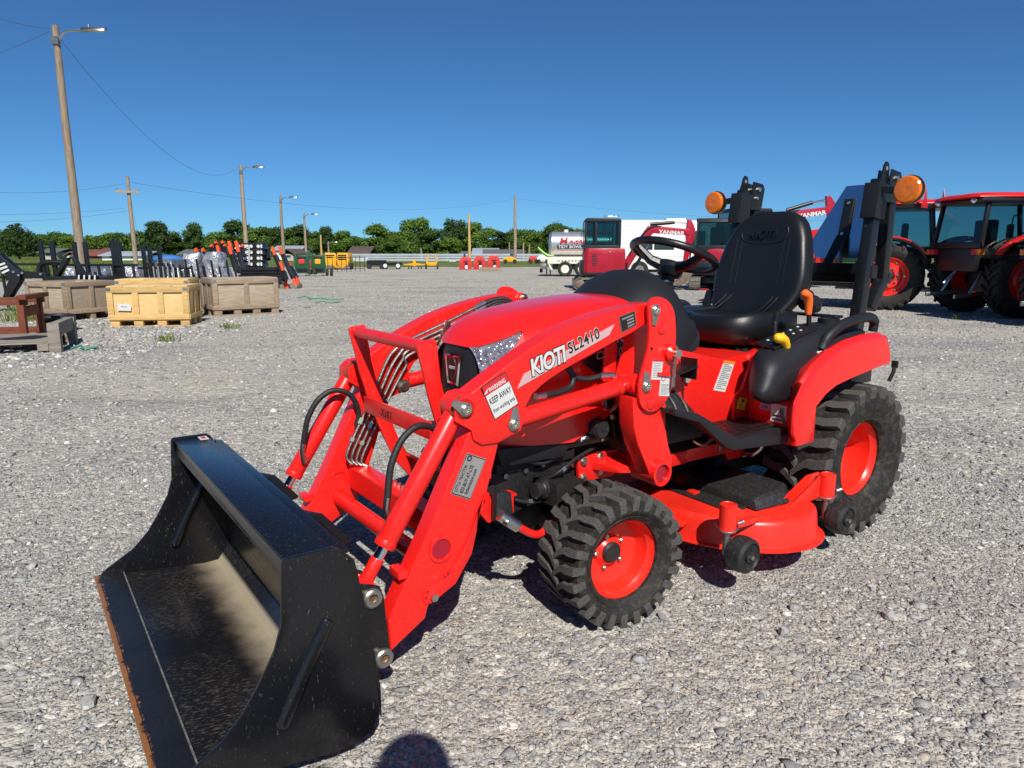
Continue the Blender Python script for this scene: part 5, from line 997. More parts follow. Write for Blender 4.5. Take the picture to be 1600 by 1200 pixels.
# ------------------------------------------------------------------ wooden crates
def crate(label, loc, rz, sx, sy, h, wood, ply, ndiv=3, lid=True, paper=False, open_=False):
    t = thing('wooden_crate', label, 'crate', loc, rz, 'shipping crates'); z0 = .12; w_ = .09
    hx, hy = sx / 2, sy / 2
    for s in (-1, 1):
        board(t, 'side_panel', -hx + .02, hx - .02, s * (hy - .025) - .008, s * (hy - .025) + .008, z0, h - .02, ply)
        board(t, 'end_panel', s * (hx - .025) - .008, s * (hx - .025) + .008, -hy + .02, hy - .02, z0, h - .02, ply)
        for (za, zb) in ((z0, z0 + w_), (h - w_, h)):
            board(t, 'rail', -hx + .001, hx - .001, s * hy - .012 + s * .002, s * hy + .012 + s * .002, za, zb, wood)
            board(t, 'end_rail', s * hx - .012, s * hx + .012, -hy + .011, hy - .011, za + .002, zb - .002, wood)
        for k in range(ndiv + 1):
            x = -hx + w_ / 2 + (sx - w_) * k / ndiv; board(t, 'stud', x - w_ / 2, x + w_ / 2, s * hy - .010 + s * .003, s * hy + .010 + s * .003, z0 + w_, h - w_, wood)
        for k in range(3):
            y = -hy + w_ / 2 + (sy - w_) * k / 2; board(t, 'end_stud', s * hx - .010, s * hx + .010, y - w_ / 2 + .002, y + w_ / 2 - .002, z0 + w_, h - w_, wood)
        for e in (-1, 1):
            m = MB(); m.box(e * (hx - .035), s * (hy + .0165), h - .035, .075, .003, .05); part(m, 'corner_strap', 'zinc', t)
    for k in range(4):
        x = -hx + .08 + (sx - .16) * k / 3
        for y in (-hy + .06, 0, hy - .06): board(t, 'pallet_block', x - .07, x + .07, y - .05, y + .05, .02, z0 - .02, wood)
    for y in (-hy + .06, 0, hy - .06): board(t, 'pallet_runner', -hx, hx, y - .055, y + .055, 0, .02, wood); board(t, 'pallet_stringer', -hx + .002, hx - .002, y - .05, y + .05, z0 - .02, z0, wood)
    if not open_:
        n = 5
        for k in range(n): board(t, 'lid_board', -hx + sx * k / n + .004, -hx + sx * (k + 1) / n - .004, -hy, hy, h + .001, h + .019, ply)
    else: board(t, 'floor_board', -hx + .04, hx - .04, -hy + .04, hy - .04, z0 + .01, z0 + .03, ply)
    if paper:
        m = MB(); m.prism([(-.47, .28), (-.46, .40), (-.38, .38), (-.34, .395), (-.26, .36), (-.27, .27)], -hy - .0165, -hy - .0155); part(m, 'shipping_paper', 'plabel', t)
        m = MB(); m.prism([(-.42, .335), (-.41, .35), (-.32, .34), (-.33, .328)], -hy - .0175, -hy - .0165); part(m, 'paper_print', 'plabelgt', t)
    return t
crate('weathered brown open crate beside the rusty steel stand', (-8.20, 13.30, 0), R(-23), 1.08, .98, .69, 'woodg', 'woodgp', 2, open_=True)
crate('bright new pine crate with a torn white paper on its side', (-6.01, 12.04, 0), R(9.5), 1.24, .80, .655, 'woody', 'woodyp', 3, paper=True)
crate('pine crate mostly hidden behind the bright crate with the torn paper', (-6.42, 13.0, 0), R(9.5), 1.22, .72, .725, 'woody', 'woodyp', 3)
crate('weathered brown closed crate with grey plywood sides standing alone in the gravel', (-5.42, 14.25, 0), R(38), 1.26, .78, .70, 'woodg', 'woodgp', 2)
crate('dark weathered crate squeezed in behind the pine crates', (-6.9, 14.9, 0), R(20), 1.1, .8, .62, 'woodg', 'woodgp', 2)

# ------------------------------------------------------------------ pallet with posts, rusty stand, black attachment
t = thing('wooden_pallet', 'grey timber pallet with upright end posts under the rusty stand', 'pallet', (-6.42, 8.92, 0), R(20))
for k in range(7): board(t, 'deck_board', -.75, .60, -.48 + k * .14, -.48 + k * .14 + .115, .13, .15, 'woodgrey')
for y in (-.45, 0, .40):
    board(t, 'stringer', -.75, .60, y - .045, y + .045, .108, .128, 'woodgrey')
    for x in (-.68, -.08, .53): board(t, 'block', x - .06, x + .06, y - .045, y + .045, .022, .106, 'woodgrey')
for x in (-.6, -.1, .45): board(t, 'bottom_board', x - .06, x + .06, -.48, .48, 0, .02, 'woodgrey')
board(t, 'end_post', .60, .73, -.52, -.40, 0, .36, 'woodgrey'); board(t, 'end_post', .60, .73, .30, .42, 0, .36, 'woodgrey'); board(t, 'end_beam', .615, .715, -.40, .30, .20, .36, 'woodgrey')
m = MB(); m.tube(bez([(-.55, -.30, .17), (-.45, -.25, .33), (-.30, -.20, .36), (-.2, -.2, .20)]), [.08] * 25, 10); imp = tag(m.obj('auger_part', 'black', None, loc=(-6.42, 8.92, 0), rot=(0, 0, R(20))), 'black curved machine part with a bright tube end lying on the grey pallet', 'machine part')
m = MB(); m.cyl((-.24, -.28, .24), (-.10, -.33, .22), .05, n=16); m.cyl((-.10, -.33, .22), (-.095, -.332, .22), .035, n=16); part(m, 'tube_end', 'steel', imp)
m = MB(); m.sph((-.5, -.2, .2), .09, 12, (1.4, 1, .6)); part(m, 'housing', 'black', imp)
m = MB(); m.add([(-.1, -.1, .151), (.3, .2, .151), (.55, .0, .151), (.4, -.3, .151), (.1, -.3, .151)], [(0, 1, 2, 3, 4)]); part(m, 'rubber_mat', 'hose', imp, smooth=False)
t = thing('steel_stand', 'rust coloured steel table frame behind the grey pallet', 'stand', (-7.20, 10.0, 0), R(14))
def sbar(t, n, p, q, w_, h_, mt='rustred'): m = MB(); m.bar(p, q, w_, h_); return part(m, n, mt, t, .003)
for x in (-.6, .38):
    for y in (-.3, .3): sbar(t, 'leg', (x, y, 0), (x, y, .50), .085, .085)
for y in (-.3, .3): sbar(t, 'top_rail', (-.68, y, .535), (.46, y, .535), .07, .075); sbar(t, 'lower_rail', (-.55, y, .10), (.335, y, .10), .05, .09)
sbar(t, 'cross_rail', (.43, -.42, .605), (.43, .42, .605), .12, .06); sbar(t, 'cross_rail', (-.6, -.42, .605), (-.6, .42, .605), .12, .06); sbar(t, 'gusset', (.38, -.26, .40), (.38, .26, .40), .05, .14)
t = thing('black_attachment', 'black steel loader attachment with a white logo leaning behind the rusty stand', 'attachment', (-10.25, 15.0, 0), R(6)); t.scale = (1.2, 1.2, 1.12)
m = MB(); m.prism([(-.42, 1.05), (-.28, 1.05), (.02, .72), (.0, .55), (-.25, .18), (-.33, .22), (-.18, .58)], -.08, .08); part(m, 'blade_arm', 'black', t, .01)
m = MB(); m.prism([(.0, .74), (.42, .70), (.44, .64), (.05, .60)], -.05, .05); part(m, 'link_arm', 'black', t, .008)
m = MB(); m.tube(bez([(.28, 0, .66), (.34, 0, .86), (.52, 0, .90), (.70, 0, .89)]), .045, 10); part(m, 'curved_tube', 'black', t)
m = MB(); m.prism([(.55, .62), (.62, .64), (.84, .98), (.76, .98)], -.07, .07); part(m, 'hook_plate', 'black', t, .008)
m = MB(); m.prism([(.86, .98), (.93, .98), (1.08, .62), (1.0, .62)], -.05, .05); part(m, 'brace', 'black', t, .008)
m = MB(); m.b2(.45, 1.5, -.20, .20, .55, .64); part(m, 'base_frame', 'black', t, .01)
m = MB(); m.b2(-.5, .6, -.25, .25, .12, .20); part(m, 'skid', 'black', t, .01)
for a, b in (((-.33, .83), (-.20, .88)), ((-.30, .77), (-.17, .82)), ((-.27, .70), (-.15, .76))):
    m = MB(); m.bar((a[0], -.083, a[1]), (b[0], -.083, b[1]), .002, .035); part(m, 'logo_stroke', 'plabel', t)
for x, z in ((.0, .66), (.06, .70), (-.08, .72), (.36, .68)):
    m = MB(); m.cyl((x, -.085, z), (x, -.095, z), .022, n=10); part(m, 'bolt', 'zinc', t)
# spools of black hose by the stand
m = MB(); [m.torus((0, 0, .05 + .06 * k), (0, 0, 1), .22, .035, 24, 8) for k in range(4)]; tag(m.obj('hose_coil', 'hose', None, loc=(-7.05, 11.0, 0)), 'coil of black ribbed hose under the rusty stand', 'hose')

# ------------------------------------------------------------------ black stake racks behind the crates
def rack(label, u0, u1, Y, posts, stakes, topv=413, rz=0):
    a, b = at(u0, topv, Y), at(u1, topv, Y); t = thing('stake_rack', label, 'rack', (a.x, Y, 0), 0, 'black stake racks'); L = b.x - a.x; zt = a.z
    for z in (zt, zt - .28):
        m = MB(); m.bar((0, 0, z), (L, .02, z), .05, .05); part(m, 'rail', 'black', t, .006)
    for u, v, wd in posts:
        p = at(u, v, Y); m = MB(); m.bar((p.x - a.x, .06, 0), (p.x - a.x - .03, .06, p.z), wd, .07, (0, 1, 0)); part(m, 'tall_post', 'black', t, .006)
    for u in stakes:
        p = at(u, topv, Y); m = MB(); m.bar((p.x - a.x, -.04, zt), (p.x - a.x + .10, -.10, 0), .045, .045, (0, 1, 0)); part(m, 'stake', 'black', t, .004)
    return t
rack('black steel rack with two tall posts behind the leaning black attachment', -30, 98, 15.6, [(62, 377, .09), (80, 377, .09)], (3, 75))
rack('black steel rack with five tall posts behind the open brown crate', 106, 214, 16.0, [(115, 378, .08), (132, 378, .08), (174.5, 375, .075), (179, 375, .075), (184, 377, .07)], (137, 155, 177, 193, 209), 414)
rack('black steel rack with three leaning posts among the wrapped bundles', 216, 300, 17.0, [(223, 383, .08), (233, 385, .09), (248, 383, .08)], (228, 252, 275, 290), 419)
def fins(label, u, v0, v1, Y, n, lean):
    a = at(u, v1, Y); t = thing('fork_set', label, 'forks', (a.x, Y, 0)); h = at(u, v0, Y).z
    for k in range(n):
        m = MB(); m.bar((k * .11, 0, 0), (k * .11 - lean, .05, h), .055, .03, (0, 1, 0)); part(m, 'fork_tine', 'black', t, .006); m = MB(); m.bar((k * .11 + .05, -.02, h * .45), (k * .11 + .05 - lean * .4, .02, h * .92), .03, .008, (0, 1, 0)); part(m, 'decal_stripe', 'plabelgt' if n > 4 else 'plabel', t)
    m = MB(); m.bar((-.08, .03, .10), (n * .11, .03, .10), .06, .12); part(m, 'foot_bar', 'black', t, .006); return t
fins('black fork tines with white stripes standing in the open brown crate row', 118, 425, 446, 14.8, 4, -.08)
fins('short row of slanted black tines behind the pine crates', 240, 411, 440, 16.6, 5, .10)
fins('second row of slanted black tines beside the grey wrapped load', 256, 413, 440, 16.8, 4, .10)

# ------------------------------------------------------------------ bundles in stretch wrap
def bundle(label, u, v0, v1, Y, wpx, dep, mt, seed):
    r_ = random.Random(seed); c = at(u, v0, Y); zt = c.z; zb = max(0, at(u, v1, Y).z); w_ = wpx / 1109 * Y; n, k = 20, 9; rs = []
    ph = [r_.uniform(0, 6.28) for _ in range(6)]
    for j in range(k):
        f = j / (k - 1); z = zb + (zt - zb) * f; s = (1 - .30 * max(0, f - .6) ** 1.5 * 2.2) * (1 if j else .96)
        rs.append([V((math.copysign(abs(math.cos(t_)) ** .55, math.cos(t_)) * w_ / 2 * s * (1 + .10 * math.sin(3 * t_ + ph[0] + f * 4) + .05 * math.sin(7 * t_ + ph[1] - f * 9)), math.copysign(abs(math.sin(t_)) ** .55, math.sin(t_)) * dep / 2 * s * (1 + .08 * math.sin(4 * t_ + ph[2])), z + .03 * math.sin(2 * t_ + ph[3]) * f)) for t_ in [6.2832 * i / n for i in range(n)]])
    m = MB(); m.rings(rs); o = m.obj('wrapped_bundle', mt, None, loc=(c.x, Y, 0), ang=30); tag(o, label, 'bundle', 'bundles in stretch wrap')
    return o
bundle('silver wrapped bundle nearest the pole behind the black rack', 123, 417, 452, 17.0, 26, .7, 'wrap', 1)
bundle('dark grey wrapped bundle between two silver ones behind the black rack', 159, 417, 452, 17.2, 40, .8, 'wrapd', 2)
bundle('crumpled silver bundle behind the tall double posts', 188, 417, 452, 17.4, 22, .7, 'wrap', 3)
bundle('silver wrapped bundle behind the bright pine crates', 212, 416, 452, 17.6, 24, .7, 'wrap', 4)
bundle('tall dull grey wrapped load with a blue cover behind', 268, 405, 452, 19.5, 34, .9, 'wrapd', 5)
bundle('upper silver wrapped bundle under the orange tipped arms, beside the grey load', 303, 395, 418, 19.0, 26, .6, 'wrap', 6)
bundle('lower silver wrapped bundle beside the grey load', 301, 419, 455, 18.8, 30, .7, 'wrap', 7)
bundle('upper silver wrapped bundle touching the black stack', 336, 395, 418, 19.0, 30, .6, 'wrap', 8)
bundle('lower silver wrapped bundle behind the lone brown crate', 338, 419, 457, 18.8, 40, .7, 'wrap', 9)
bundle('low silver bundle behind the brown crate in front of the grey load', 276, 424, 454, 18.4, 24, .6, 'wrap', 10)
m = MB(); m.sph((0, 0, 0), .30, 12, (1.6, 1, .5)); tag(m.obj('blue_tarp', mat('blue_tarpaulin', (.03, .16, .42), .5), None, loc=tuple(at(262, 406, 20.5))), 'scrap of bright blue tarpaulin on top of the grey wrapped load', 'tarpaulin')
def frame(label, u0, u1, v0, v1, Y):
    a, b = at(u0, v0, Y), at(u1, v0, Y); t = thing('steel_cage', label, 'cage', (a.x, Y, 0)); L = b.x - a.x
    for k in range(5):
        m = MB(); m.bar((L * k / 4, 0, 0), (L * k / 4 - .12, .05, a.z * (.85 + .15 * (k % 2))), .04, .04, (0, 1, 0)); part(m, 'upright', 'black', t)
    for z in (a.z * .55, a.z * .12):
        m = MB(); m.bar((-.1, .0, z), (L + .05, .0, z), .04, .04); part(m, 'rail', 'black', t)
    return t
frame('black upright cage bars in front of the left pair of silver bundles', 286, 322, 405, 450, 18.2)
frame('black upright cage bars in front of the silver bundles by the black stack', 324, 372, 407, 450, 18.0)

# ------------------------------------------------------------------ stacked black attachments with orange tipped arms
sk_ = thing('skid_stack', 'stack of black steel skid frames under the spotted attachments', 'stack', tuple(at(411, 449, 24.3).xy) + (0,), 0)
for k in range(6):
    m = MB(); m.b2(-.66, .62, -.4, .4, .10 + k * .10, .165 + k * .10); part(m, 'skid_frame', 'black', sk_, .01)
    m = MB(); m.b2(-.60, .56, -.36, .36, .168 + k * .10, .198 + k * .10); part(m, 'spacer', 'plabelk', sk_)
m = MB(); m.b2(-.6, .55, -.42, .42, 0, .10); part(m, 'pallet', 'woodgrey', sk_, .01)
m = MB(); m.b2(.66, 1.25, -.3, .3, 0, .13); part(m, 'timber_bearer', 'woodgrey', sk_, .01)
def spotted(label, u, v0, v1, Y, wpx, seed):
    c = at(u, v1, Y); h = at(u, v0, Y).z - c.z; w_ = wpx / 1109 * Y; r_ = random.Random(seed)
    t = thing('attachment_block', label, 'attachment', (c.x, Y, c.z))
    m = MB(); m.prism([(-w_ / 2, .02), (w_ / 2, .02), (w_ / 2 * .93, h * .55), (w_ / 2 * .8, h), (-w_ / 2 * .8, h), (-w_ / 2 * .93, h * .5)], -.3, .3); part(m, 'body', 'black', t, .03)
    for s, x in ((1, -w_ * .20), (1, w_ * .22), (0, w_ * .40)):
        m = MB(); (m.cyl((x, -.302, h * .5), (x, -.31, h * .5), .055, n=16) if s else m.b2(x - .03, x + .03, -.308, -.302, h * .28, h * .75)); part(m, 'white_spot', 'plabel', t)
    m = MB(); m.cyl((-w_ * .42, -.302, h * .25), (-w_ * .42, -.308, h * .25), .03, n=12); part(m, 'white_spot', 'plabel', t)
    return t
nm = ['lowest', 'second', 'third', 'top']
for j, (u, wp) in enumerate(((383, 22), (403, 26))):
    for k in range(4):
        spotted('%s black attachment with white spots in the %s of the two spotted stacks' % (nm[k], ('narrow', 'wide')[j]), u, 408 - k * 9.2 - 1, 418 - k * 9.2, 24.6, wp, j * 4 + k)
m = MB(); p0, p1 = at(389.5, 383, 24.2), at(389.5, 414, 24.2); m.bar(p1, p0, .05, .03); tag(m.obj('white_strap', 'plabel'), 'upright white strap on the front of the spotted stack', 'strap')
arm_n = 0
def oarm(u0, v0, u1, v1, Y, frac, spots=2, foot=False):
    """leaning black arm with an orange sleeve at its top"""
    global arm_n; arm_n += 1
    a, b = at(u1, v1, Y), at(u0, v0, Y); b.y += .35; d = b - a
    t = thing('leaning_arm', '', 'arm', tuple(a), 0, 'orange tipped arms leaning in the pile')
    m = MB(); m.bar((0, 0, 0), tuple(d * (1 - frac)), .13, .16, (0, 1, 0)); part(m, 'arm_body', 'black', t, .01)
    m = MB(); m.bar(tuple(d * (1 - frac)), tuple(d), .085, .10, (0, 1, 0)); part(m, 'orange_sleeve', 'orange', t, .01)
    for k in range(spots):
        c = d * (.25 + .5 * k / max(1, spots - 1)) * (1 - frac) if spots > 1 else d * .5; m = MB(); m.bar(tuple(c + V((0, -.085, -.04))), tuple(c + d.normalized() * .16 + V((0, -.085, -.04))), .09, .012, (0, 1, 0)); part(m, 'white_patch', 'plabel', t)
    if foot:
        m = MB(); m.bar((0, -.05, .0), tuple(-d.normalized() * .30 + V((0, -.05, 0))), .10, .12, (0, 1, 0)); part(m, 'orange_foot', 'orange', t, .01)
    return t
for (l_, q) in (('orange tipped black arm leaning over the grey wrapped load', (299, 389, 306, 408, 22, .35, 0)), ('second orange tipped arm leaning over the grey wrapped load', (310, 389, 318, 408, 22, .35, 0)),
          ('low orange tipped arm behind the upper silver bundle', (324, 383, 331, 400, 23, .3, 1)), ('short orange tipped arm beside the highest arms over the silver bundle', (331, 378, 338, 396, 24, .25, 1)),
          ('long orange sleeve arm crossing the silver bundle', (333, 384, 345, 412, 22.6, .42, 0)), ('orange tipped arm at the crest of the arm pile', (341, 377, 350, 398, 24, .25, 1)),
          ('orange tipped arm next to the crest of the arm pile', (345, 383, 352, 400, 23.4, .25, 1)), ('tall orange sleeve arm leaning beside the silver bundle', (351, 377, 372, 425, 22.4, .32, 2)),
          ('orange sleeve arm resting on the silver bundle with white patches', (351, 385, 370, 424, 22.0, .35, 2)), ('tallest orange sleeve arm leaning on the narrow spotted stack', (362, 377, 380, 420, 22.2, .42, 2)),
          ('stubby orange tipped arm against the narrow spotted stack', (373, 383, 378, 400, 23.6, .3, 0)), ('small orange tipped arm against the wide spotted stack', (411, 386, 419, 405, 24.6, .2, 1)),
          ('orange sleeve arm leaning from the wide spotted stack down to the gravel', (420, 386, 446, 440, 24.0, .24, 2, True)), ('orange sleeve arm farthest from the spotted stack, its orange foot on the gravel', (431, 386, 459, 436, 24.2, .24, 2, True)),
          ('black arm with an orange edge lying under the two outer leaning arms', (433, 410, 447, 436, 23.6, .55, 0)), ('black arm with an orange foot beside the green machines', (446, 411, 463, 434, 24.8, .3, 0, True))):
    o_ = oarm(*q); o_['label'] = l_

# ------------------------------------------------------------------ machines along the far edge of the yard
def green_machine(u, label, seed):
    p = at(u, 431, 37); t = thing('green_machine', label, 'machine', (p.x, 37, 0), R(8))
    m = MB(); m.prism([(-.28, .12), (.28, .12), (.32, .45), (.30, .95), (.20, 1.05), (-.20, 1.05), (-.30, .95), (-.32, .45)], -.3, .3); part(m, 'body', 'greenm', t, .03)
    m = MB(); m.b2(-.15, .13, -.34, -.301, .60, .85); part(m, 'engine_cover', 'yellowm' if seed else 'mred', t, .02); m = MB(); m.b2(-.22, .22, -.335, -.302, .88, .98); part(m, 'chute', 'plabelk', t, .01); m = MB(); m.b2(-.24, .24, -.335, -.302, .22, .40); part(m, 'lower_guard', 'black', t, .01)
    for s in (-1, 1): m = MB(); m.b2(s * .31 - .05, s * .31 + .05, -.33, -.23, .3, 1.15); part(m, 'side_post', 'greenm', t, .01)
    for s in (-1, 1): m = MB(); m.cyl((s * .36, -.2, .16), (s * .48, -.2, .16), .16, n=16); part(m, 'wheel', 'rubber', t)
    m = MB(); m.b2(-.4, .2, -.7, -.4, .02, .08); part(m, 'white_sheet', 'plabelg', t, .02); m = MB(); m.cyl((.62, -.6, .2), (.74, -.6, .2), .2, n=16); part(m, 'tail_wheel', 'rubber', t)
green_machine(474, 'green machine with a red engine cover beside the leaning arms', 0); green_machine(499, 'green machine with a yellow engine cover next to the yellow balers', 1)
p = at(487, 428, 40); t = thing('red_implement', 'small bright red implement between the two green machines', 'implement', (p.x, 40, 0)); m = MB(); m.b2(-.3, .3, -.2, .2, .4, .75); part(m, 'hopper', 'mred', t, .03); m = MB(); m.b2(-.25, .25, -.15, .15, .1, .4); part(m, 'frame', 'mred', t, .03)
def baler(u, label, open_):
    p = at(u, 420, 50); t = thing('round_baler', label, 'baler', (p.x, 50, 0), R(12 if open_ else -4))
    m = MB(); m.prism([(-.38, .25), (.38, .25), (.45, .7), (.38, 1.12), (-.34, 1.15), (-.42, .7)], -.55, .55); part(m, 'body', 'yellowm', t, .05)
    for k in range(2 if open_ else 3): m = MB(); m.b2(-.30 + (.1 if open_ and k else 0), .30 - (.2 if open_ and k else 0), -.57, -.551, .92 - k * .13, 1.0 - k * .13); part(m, 'vent_slot', 'plabelk', t)
    for s in (-1, 1): m = MB(); m.cyl((s * .45, -.2, .22), (s * .60, -.2, .22), .22, n=18); part(m, 'wheel', 'rubber', t)
    m = MB(); m.bar((.1, -.5, .35), (.55, -1.2, .12), .14, .14) if open_ else m.prism([(-.3, .28), (.3, .28), (0, .08)], -.62, -.56); part(m, 'drawbar', 'yellowm', t, .02)
    m = MB(); m.b2(-.44, .44, -.60, -.54, .12, .3); part(m, 'pickup', 'dirt', t, .02)
baler(517, 'yellow round baler with a drawbar reaching sideways', True); baler(539, 'yellow round baler with a slotted front, square on to the yard', False)
def trailer(u, label, white):
    p = at(u, 420, 51); t = thing('flat_trailer', label, 'trailer', (p.x, 51, 0)); m = MB(); m.b2(-.6, .6, -.5, .5, .25, .32); part(m, 'bed', 'black', t, .01)
    for s in (-1, 1):
        m = MB(); m.b2(-.6, .6, s * .5 - .02, s * .5 + .02, .32, .62 if not white else .45); part(m, 'side_rail', 'black', t)
        m = MB(); m.cyl((s * .45, -.55, .17), (s * .45, -.42, .17), .17, n=16); part(m, 'wheel', 'rubber', t)
        if white: m = MB(); m.cyl((s * .45, -.56, .24), (s * .45, -.53, .24), .14, n=16); part(m, 'white_hub', 'plabel', t)
trailer(589, 'low black trailer with slatted sides beside the yellow balers', False); trailer(614, 'low black trailer with two round white hubs', True)
p = at(648, 420, 51); t = thing('hay_rake', 'wide low yellow hay rake spread out beside the trailers', 'rake', (p.x, 51, 0))
for s in (-1, 1):
    m = MB(); m.prism([(0, .42), (s * .75, .34), (s * .75, .28), (0, .25)], -.12, .12); part(m, 'wing', 'yellowm', t, .01)
    for k in range(2): m = MB(); m.cyl((s * (.25 + .2 * k), -.1, .09), (s * (.25 + .2 * k) + .06, -.1, .09), .09, n=12); part(m, 'wheel', 'rubber', t)
m = MB(); m.b2(-.1, .1, -.15, .15, .2, .65); part(m, 'mast', 'yellowm', t, .02)
p = at(675, 420, 51); t = thing('hay_tedder', 'yellow tedder with two folded upright arms', 'tedder', (p.x, 51, 0))
for s in (-1, 1):
    m = MB(); m.tube([(s * .30, 0, .35), (s * .38, 0, .7), (s * .22, 0, .8), (s * .30, 0, 1.08)], .05, 8); part(m, 'folded_arm', 'yellowm', t); m = MB(); m.cyl((s * .36, -.1, .15), (s * .46, -.1, .15), .15, n=14); part(m, 'wheel', 'rubber', t)
m = MB(); m.prism([(-.42, .5), (.42, .5), (.30, .25), (-.30, .25)], -.2, .2); part(m, 'frame', 'yellowm', t, .02)
for u, v0, l_ in ((727.5, 401.5, 'red rotary mower deck tipped on its end beside the yellow tedder'), (749.5, 400.5, 'middle one of three red mower decks tipped on end'), (771.5, 399, 'red mower deck on end at the timber pile, the paler of three')):
    p = at(u, 421, 49.5); h = at(u, v0, 49.5).z; t = thing('mower_deck_on_end', l_, 'mower', (p.x, 49.5, 0)); w_ = .43
    m = MB(); m.prism([(-w_, 0), (w_, 0), (w_, h * .62), (w_ * .72, h * .92), (w_ * .5, h), (-w_ * .5, h), (-w_ * .72, h * .92), (-w_, h * .62)], -.12, .12); part(m, 'deck_plate', 'mred', t, .03)
    for s in (-1, 1): m = MB(); m.bar((s * w_ * .55, -.14, h * .05), (s * w_ * .2, -.14, h * .95), .05, .03); part(m, 'stiffener', 'mred', t)
    m = MB(); m.cyl((.05, -.12, h * .45), (.05, -.22, h * .45), .10, n=12); part(m, 'gearbox', 'black', t); m = MB(); m.b2(-.02, .16, -.3, -.14, .05, .30); part(m, 'hitch', 'plabel', t); m = MB(); m.b2(-.12, .22, -.16, -.12, h * .62, h * .68); part(m, 'crossbar', 'blackdirty', t)
p = at(768, 424, 46); t = thing('timber_pile', 'low pile of brown boards in front of the red mower decks', 'timber', (p.x, 46, 0), R(-3))
for k in range(5): board(t, 'plank', -.6 - .05 * k, .7 - .08 * k, -.2 + .04 * k, -.05 + .05 * k, .02 + .045 * k, .06 + .045 * k, 'woodg')
for u, mt, l_, w_, h_ in ((797, 'yellowm', 'small yellow machine behind the timber pile', .8, .45), (833, 'mred', 'dark red machine beside the tanker', .5, .5), (848, 'plabel', 'white machine behind the tanker tail', .7, .55)):
    p = at(u, 411, 74); t = thing('far_machine', l_, 'machine', (p.x, 74, 0)); m = MB(); m.prism([(-w_, .2), (w_, .2), (w_ * .9, h_), (w_ * .2, h_ * 1.6), (-w_ * .6, h_ * 1.5), (-w_ * .9, h_)], -.4, .4); part(m, 'body', mt, t, .05)
    for s in (-1, 1): m = MB(); m.cyl((s * w_ * .6, -.45, .22), (s * w_ * .6, -.3, .22), .22, n=14); part(m, 'wheel', 'rubber', t)
# strips of green strapping and weeds on the gravel
M['strap'] = mat('green_strapping', (.02, .22, .13), .5)
for k, (x, y, a, L) in enumerate(((-5.2, 18.2, .1, .9), (-5.7, 18.9, -.2, .7), (-6.2, 9.6, .6, .30), (-5.55, 8.85, .2, .3), (-4.7, 17.0, .3, .6))):
    m = MB(); m.tube(bez([(0, 0, .02), (L * .3, .06, .05), (L * .6, -.04, .02), (L, .05, .03)], 5), .014, 5); tag(m.obj('green_strap', 'strap', None, loc=(x, y, 0), rot=(0, 0, a)), 'discarded strip of green strapping on the gravel', 'strap', 'green straps on the gravel')
def tuft(x, y, h, n, spread, seed, label):
    r_ = random.Random(seed); m = MB()
    for k in range(n):
        a = r_.uniform(0, 6.28); d = V((math.cos(a), math.sin(a), 0)); b = V((r_.gauss(0, spread), r_.gauss(0, spread), 0)); hh = h * r_.uniform(.5, 1); s = V((-d.y, d.x, 0)) * .006
        m.add([b - s, b + s, b + d * hh * .25 + V((0, 0, hh * .6)) + s * .8, b + d * hh * .25 + V((0, 0, hh * .6)) - s * .8, b + d * hh * .7 + V((0, 0, hh))], [(0, 1, 2, 3), (3, 2, 4)])
    return tag(stuff(m.obj('weed_tuft', 'blade', None, loc=(x, y, 0), smooth=False)), label, 'weeds')
tuft(-4.75, 9.75, .14, 60, .08, 1, 'small weed growing in the gravel in front of the pine crate'); tuft(-4.55, 11.4, .13, 60, .09, 2, 'thin weed growing in the gravel beyond the first one'); tuft(-8.75, 12.7, .4, 150, .2, 3, 'tall weeds growing between the rusty stand and the open crate'); tuft(8.1, 12.9, .12, 30, .03, 4, 'tiny weed growing in front of the dark tractors')
# ================================================================== tank truck, bus, excavators, big tractors
X0 = at(885, 432, 36).x
t = thing('tank_truck', 'silver and cream septic tank truck with lime green hoses at its rear', 'truck', (X0 - .9, 36, 0), R(-4))
m = MB(); m.lathe([(.001, -.02), (.45, 0), (.62, .10), (.62, 4.2), (.45, 4.3), (.001, 4.32)], (0, .45, 1.58), (1, 0, 0), 36); tk = part(m, 'tank', mat('brushed_tank_metal', (.62, .62, .64), .3, .75, .08, 3, .05, 8), t, ang=50)
for x in (.12, 1.6, 3.0): m = MB(); m.torus((x, .45, 1.58), (1, 0, 0), .625, .02, 36, 6); part(m, 'tank_band', 'zinc', tk)
m = MB(); m.cyl((.85, .45, 2.18), (.85, .45, 2.30), .12, n=16); part(m, 'hatch', 'plabel', tk)
m = MB(); m.b2(-.05, 4.4, -.35, 1.3, .62, .97); bd = part(m, 'side_tray', 'cream', t, .03)
for k in range(9): m = MB(); m.b2(.45 + k * .17, .55 + k * .17, -.353, -.349, .74, .79); part(m, 'tray_slot', 'plabelk', bd)
m = MB(); m.b2(.2, 4.4, -.2, 1.1, .35, .62); part(m, 'chassis', 'black', t, .02)
m = MB(); m.prism([(.0, .62), (.06, .62), (.22, .34), (.10, .34)], -.34, 1.25); part(m, 'rear_guard', 'cream', t, .01)
for k in range(3):
    m = MB(); m.tube(bez([(-.52, -.30 + k * .06, 1.42 - k * .03), (-.30, -.32 + k * .06, 1.22 - k * .03), (-.05, -.34 + k * .06, 1.04 - k * .02), (.25, -.34 + k * .06, .985)]), .045, 8); part(m, 'green_hose', 'lime', t)
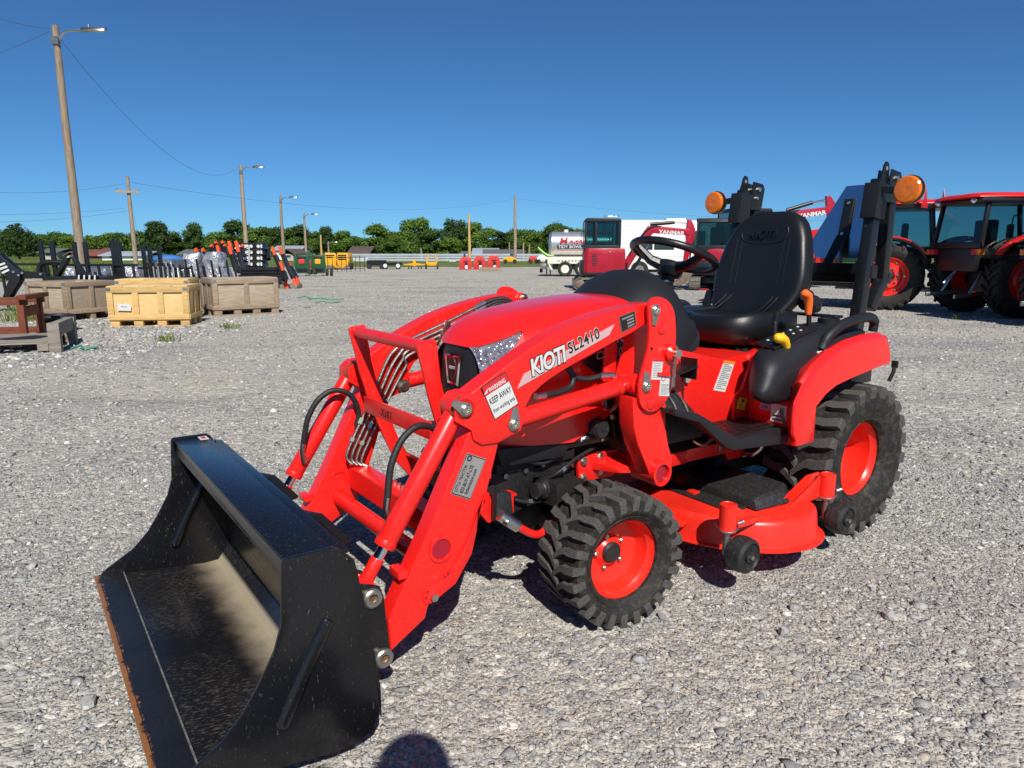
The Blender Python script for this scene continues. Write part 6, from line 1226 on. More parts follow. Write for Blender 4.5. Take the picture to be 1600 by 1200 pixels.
for x in (.82, 1.66):
    for y in (-.28, 1.15):
        w_ = link('wheel', None, t, (x, y, .37)); m = MB(); m.lathe([(.20, -.10), (.30, -.13), (.37, -.10), (.37, .10), (.30, .13), (.20, .10), (.20, -.10)], (0, 0, 0), (0, 1, 0), 28, True); part(m, 'tyre', 'rubber', w_)
        m = MB(); m.lathe([(.21, -.10), (.17, -.06), (.12, -.08), (.06, -.12), (.001, -.12), (.001, .1), (.21, .1)], (0, 0, 0), (0, 1, 0), 20); part(m, 'rim', 'cream', w_)
m = MB(); m.b2(-.42, -.10, -.1, .9, .36, .62); part(m, 'rear_box', 'steel', t, .02); m = MB(); m.b2(-.45, -.3, .2, .5, .18, .36); part(m, 'hitch', 'black', t, .02)
for x in (-.12, .06): m = MB(); m.b2(x, x + .06, -.15, .1, .05, .40); part(m, 'mud_flap', 'black', t)
def flat(name, txt, size, x, z, mt, y, sx=1, shear=0, bold=.004): return text(name, txt, size, (x, y, z), (1, 0, 0), (0, 0, 1), mt, tk, shear, bold, .01, 1, 'LEFT', sx)
flat('tank_lettering', 'M', .42, .52, 1.60, 'plabelr', -.185, 1.25, .15, .012); flat('tank_lettering', 'AIER', .30, 1.0, 1.62, 'plabelr', -.185, 1.1, .15, .006)
m = MB(); m.b2(.42, 2.9, -.185, -.18, 1.36, 1.55); part(m, 'lettering_band', 'plabelk', tk); flat('tank_lettering', 'TIDY BOWL', .19, .47, 1.39, 'plabel', -.190, 1.15, 0, .004)
m = MB(); m.b2(.35, 2.9, -.12, -.10, 1.20, 1.27); part(m, 'pink_stripe', 'plabelpink', tk)
for x, y in ((4.45, .45),):
    m = MB(); m.prism([(4.5, .4), (6.1, .4), (6.1, 1.0), (5.7, 1.2), (5.5, 1.9), (4.5, 1.95)], -.3, 1.2); part(m, 'cab', 'white', t, .05)

# ---- white bus
t = thing('white_bus', 'long white bus with dark windows standing behind the small excavators', 'bus', (at(955, 432, 33).x, 32.6, 0), R(-6)); L = 7.2
m = MB(); m.prism([(-.0, .42), (L, .42), (L, 2.40), (L - .15, 2.55), (.25, 2.62), (.06, 2.55), (0, 2.35)], 0, 2.2); b_ = part(m, 'body', 'white', t, .06)
for z in (2.38, 1.02): m = MB(); m.b2(.05, L - .05, -.012, .0, z, z + .03); part(m, 'trim_rail', 'white', b_)
for x in (1.35, 1.95, 2.9): m = MB(); m.b2(x, x + .02, -.006, .002, .5, 2.4); part(m, 'panel_seam', 'plabel', b_)
for x0, x1, z0, z1 in ((.9, 1.75, 1.30, 1.75), (1.82, 2.7, 1.30, 1.75), (3.35, 4.05, 1.36, 2.12), (4.25, 4.95, 1.36, 2.12), (5.15, 5.85, 1.36, 2.12)):
    m = MB(); m.b2(x0, x1, -.02, .02, z0, z1); w_ = part(m, 'window_frame', 'black', b_, .02); m = MB(); m.b2(x0 + .05, x1 - .05, -.026, -.021, z0 + .05, z1 - .05); part(m, 'window_pane', 'glass', b_)
m = MB(); m.b2(2.35, 3.2, .3, 1.6, 2.59, 2.68); part(m, 'roof_vent', 'white', b_, .02)
for x in (1.2, 5.4): m = MB(); m.cyl((x, -.02, .40), (x, .24, .40), .40, n=24); wl_ = part(m, 'wheel', 'rubber', t); m = MB(); m.cyl((x, -.025, .40), (x, .0, .40), .21, n=16); part(m, 'rim', 'zinc', t)
m = MB(); m.b2(.2, L, .1, 2.1, .30, .45); part(m, 'underframe', 'black', t)

# ---- compact excavator (local X forward, Y towards its left, origin on the ground under the turntable)
def excavator(label, loc, rz, boom_up=0, sc=1):
    t = thing('mini_excavator', label, 'excavator', loc, rz, 'crimson compact excavators'); t.scale = (sc, sc, sc)
    for s in (-1, 1):
        y0, y1 = s * .45, s * .78; tr = link('track', None, t)
        def trk(off): return [(x, z) for x, z in arc((-.85, .21), .20 + off, 90, 270, 10)] + [(x, z) for x, z in arc((.85, .21), .20 + off, -90, 90, 10)]
        m = MB(); a, b = trk(0), trk(-.035); n = len(a); vs = [(x, y0, z) for x, z in a] + [(x, y1, z) for x, z in a] + [(x, y0, z) for x, z in b] + [(x, y1, z) for x, z in b]
        fs = []
        for i in range(n): j = (i + 1) % n; fs += [(i, j, n + j, n + i), (2 * n + i, 3 * n + i, 3 * n + j, 2 * n + j), (i, 2 * n + i, 2 * n + j, j), (n + i, n + j, 3 * n + j, 3 * n + i)]
        m.add(vs, fs)
        for k in range(22):
            f = k / 22; per = 2 * 1.7 + 2 * math.pi * .2; d = f * per
            if d < 1.7: x, z, a_ = -.85 + d, .415, 90
            elif d < 1.7 + math.pi * .2: q = (d - 1.7) / .2; x, z, a_ = .85 + .205 * math.sin(q), .21 + .205 * math.cos(q), 90 - math.degrees(q)
            elif d < 3.4 + math.pi * .2: x, z, a_ = .85 - (d - 1.7 - math.pi * .2), .005, -90
            else: q = (d - 3.4 - math.pi * .2) / .2; x, z, a_ = -.85 - .205 * math.sin(q), .21 - .205 * math.cos(q), -90 - math.degrees(q)
            m.box(x, (y0 + y1) / 2, z, .03, .33, .07, rotm(0, R(-a_), 0))
        part(m, 'track_belt', 'concrete', tr, ang=30)
        for x, r_ in ((-.85, .155), (.85, .15), (-.45, .09), (-.05, .09), (.35, .09)):
            m = MB(); m.lathe([(r_, -.13), (r_, .13), (r_ * .7, .16), (r_ * .3, .17), (.001, .17)], (x, (y0 + y1) / 2, .21 if r_ > .1 else .14), (0, s, 0), 20); part(m, 'track_roller', 'dirt', tr)
        m = MB(); m.b2(-.7, .7, s * .52, s * .72, .17, .30); part(m, 'track_frame', 'black', tr, .02)
    m = MB(); m.b2(-.5, .5, -.45, .45, .22, .40); m.cyl((0, 0, .38), (0, 0, .50), .38, n=24); part(m, 'undercarriage', 'black', t, .01)
    m = MB(); m.prism([(1.08, .10), (1.16, .06), (1.16, .42), (1.09, .42)], -.78, .78); m.bar((.4, -.3, .25), (1.1, -.3, .25), .08, .1); m.bar((.4, .3, .25), (1.1, .3, .25), .08, .1); part(m, 'dozer_blade', 'black', t, .01)
    m = MB(); m.b2(-.75, .62, -.70, .70, .47, .56); part(m, 'deck_frame', 'black', t, .02)
    bd = smoothpoly([(-.62, -.70), (.45, -.70), (.55, -.60), (.55, .60), (.45, .70), (-.62, .70), (-.72, .45), (-.75, 0), (-.72, -.45)], 2)
    m = MB(); m.rings([[(x, y, z) for x, y in bd] for z in (.56, 1.15)] + [[(x * (.97 if x > 0 else .96), y * .97, 1.32) for x, y in bd]]); hs = part(m, 'house', 'darkred', t, .02)
    m = MB(); m.prism(smoothpoly([(-.80, .50), (-.56, .50), (-.53, .70), (-.60, .92), (-.78, .95), (-.84, .72)], 2), -.60, .60); part(m, 'counterweight', 'black', t, .03)
    for s in (-1, 1):
        for k in range(7): m = MB(); m.b2(-.48, -.10 - .02 * k, s * .702, s * .712, .78 + k * .055, .81 + k * .055); part(m, 'grille_slat', 'plabelk', hs)
        m = MB(); m.b2(.02, .10, s * .703, s * .708, 1.16, 1.22); part(m, 'sticker', 'plabel', hs); m = MB(); m.b2(.1, .25, s * .704, s * .709, .485, .54); part(m, 'sticker', 'plabel', hs)
    # cab
    cb = link('cab', None, t); x0, x1, y0, y1, z0, z1 = -.72, .42, -.62, .64, 1.05, 2.20
    m = MB(); m.b2(x0, x1, y0, y1, z0, 1.42); part(m, 'cab_lower', 'charcoal', cb, .03); m = MB(); m.prism([(x0 - .01, 2.14), (x1 + .02, 2.14), (x1 - .03, 2.24), (x0 + .06, 2.26)], y0 - .02, y1 + .02); part(m, 'cab_roof', 'charcoal', cb, .02)
    for x in (x0 + .03, x0 + .36, x1 - .03):
        for y in (y0 + .03, y1 - .03): m = MB(); m.b2(x - .035, x + .035, y - .03, y + .03, 1.40, 2.15); part(m, 'cab_pillar', 'charcoal', cb, .01)
    for y in (y0 + .012, y1 - .012):
        for xa, xb in ((x0 + .06, x0 + .33), (x0 + .39, x1 - .06)): m = MB(); m.b2(xa, xb, y - .004, y + .004, 1.42, 2.14); part(m, 'side_window', 'cabglass', cb)
    for x in (x0 + .012, x1 - .012): m = MB(); m.b2(x - .004, x + .004, y0 + .06, y1 - .06, 1.42, 2.14); part(m, 'front_window', 'cabglass', cb)
    m = MB(); m.b2(-.35, .0, -.22, .22, 1.2, 1.52); m.b2(-.42, -.30, -.22, .22, 1.5, 1.98); part(m, 'operator_seat', 'black', cb, .03)
    # boom, stick, bucket
    F0 = V((.55, 0, .62)); rb = Matrix.Rotation(R(-boom_up), 4, 'Y')
    bm_ = link('boom', None, t, tuple(F0)); bm_.rotation_euler = (0, R(-boom_up), 0)
    B = [(0, -.08), (.12, -.06), (.62, .80), (.95, 1.18), (2.1, 1.10), (2.13, 1.24), (2.1, 1.30), (.95, 1.42), (.78, 1.40), (.45, .95), (-.08, .06)]
    m = MB(); m.prism(B, -.09, .09); part(m, 'boom_arm', 'darkred', bm_, .02)
    m = MB(); m.cyl((.05, 0, -.35 + .1), (.05, 0, .25), .14, n=16); part(m, 'boom_swing_post', 'black', bm_)
    m = MB(); m.cyl((.30, -.02, -.05), (.66, -.02, .55), .05, n=12); part(m, 'boom_cylinder', 'black', bm_); m = MB(); m.cyl((.66, -.02, .55), (.95, -.02, 1.05), .025, n=10); part(m, 'cylinder_rod', 'chrome', bm_)
    for s in (-1, 1): text('boom_lettering', 'YANMAR', .17, (1.12 if s < 0 else 1.95, s * .094, 1.17), (-s, 0, -s * -.07 * 1), (0, 0, 1), 'plabel', bm_, 0, .006, .004, 1, 'LEFT', 1.15)
    m = MB(); m.cyl((.85, 0, 1.46), (1.62, 0, 1.52), .055, n=12); part(m, 'stick_cylinder', 'black', bm_); m = MB(); m.cyl((1.62, 0, 1.52), (2.08, 0, 1.50), .028, n=10); part(m, 'stick_rod', 'chrome', bm_)
    m = MB(); m.tube(bez([(.2, -.1, .5), (.5, -.12, 1.0), (.85, -.1, 1.36), (1.2, -.06, 1.38)]), .03, 6); part(m, 'boom_hose', 'hose', bm_)
    m = MB(); m.prism([(2.02, 1.62), (2.14, 1.60), (2.28, 1.30), (2.26, 1.05), (2.02, .05), (1.92, .05), (2.00, .95), (1.98, 1.2)], -.07, .07); part(m, 'stick', 'darkred', bm_, .02)
    m = MB(); m.cyl((2.24, 0, 1.30), (2.20, 0, .75), .045, n=10); m.cyl((2.20, 0, .75), (2.14, 0, .30), .025, n=10); part(m, 'bucket_cylinder', 'black', bm_)
    m = MB(); m.prism(smoothpoly([(1.92, .10), (2.10, .10), (2.16, -.08), (2.08, -.34), (1.86, -.46), (1.62, -.44), (1.60, -.40), (1.80, -.30), (1.90, -.12)], 2), -.24, .24); part(m, 'digging_bucket', 'dirt', bm_, .01)
    return t
excavator('compact crimson excavator standing in front of the white bus and the tank truck', (at(945, 452, 23.4).x, 23.4, 0), R(-3))
excavator('crimson excavator parked near the back window of the white bus', (at(1122, 455, 23.2).x, 23.6, 0), R(74))
excavator('larger crimson excavator with its boom raised behind the black tractor seat', (at(1183, 452, 23.2).x, 24.4, 0), R(2), 12, 1.16)
m = MB(); m.prism([(-.35, .05), (.35, .05), (.28, .5), (-.2, .55)], -.3, .3); o_ = m.obj('yellow_tank', 'yellowm', None, .03, loc=tuple(at(1092, 448, 25.6).xy) + (0,)); tag(o_, 'small yellow steel box beside the crimson excavators', 'box')

# ---- large cab tractor (local X forward, Y left, origin on the ground under the rear axle)
def big_wheel(t, name, x, y, r, w_, rr, flip):
    e = link(name, None, t, (x, y, r), (0, R(11), math.pi if flip else 0)); key = 'big%s' % r
    if key not in WM:
        m = MB(); hw_ = w_ / 2; rb = r - .045
        m.lathe([(rr, -hw_ * .7), (rr + .1, -hw_), (rb - .06, -hw_), (rb, -hw_ * .8), (rb, hw_ * .8), (rb - .06, hw_), (rr + .1, hw_), (rr, hw_ * .7), (rr - .01, 0)], (0, 0, 0), (0, 1, 0), 48, True)
        N = 22
        for s in (-1, 1):
            for k in range(N):
                t0 = 2 * math.pi * (k + (.5 if s < 0 else 0)) / N; pts = [(-.25, -.05), (.15, .4), (.5, .8), (.62, 1.0)]; top, bot = [], []
                for a, y_ in pts:
                    for q in (-1, 1):
                        th = t0 + (a + q * .16) * 2 * math.pi / N; rt = r if y_ < .95 else r - .05; lo = rb - .03 if y_ < .95 else rb - .08; top.append((rt * math.cos(th), s * y_ * hw_ * 1.01, rt * math.sin(th))); bot.append((lo * math.cos(th), s * y_ * hw_, lo * math.sin(th)))
                n = len(pts); o = 2 * n; fs = []
                for i in range(n - 1): a, b, c, d = 2 * i, 2 * i + 1, 2 * i + 3, 2 * i + 2; fs += [(a, b, c, d), (a, d, d + o, a + o), (b, b + o, c + o, c)]
                fs += [(0, o, o + 1, 1), (o - 2, o - 1, 2 * o - 1, 2 * o - 2)]; m.add(top + bot, fs)
        a = m.mesh('tyre', 0, ang=40); a.materials.append(M['rubber'])
        m = MB(); m.lathe([(rr + .015, hw_ * .72), (rr - .01, hw_ * .70), (rr - .03, hw_ * .55), (rr - .06, hw_ * .42), (rr * .72, hw_ * .38), (rr * .62, hw_ * .62), (rr * .36, hw_ * .66), (rr * .34, hw_ * .50), (.001, hw_ * .50), (.001, -.02), (rr - .04, -.05), (rr - .02, -hw_ * .7), (rr + .012, -hw_ * .7), (rr + .008, hw_ * .6)], (0, 0, 0), (0, 1, 0), 40, True)
        b = m.mesh('rim', 0, ang=30); b.materials.append(M['rim'])
        m = MB(); m.lathe([(rr * .30, hw_ * .50), (rr * .30, hw_ * .72), (rr * .2, hw_ * .8), (.001, hw_ * .8)], (0, 0, 0), (0, 1, 0), 20); c = m.mesh('hub'); c.materials.append(M['black'])
        m = MB(); m.cyl((0, 0, 0), (0, .03, 0), .022, n=6); d = m.mesh('nut'); d.materials.append(M['brass']); WM[key] = (a, b, c, d)
    a, b, c, d = WM[key]; link('tyre', a, e); link('rim', b, e); link('hub', c, e)
    for k in range(8): q = R(45 * k); link('wheel_nut', d, e, (rr * .49 * math.cos(q), w_ / 2 * .63, rr * .49 * math.sin(q)))
    for k in range(6): q = R(60 * k + 10); link('rim_bolt', d, e, (rr * .80 * math.cos(q), w_ / 2 * .40, rr * .80 * math.sin(q)))
def big_tractor(label, loc, rz):
    t = thing('cab_tractor', label, 'tractor', loc, rz, 'red cab tractors parked in a row')
    for s in (1, -1):
        big_wheel(t, 'rear_wheel', 0, s * .78, .70, .42, .40, s < 0); big_wheel(t, 'front_wheel', 2.15, s * .76, .52, .32, .29, s < 0)
        fp = arc((0, .70), .80, 150, 35, 14) + arc((0, .70), .76, 35, 150, 14); m = MB(); m.prism(fp, s * .52, s * 1.02); part(m, 'rear_fender', 'black', t, .01)
        m = MB(); m.prism(arc((0, .70), .835, 145, 40, 14) + arc((0, .70), .802, 40, 145, 14), s * .86, s * 1.03); part(m, 'fender_trim', 'trred', t, .006)
        m = MB(); m.b2(-.90, -.80, s * .52, s * .66, 1.16, 1.26); tl = part(m, 'tail_lamp', 'plabelr', t, .01); m = MB(); m.b2(-.90, -.80, s * .665, s * .76, 1.16, 1.26); part(m, 'turn_lamp', 'amber', t, .01)
        m = MB(); m.tube(bez([(1.0, s * .72, 1.9), (1.05, s * .95, 1.95), (1.05, s * 1.0, 1.75)]), .015, 6); mi = part(m, 'mirror_arm', 'black', t); m = MB(); m.b2(1.02, 1.06, s * .92, s * 1.10, 1.50, 1.78); part(m, 'mirror', 'black', t, .02)
        m = MB(); m.bar((-.3, s * .35, .45), (-1.05, s * .42, .38), .05, .08); part(m, 'lower_link', 'steel', t, .01); m = MB(); m.cyl((-.45, s * .36, .95), (-.75, s * .40, .42), .025, n=8); part(m, 'lift_rod', 'zinc', t)
        m = MB(); m.b2(.35, 1.0, s * .55, s * .85, .42, .47); m.b2(.55, .95, s * .6, s * .85, .62, .66); part(m, 'step', 'black', t, .01)
        m = MB(); m.sph((0, 0, 0), .09, 10, (.5, 1, .6)); part(m, 'roof_lamp', 'chrome', t, loc=(-.93, s * .50, 2.14)) if True else None
    m = MB(); m.b2(-.35, 2.5, -.22, .22, .45, .85); m.cyl((0, -.62, .70), (0, .62, .70), .14, n=16); m.cyl((2.15, -.65, .52), (2.15, .65, .52), .09, n=14); part(m, 'chassis', 'black', t, .02)
    m = MB(); m.b2(-.80, -.2, -.52, .52, .85, 1.28); part(m, 'rear_housing', 'black', t, .03); m = MB(); m.cyl((-.45, 0, 1.15), (-1.0, 0, .62), .028, n=8); part(m, 'top_link', 'zinc', t)
    hs = [(1.05, 1.52, .40), (1.5, 1.50, .38), (2.1, 1.42, .35), (2.55, 1.28, .30), (2.72, 1.10, .24)]; m = MB(); m.rings([[(x, -w_, .80), (x, -w_, z - .14), (x, -w_ * .72, z - .02), (x, 0, z), (x, w_ * .72, z - .02), (x, w_, z - .14), (x, w_, .80)] for x, z, w_ in hs]); hd = part(m, 'hood', 'trred', t, .02)
    m = MB(); m.b2(2.68, 2.74, -.22, .22, .75, 1.08); part(m, 'grille', 'black', t, .02)
    # cab
    cb = link('cab', None, t); z0, z1 = 1.28, 2.13
    bx, fx = -.82, 1.02
    for s in (1, -1):
        for p, q in (((bx, s * .66, z0), (bx + .10, s * .62, z1)), ((.22, s * .72, .95), (.25, s * .68, z1)), ((fx, s * .60, .95), (fx - .18, s * .58, z1))): m = MB(); m.bar(p, q, .07, .07); part(m, 'cab_pillar', 'black', cb, .01)
        m = MB(); m.add([(bx + .04, s * .66, z0), (.20, s * .715, z0), (.22, s * .675, z1), (bx + .13, s * .625, z1)], [(0, 1, 2, 3)]); part(m, 'rear_side_glass', 'cabglass', cb, smooth=False)
        m = MB(); m.add([(.25, s * .715, .98), (fx - .03, s * .605, .98), (fx - .20, s * .585, z1), (.27, s * .675, z1)], [(0, 1, 2, 3)]); part(m, 'door_glass', 'cabglass', cb, smooth=False)
    m = MB(); m.add([(bx, -.63, z0 + .12), (bx, .63, z0 + .12), (bx + .10, .60, z1), (bx + .10, -.60, z1)], [(0, 1, 2, 3)]); part(m, 'rear_glass', 'cabglass', cb, smooth=False)
    m = MB(); m.add([(fx, -.58, 1.40), (fx, .58, 1.40), (fx - .17, .56, z1), (fx - .17, -.56, z1)], [(0, 1, 2, 3)]); part(m, 'windscreen', 'cabglass', cb, smooth=False)
    m = MB(); m.b2(bx - .02, bx + .06, -.66, .66, z0, z0 + .12); part(m, 'rear_sill', 'black', cb, .01)
    m = MB(); m.prism([(-.92, 2.10), (1.05, 2.12), (1.08, 2.18), (.9, 2.22), (-.86, 2.20), (-.94, 2.15)], -.72, .72); part(m, 'roof_lining', 'black', cb, .03)
    m = MB(); m.rings([[(x * k, y * k, z) for x, y in smoothpoly([(-.95, -.66), (0, -.78), (1.0, -.74), (1.20, -.5), (1.24, 0), (1.20, .5), (1.0, .74), (0, .78), (-.95, .66), (-1.0, 0)], 2)] for k, z in ((.94, 2.185), (.97, 2.205), (.95, 2.245), (.84, 2.285), (.6, 2.30))]); part(m, 'roof', 'trred', cb, ang=50)
    m = MB(); m.b2(-.20, .25, -.25, .25, 1.15, 1.35); m.b2(-.32, -.18, -.25, .25, 1.30, 1.82); part(m, 'operator_seat', 'black', cb, .05); m = MB(); m.torus((.62, 0, 1.55), (-.5, 0, .85), .19, .018, 24, 8); m.cyl((.62, 0, 1.54), (.80, 0, 1.2), .04, n=8); part(m, 'steering_wheel', 'black', cb)
    m = MB(); m.prism([(-.30, 2.52), (.30, 2.52), (0, 3.02)], 0, .012) if False else m.add([(-.62, .74, 2.10), (-.50, 1.08, 2.10), (-.56, .91, 2.47), (-.61, .736, 2.10), (-.49, 1.076, 2.10), (-.55, .906, 2.47)], [(0, 1, 2), (3, 5, 4), (0, 3, 4, 1), (1, 4, 5, 2), (2, 5, 3, 0)]); part(m, 'warning_triangle', 'plabelr', t)
    m = MB(); m.bar((-.55, .91, 2.14), (-.52, .62, 2.12), .03, .03); part(m, 'triangle_arm', 'black', t)
    # front loader
    for s in (1, -1): m = MB(); m.prism([(1.0, 1.45), (1.2, 1.75), (2.6, 1.55), (3.3, .6), (3.15, .55), (2.45, 1.35), (1.25, 1.5), (1.15, .7), (.95, .7)], s * .50, s * .58); part(m, 'loader_arm', 'trred', t, .01)
    m = MB(); m.prism(smoothpoly([(3.2, .05), (3.9, .06), (3.9, .10), (3.45, .14), (3.32, .35), (3.4, .72), (3.3, .74), (3.18, .4)], 2), -.95, .95); part(m, 'loader_bucket', 'black', t, .01)
    return t
import mathutils
big_tractor('red cab tractor showing its bright red rear rim, facing the white bus', (8.37, 15.99, 0), R(180 - 28))
big_tractor('red cab tractor whose dark rear window and hitch links face the small tractor', (9.38, 14.0, 0), R(4))
big_tractor('red cab tractor whose rear tyre stands closest to the shaded hitch links of its neighbour', (9.42, 11.35, 0), R(5))
# ================================================================== poles, wires, houses, fence, grass, trees

def pole(label, u, vt, Y, r0=.17, lamp=0, cross=0, mt='pole', um=None):
    top = at(u, vt, Y); t = thing('utility_pole', label, 'pole', (top.x, Y, 0), 0, 'utility poles')
    m = MB(); m.tube([(0, 0, -.1), (.01, 0, top.z * .33), (-.02, .01, top.z * .66), (0, 0, top.z)], [r0, r0 * .9, r0 * .78, r0 * .64], 14); part(m, 'pole_shaft', mt, t)
    h = top.z
    if lamp:
        m = MB(); m.tube(bez([(.05, 0, h - .45 * lamp), (.35 * lamp, 0, h - .18 * lamp), (.95 * lamp, 0, h - .14 * lamp)]), .035 * lamp, 8); part(m, 'lamp_arm', 'zinc', t)
        m = MB(); m.rings([[(x * lamp, y * lamp, h - .14 * lamp + z * lamp) for y, z in ((-w_, -.03), (-w_ * .7, .06), (0, .09), (w_ * .7, .06), (w_, -.03), (0, -.06))] for x, w_ in ((.85, .07), (1.0, .13), (1.35, .15), (1.6, .09), (1.68, .02))]); part(m, 'lamp_head', 'zinc', t, ang=60)
        m = MB(); m.cyl((1.1 * lamp, 0, h - .06 * lamp), (1.1 * lamp, 0, h + .03 * lamp), .05 * lamp, n=10); part(m, 'photocell', 'steel', t)
        m = MB(); m.b2(-.12, .12, -r0 * .7 - .03, -r0 * .55, h - .6 * lamp, h - .35 * lamp); part(m, 'bracket', 'steel', t)
    if cross:
        m = MB(); m.box(0, -.14, h - .8, 1.1, .10, .12, rotm(0, 0, R(25))); part(m, 'crossarm', 'woodg', t)
        m = MB(); m.cyl((0, -.2, h - 1.9), (0, -.2, h - 1.3), .14, n=12); part(m, 'transformer', 'steel', t) if cross > 1 else None
        for x in (-.45, .45): m = MB(); m.cyl((x, -.14 + x * .46, h - .74), (x, -.14 + x * .46, h - .6), .04, n=8); part(m, 'insulator', 'plabelgt', t)
    return t
pole('tall weathered street light pole standing behind the open brown crate', 86, 40, 25, .155, 1.0)
pole('grey pole with a wooden crossarm behind the tall double posts', 199, 275, 38, .125, 0, 1)
pole('street light pole rising behind the pile of orange tipped arms', 376, 258, 58, .19, 1.1)
pole('street light pole between the arm pile and the green machines', 438, 306, 85, .2, 1.2)
pole('street light pole right behind the green machines', 475, 333, 112, .22, 1.3)
pole('short orange-brown pole behind the yellow balers', 501, 367, 62, .10, 0, 0, 'woody')
pole('short brown pole with a yard light beside the orange-brown one', 513, 377, 66, .10, .5, 0, 'woodg')
pole('slim tan pole rising between the red mower decks', 733, 334, 80, .17, 0, 0, 'woody')
pole('tall grey pole behind the timber pile', 805, 305, 82, .20, 0, 0)
pole('street light pole showing above the excavator cab', 946, 336, 90, .18, 1.0)
pole('short leaning grey pole in front of the dark trees by the tedder', 658, 388, 95, .16)
pole('short grey pole beside the tall grey pole and the far machines', 818, 379, 95, .16); pole('thin tan pole next to the tank truck hoses', 827, 381, 95, .12, 0, 0, 'woodg'); pole('thin pole with a white box behind the timber pile', 796, 378, 100, .12)
def wire(label, a, b, sag, r=.012, k=0):
    r *= .5
    a, b = V(a), V(b); m = MB(); m.tube([a.lerp(b, t_ / 24) - V((0, 0, sag * 4 * (t_ / 24) * (1 - t_ / 24))) for t_ in range(25)], r, 5); return tag(m.obj('overhead_wire', 'wire'), label, 'wire', 'overhead wires')
pt = at(88, 62, 25)
wire('wire sagging from the tall street light pole to the pole by the arm pile', at(93, 60, 25), at(374, 260, 58), 2.1, .016)
wire('upper wire running left from the top of the tall street light pole', at(80, 45, 25), at(-160, -40, 20), .25, .014); wire('twisted lower wire running left from the tall street light pole', at(79, 48, 25), at(-160, 118, 34), .3, .016)
wire('top wire reaching the crossarm pole from the left', at(194, 287, 38), at(-200, 268, 44), .8, .016); wire('middle wire reaching the crossarm pole from the left', at(197, 325, 38), at(-200, 322, 44), .4, .014); wire('lowest wire reaching the crossarm pole from the left', at(198, 330, 38), at(-200, 335, 44), .5, .014)
wire('long faint wire from the crossarm pole past the tall grey pole', at(205, 285, 38), at(805, 310, 82), 1.3, .016); wire('long faint wire from the tall grey pole over the white bus', at(805, 310, 82), at(1500, 345, 60), .8, .018)
wire('guy wire slanting down from the crossarm pole', at(203, 300, 38), at(222, 405, 36), 0, .014)

# ---- houses beyond the yard
def house(label, u0, u1, vr, ve, vb, Y, wall, roof, ridge_along=True, door=None):
    a, b = at(u0, ve, Y), at(u1, ve, Y); w_ = b.x - a.x; ze = a.z; zr = at(u0, vr, Y).z; t = thing('house', label, 'house', (a.x, Y, 0)); d = 6
    m = MB(); m.b2(0, w_, 0, d, -.2, ze); wl_ = part(m, 'wall', wall, t)
    e = .4
    if ridge_along: m = MB(); m.prism([(-e, ze - .1), (d / 2, zr), (d + e, ze - .1), (d + e, ze + .02), (d / 2, zr + .14), (-e, ze + .02)], -e, w_ + e, 'x')
    else: m = MB(); m.prism([(-e, ze - .1), (w_ / 2, zr), (w_ + e, ze - .1), (w_ + e, ze + .02), (w_ / 2, zr + .14), (-e, ze + .02)], -e, d + e)
    part(m, 'roof', roof, t)
    n = max(1, int(w_ / 3))
    for k in range(n):
        x = w_ * (k + .5) / n; m = MB(); m.b2(x - .4, x + .4, -.04, .0, ze * .42, ze * .82); wn = part(m, 'window', 'glass', t); m = MB(); m.b2(x - .46, x + .46, -.06, -.041, ze * .38, ze * .42); part(m, 'sill', 'white', wn)
    if door: m = MB(); m.b2(w_ * door - .9, w_ * door + .9, -.05, .0, -.1, ze * .8); part(m, 'garage_door', 'white', t)
    return t
M['roofred'] = mat('faded_red_roof', (.20, .06, .04), .8, 0, .2, 1); M['roofgrey'] = mat('grey_shingles', (.12, .12, .12), .9, 0, .2, 2); M['roofmetal'] = mat('pale_metal_roof', (.42, .46, .50), .5, .2, .08, 1); M['roofbrown'] = mat('brown_shingles', (.10, .07, .055), .9, 0, .2, 2); M['brickwall'] = mat('brown_brick_wall', (.16, .09, .06), .9, 0, .15, 4); M['tanwall'] = mat('tan_wall', (.45, .40, .32), .9, 0, .1, 2)
house('far grey roofed house left of the red roofed barn', 62, 88, 389, 394, 402, 115, 'tanwall', 'roofgrey'); house('long red roofed barn behind the field', 116, 161, 391, 399, 404, 110, 'brickwall', 'roofred'); house('white gabled end house against the red roofed barn', 104, 120, 394, 399, 404, 112, 'white', 'roofgrey', False)
house('small brown house peeping over the red barn', 153, 172, 388, 394, 404, 125, 'brickwall', 'roofbrown'); house('long low white shed with a pale metal roof', 159, 226, 394, 399, 405, 105, 'white', 'roofmetal'); house('grey roofed house behind the leaning posts and arm pile', 281, 296, 391, 397, 405, 110, 'white', 'roofgrey')
house('brown roofed house with a pale gable behind the arm pile', 441, 458, 390, 397, 408, 100, 'tanwall', 'roofbrown', False); house('pale roofed building behind the brown gabled house', 428, 468, 385, 390, 408, 112, 'white', 'roofmetal'); house('white house with a brown roof behind the balers', 547, 574, 386, 396, 408, 95, 'white', 'roofbrown', True)
house('pale grey roofed house left of the tall grey pole', 741, 775, 389, 398, 406, 105, 'white', 'roofmetal'); house('dark roofed house with a white garage behind the tall grey pole', 758, 814, 391, 400, 408, 96, 'brickwall', 'roofgrey', True, .9); house('tiny white shed behind the tedder', 702, 712, 401, 403, 408, 92, 'white', 'roofgrey', False); house('low grey house half hidden by the slim tan pole', 722, 742, 394, 399, 407, 108, 'tanwall', 'roofgrey')
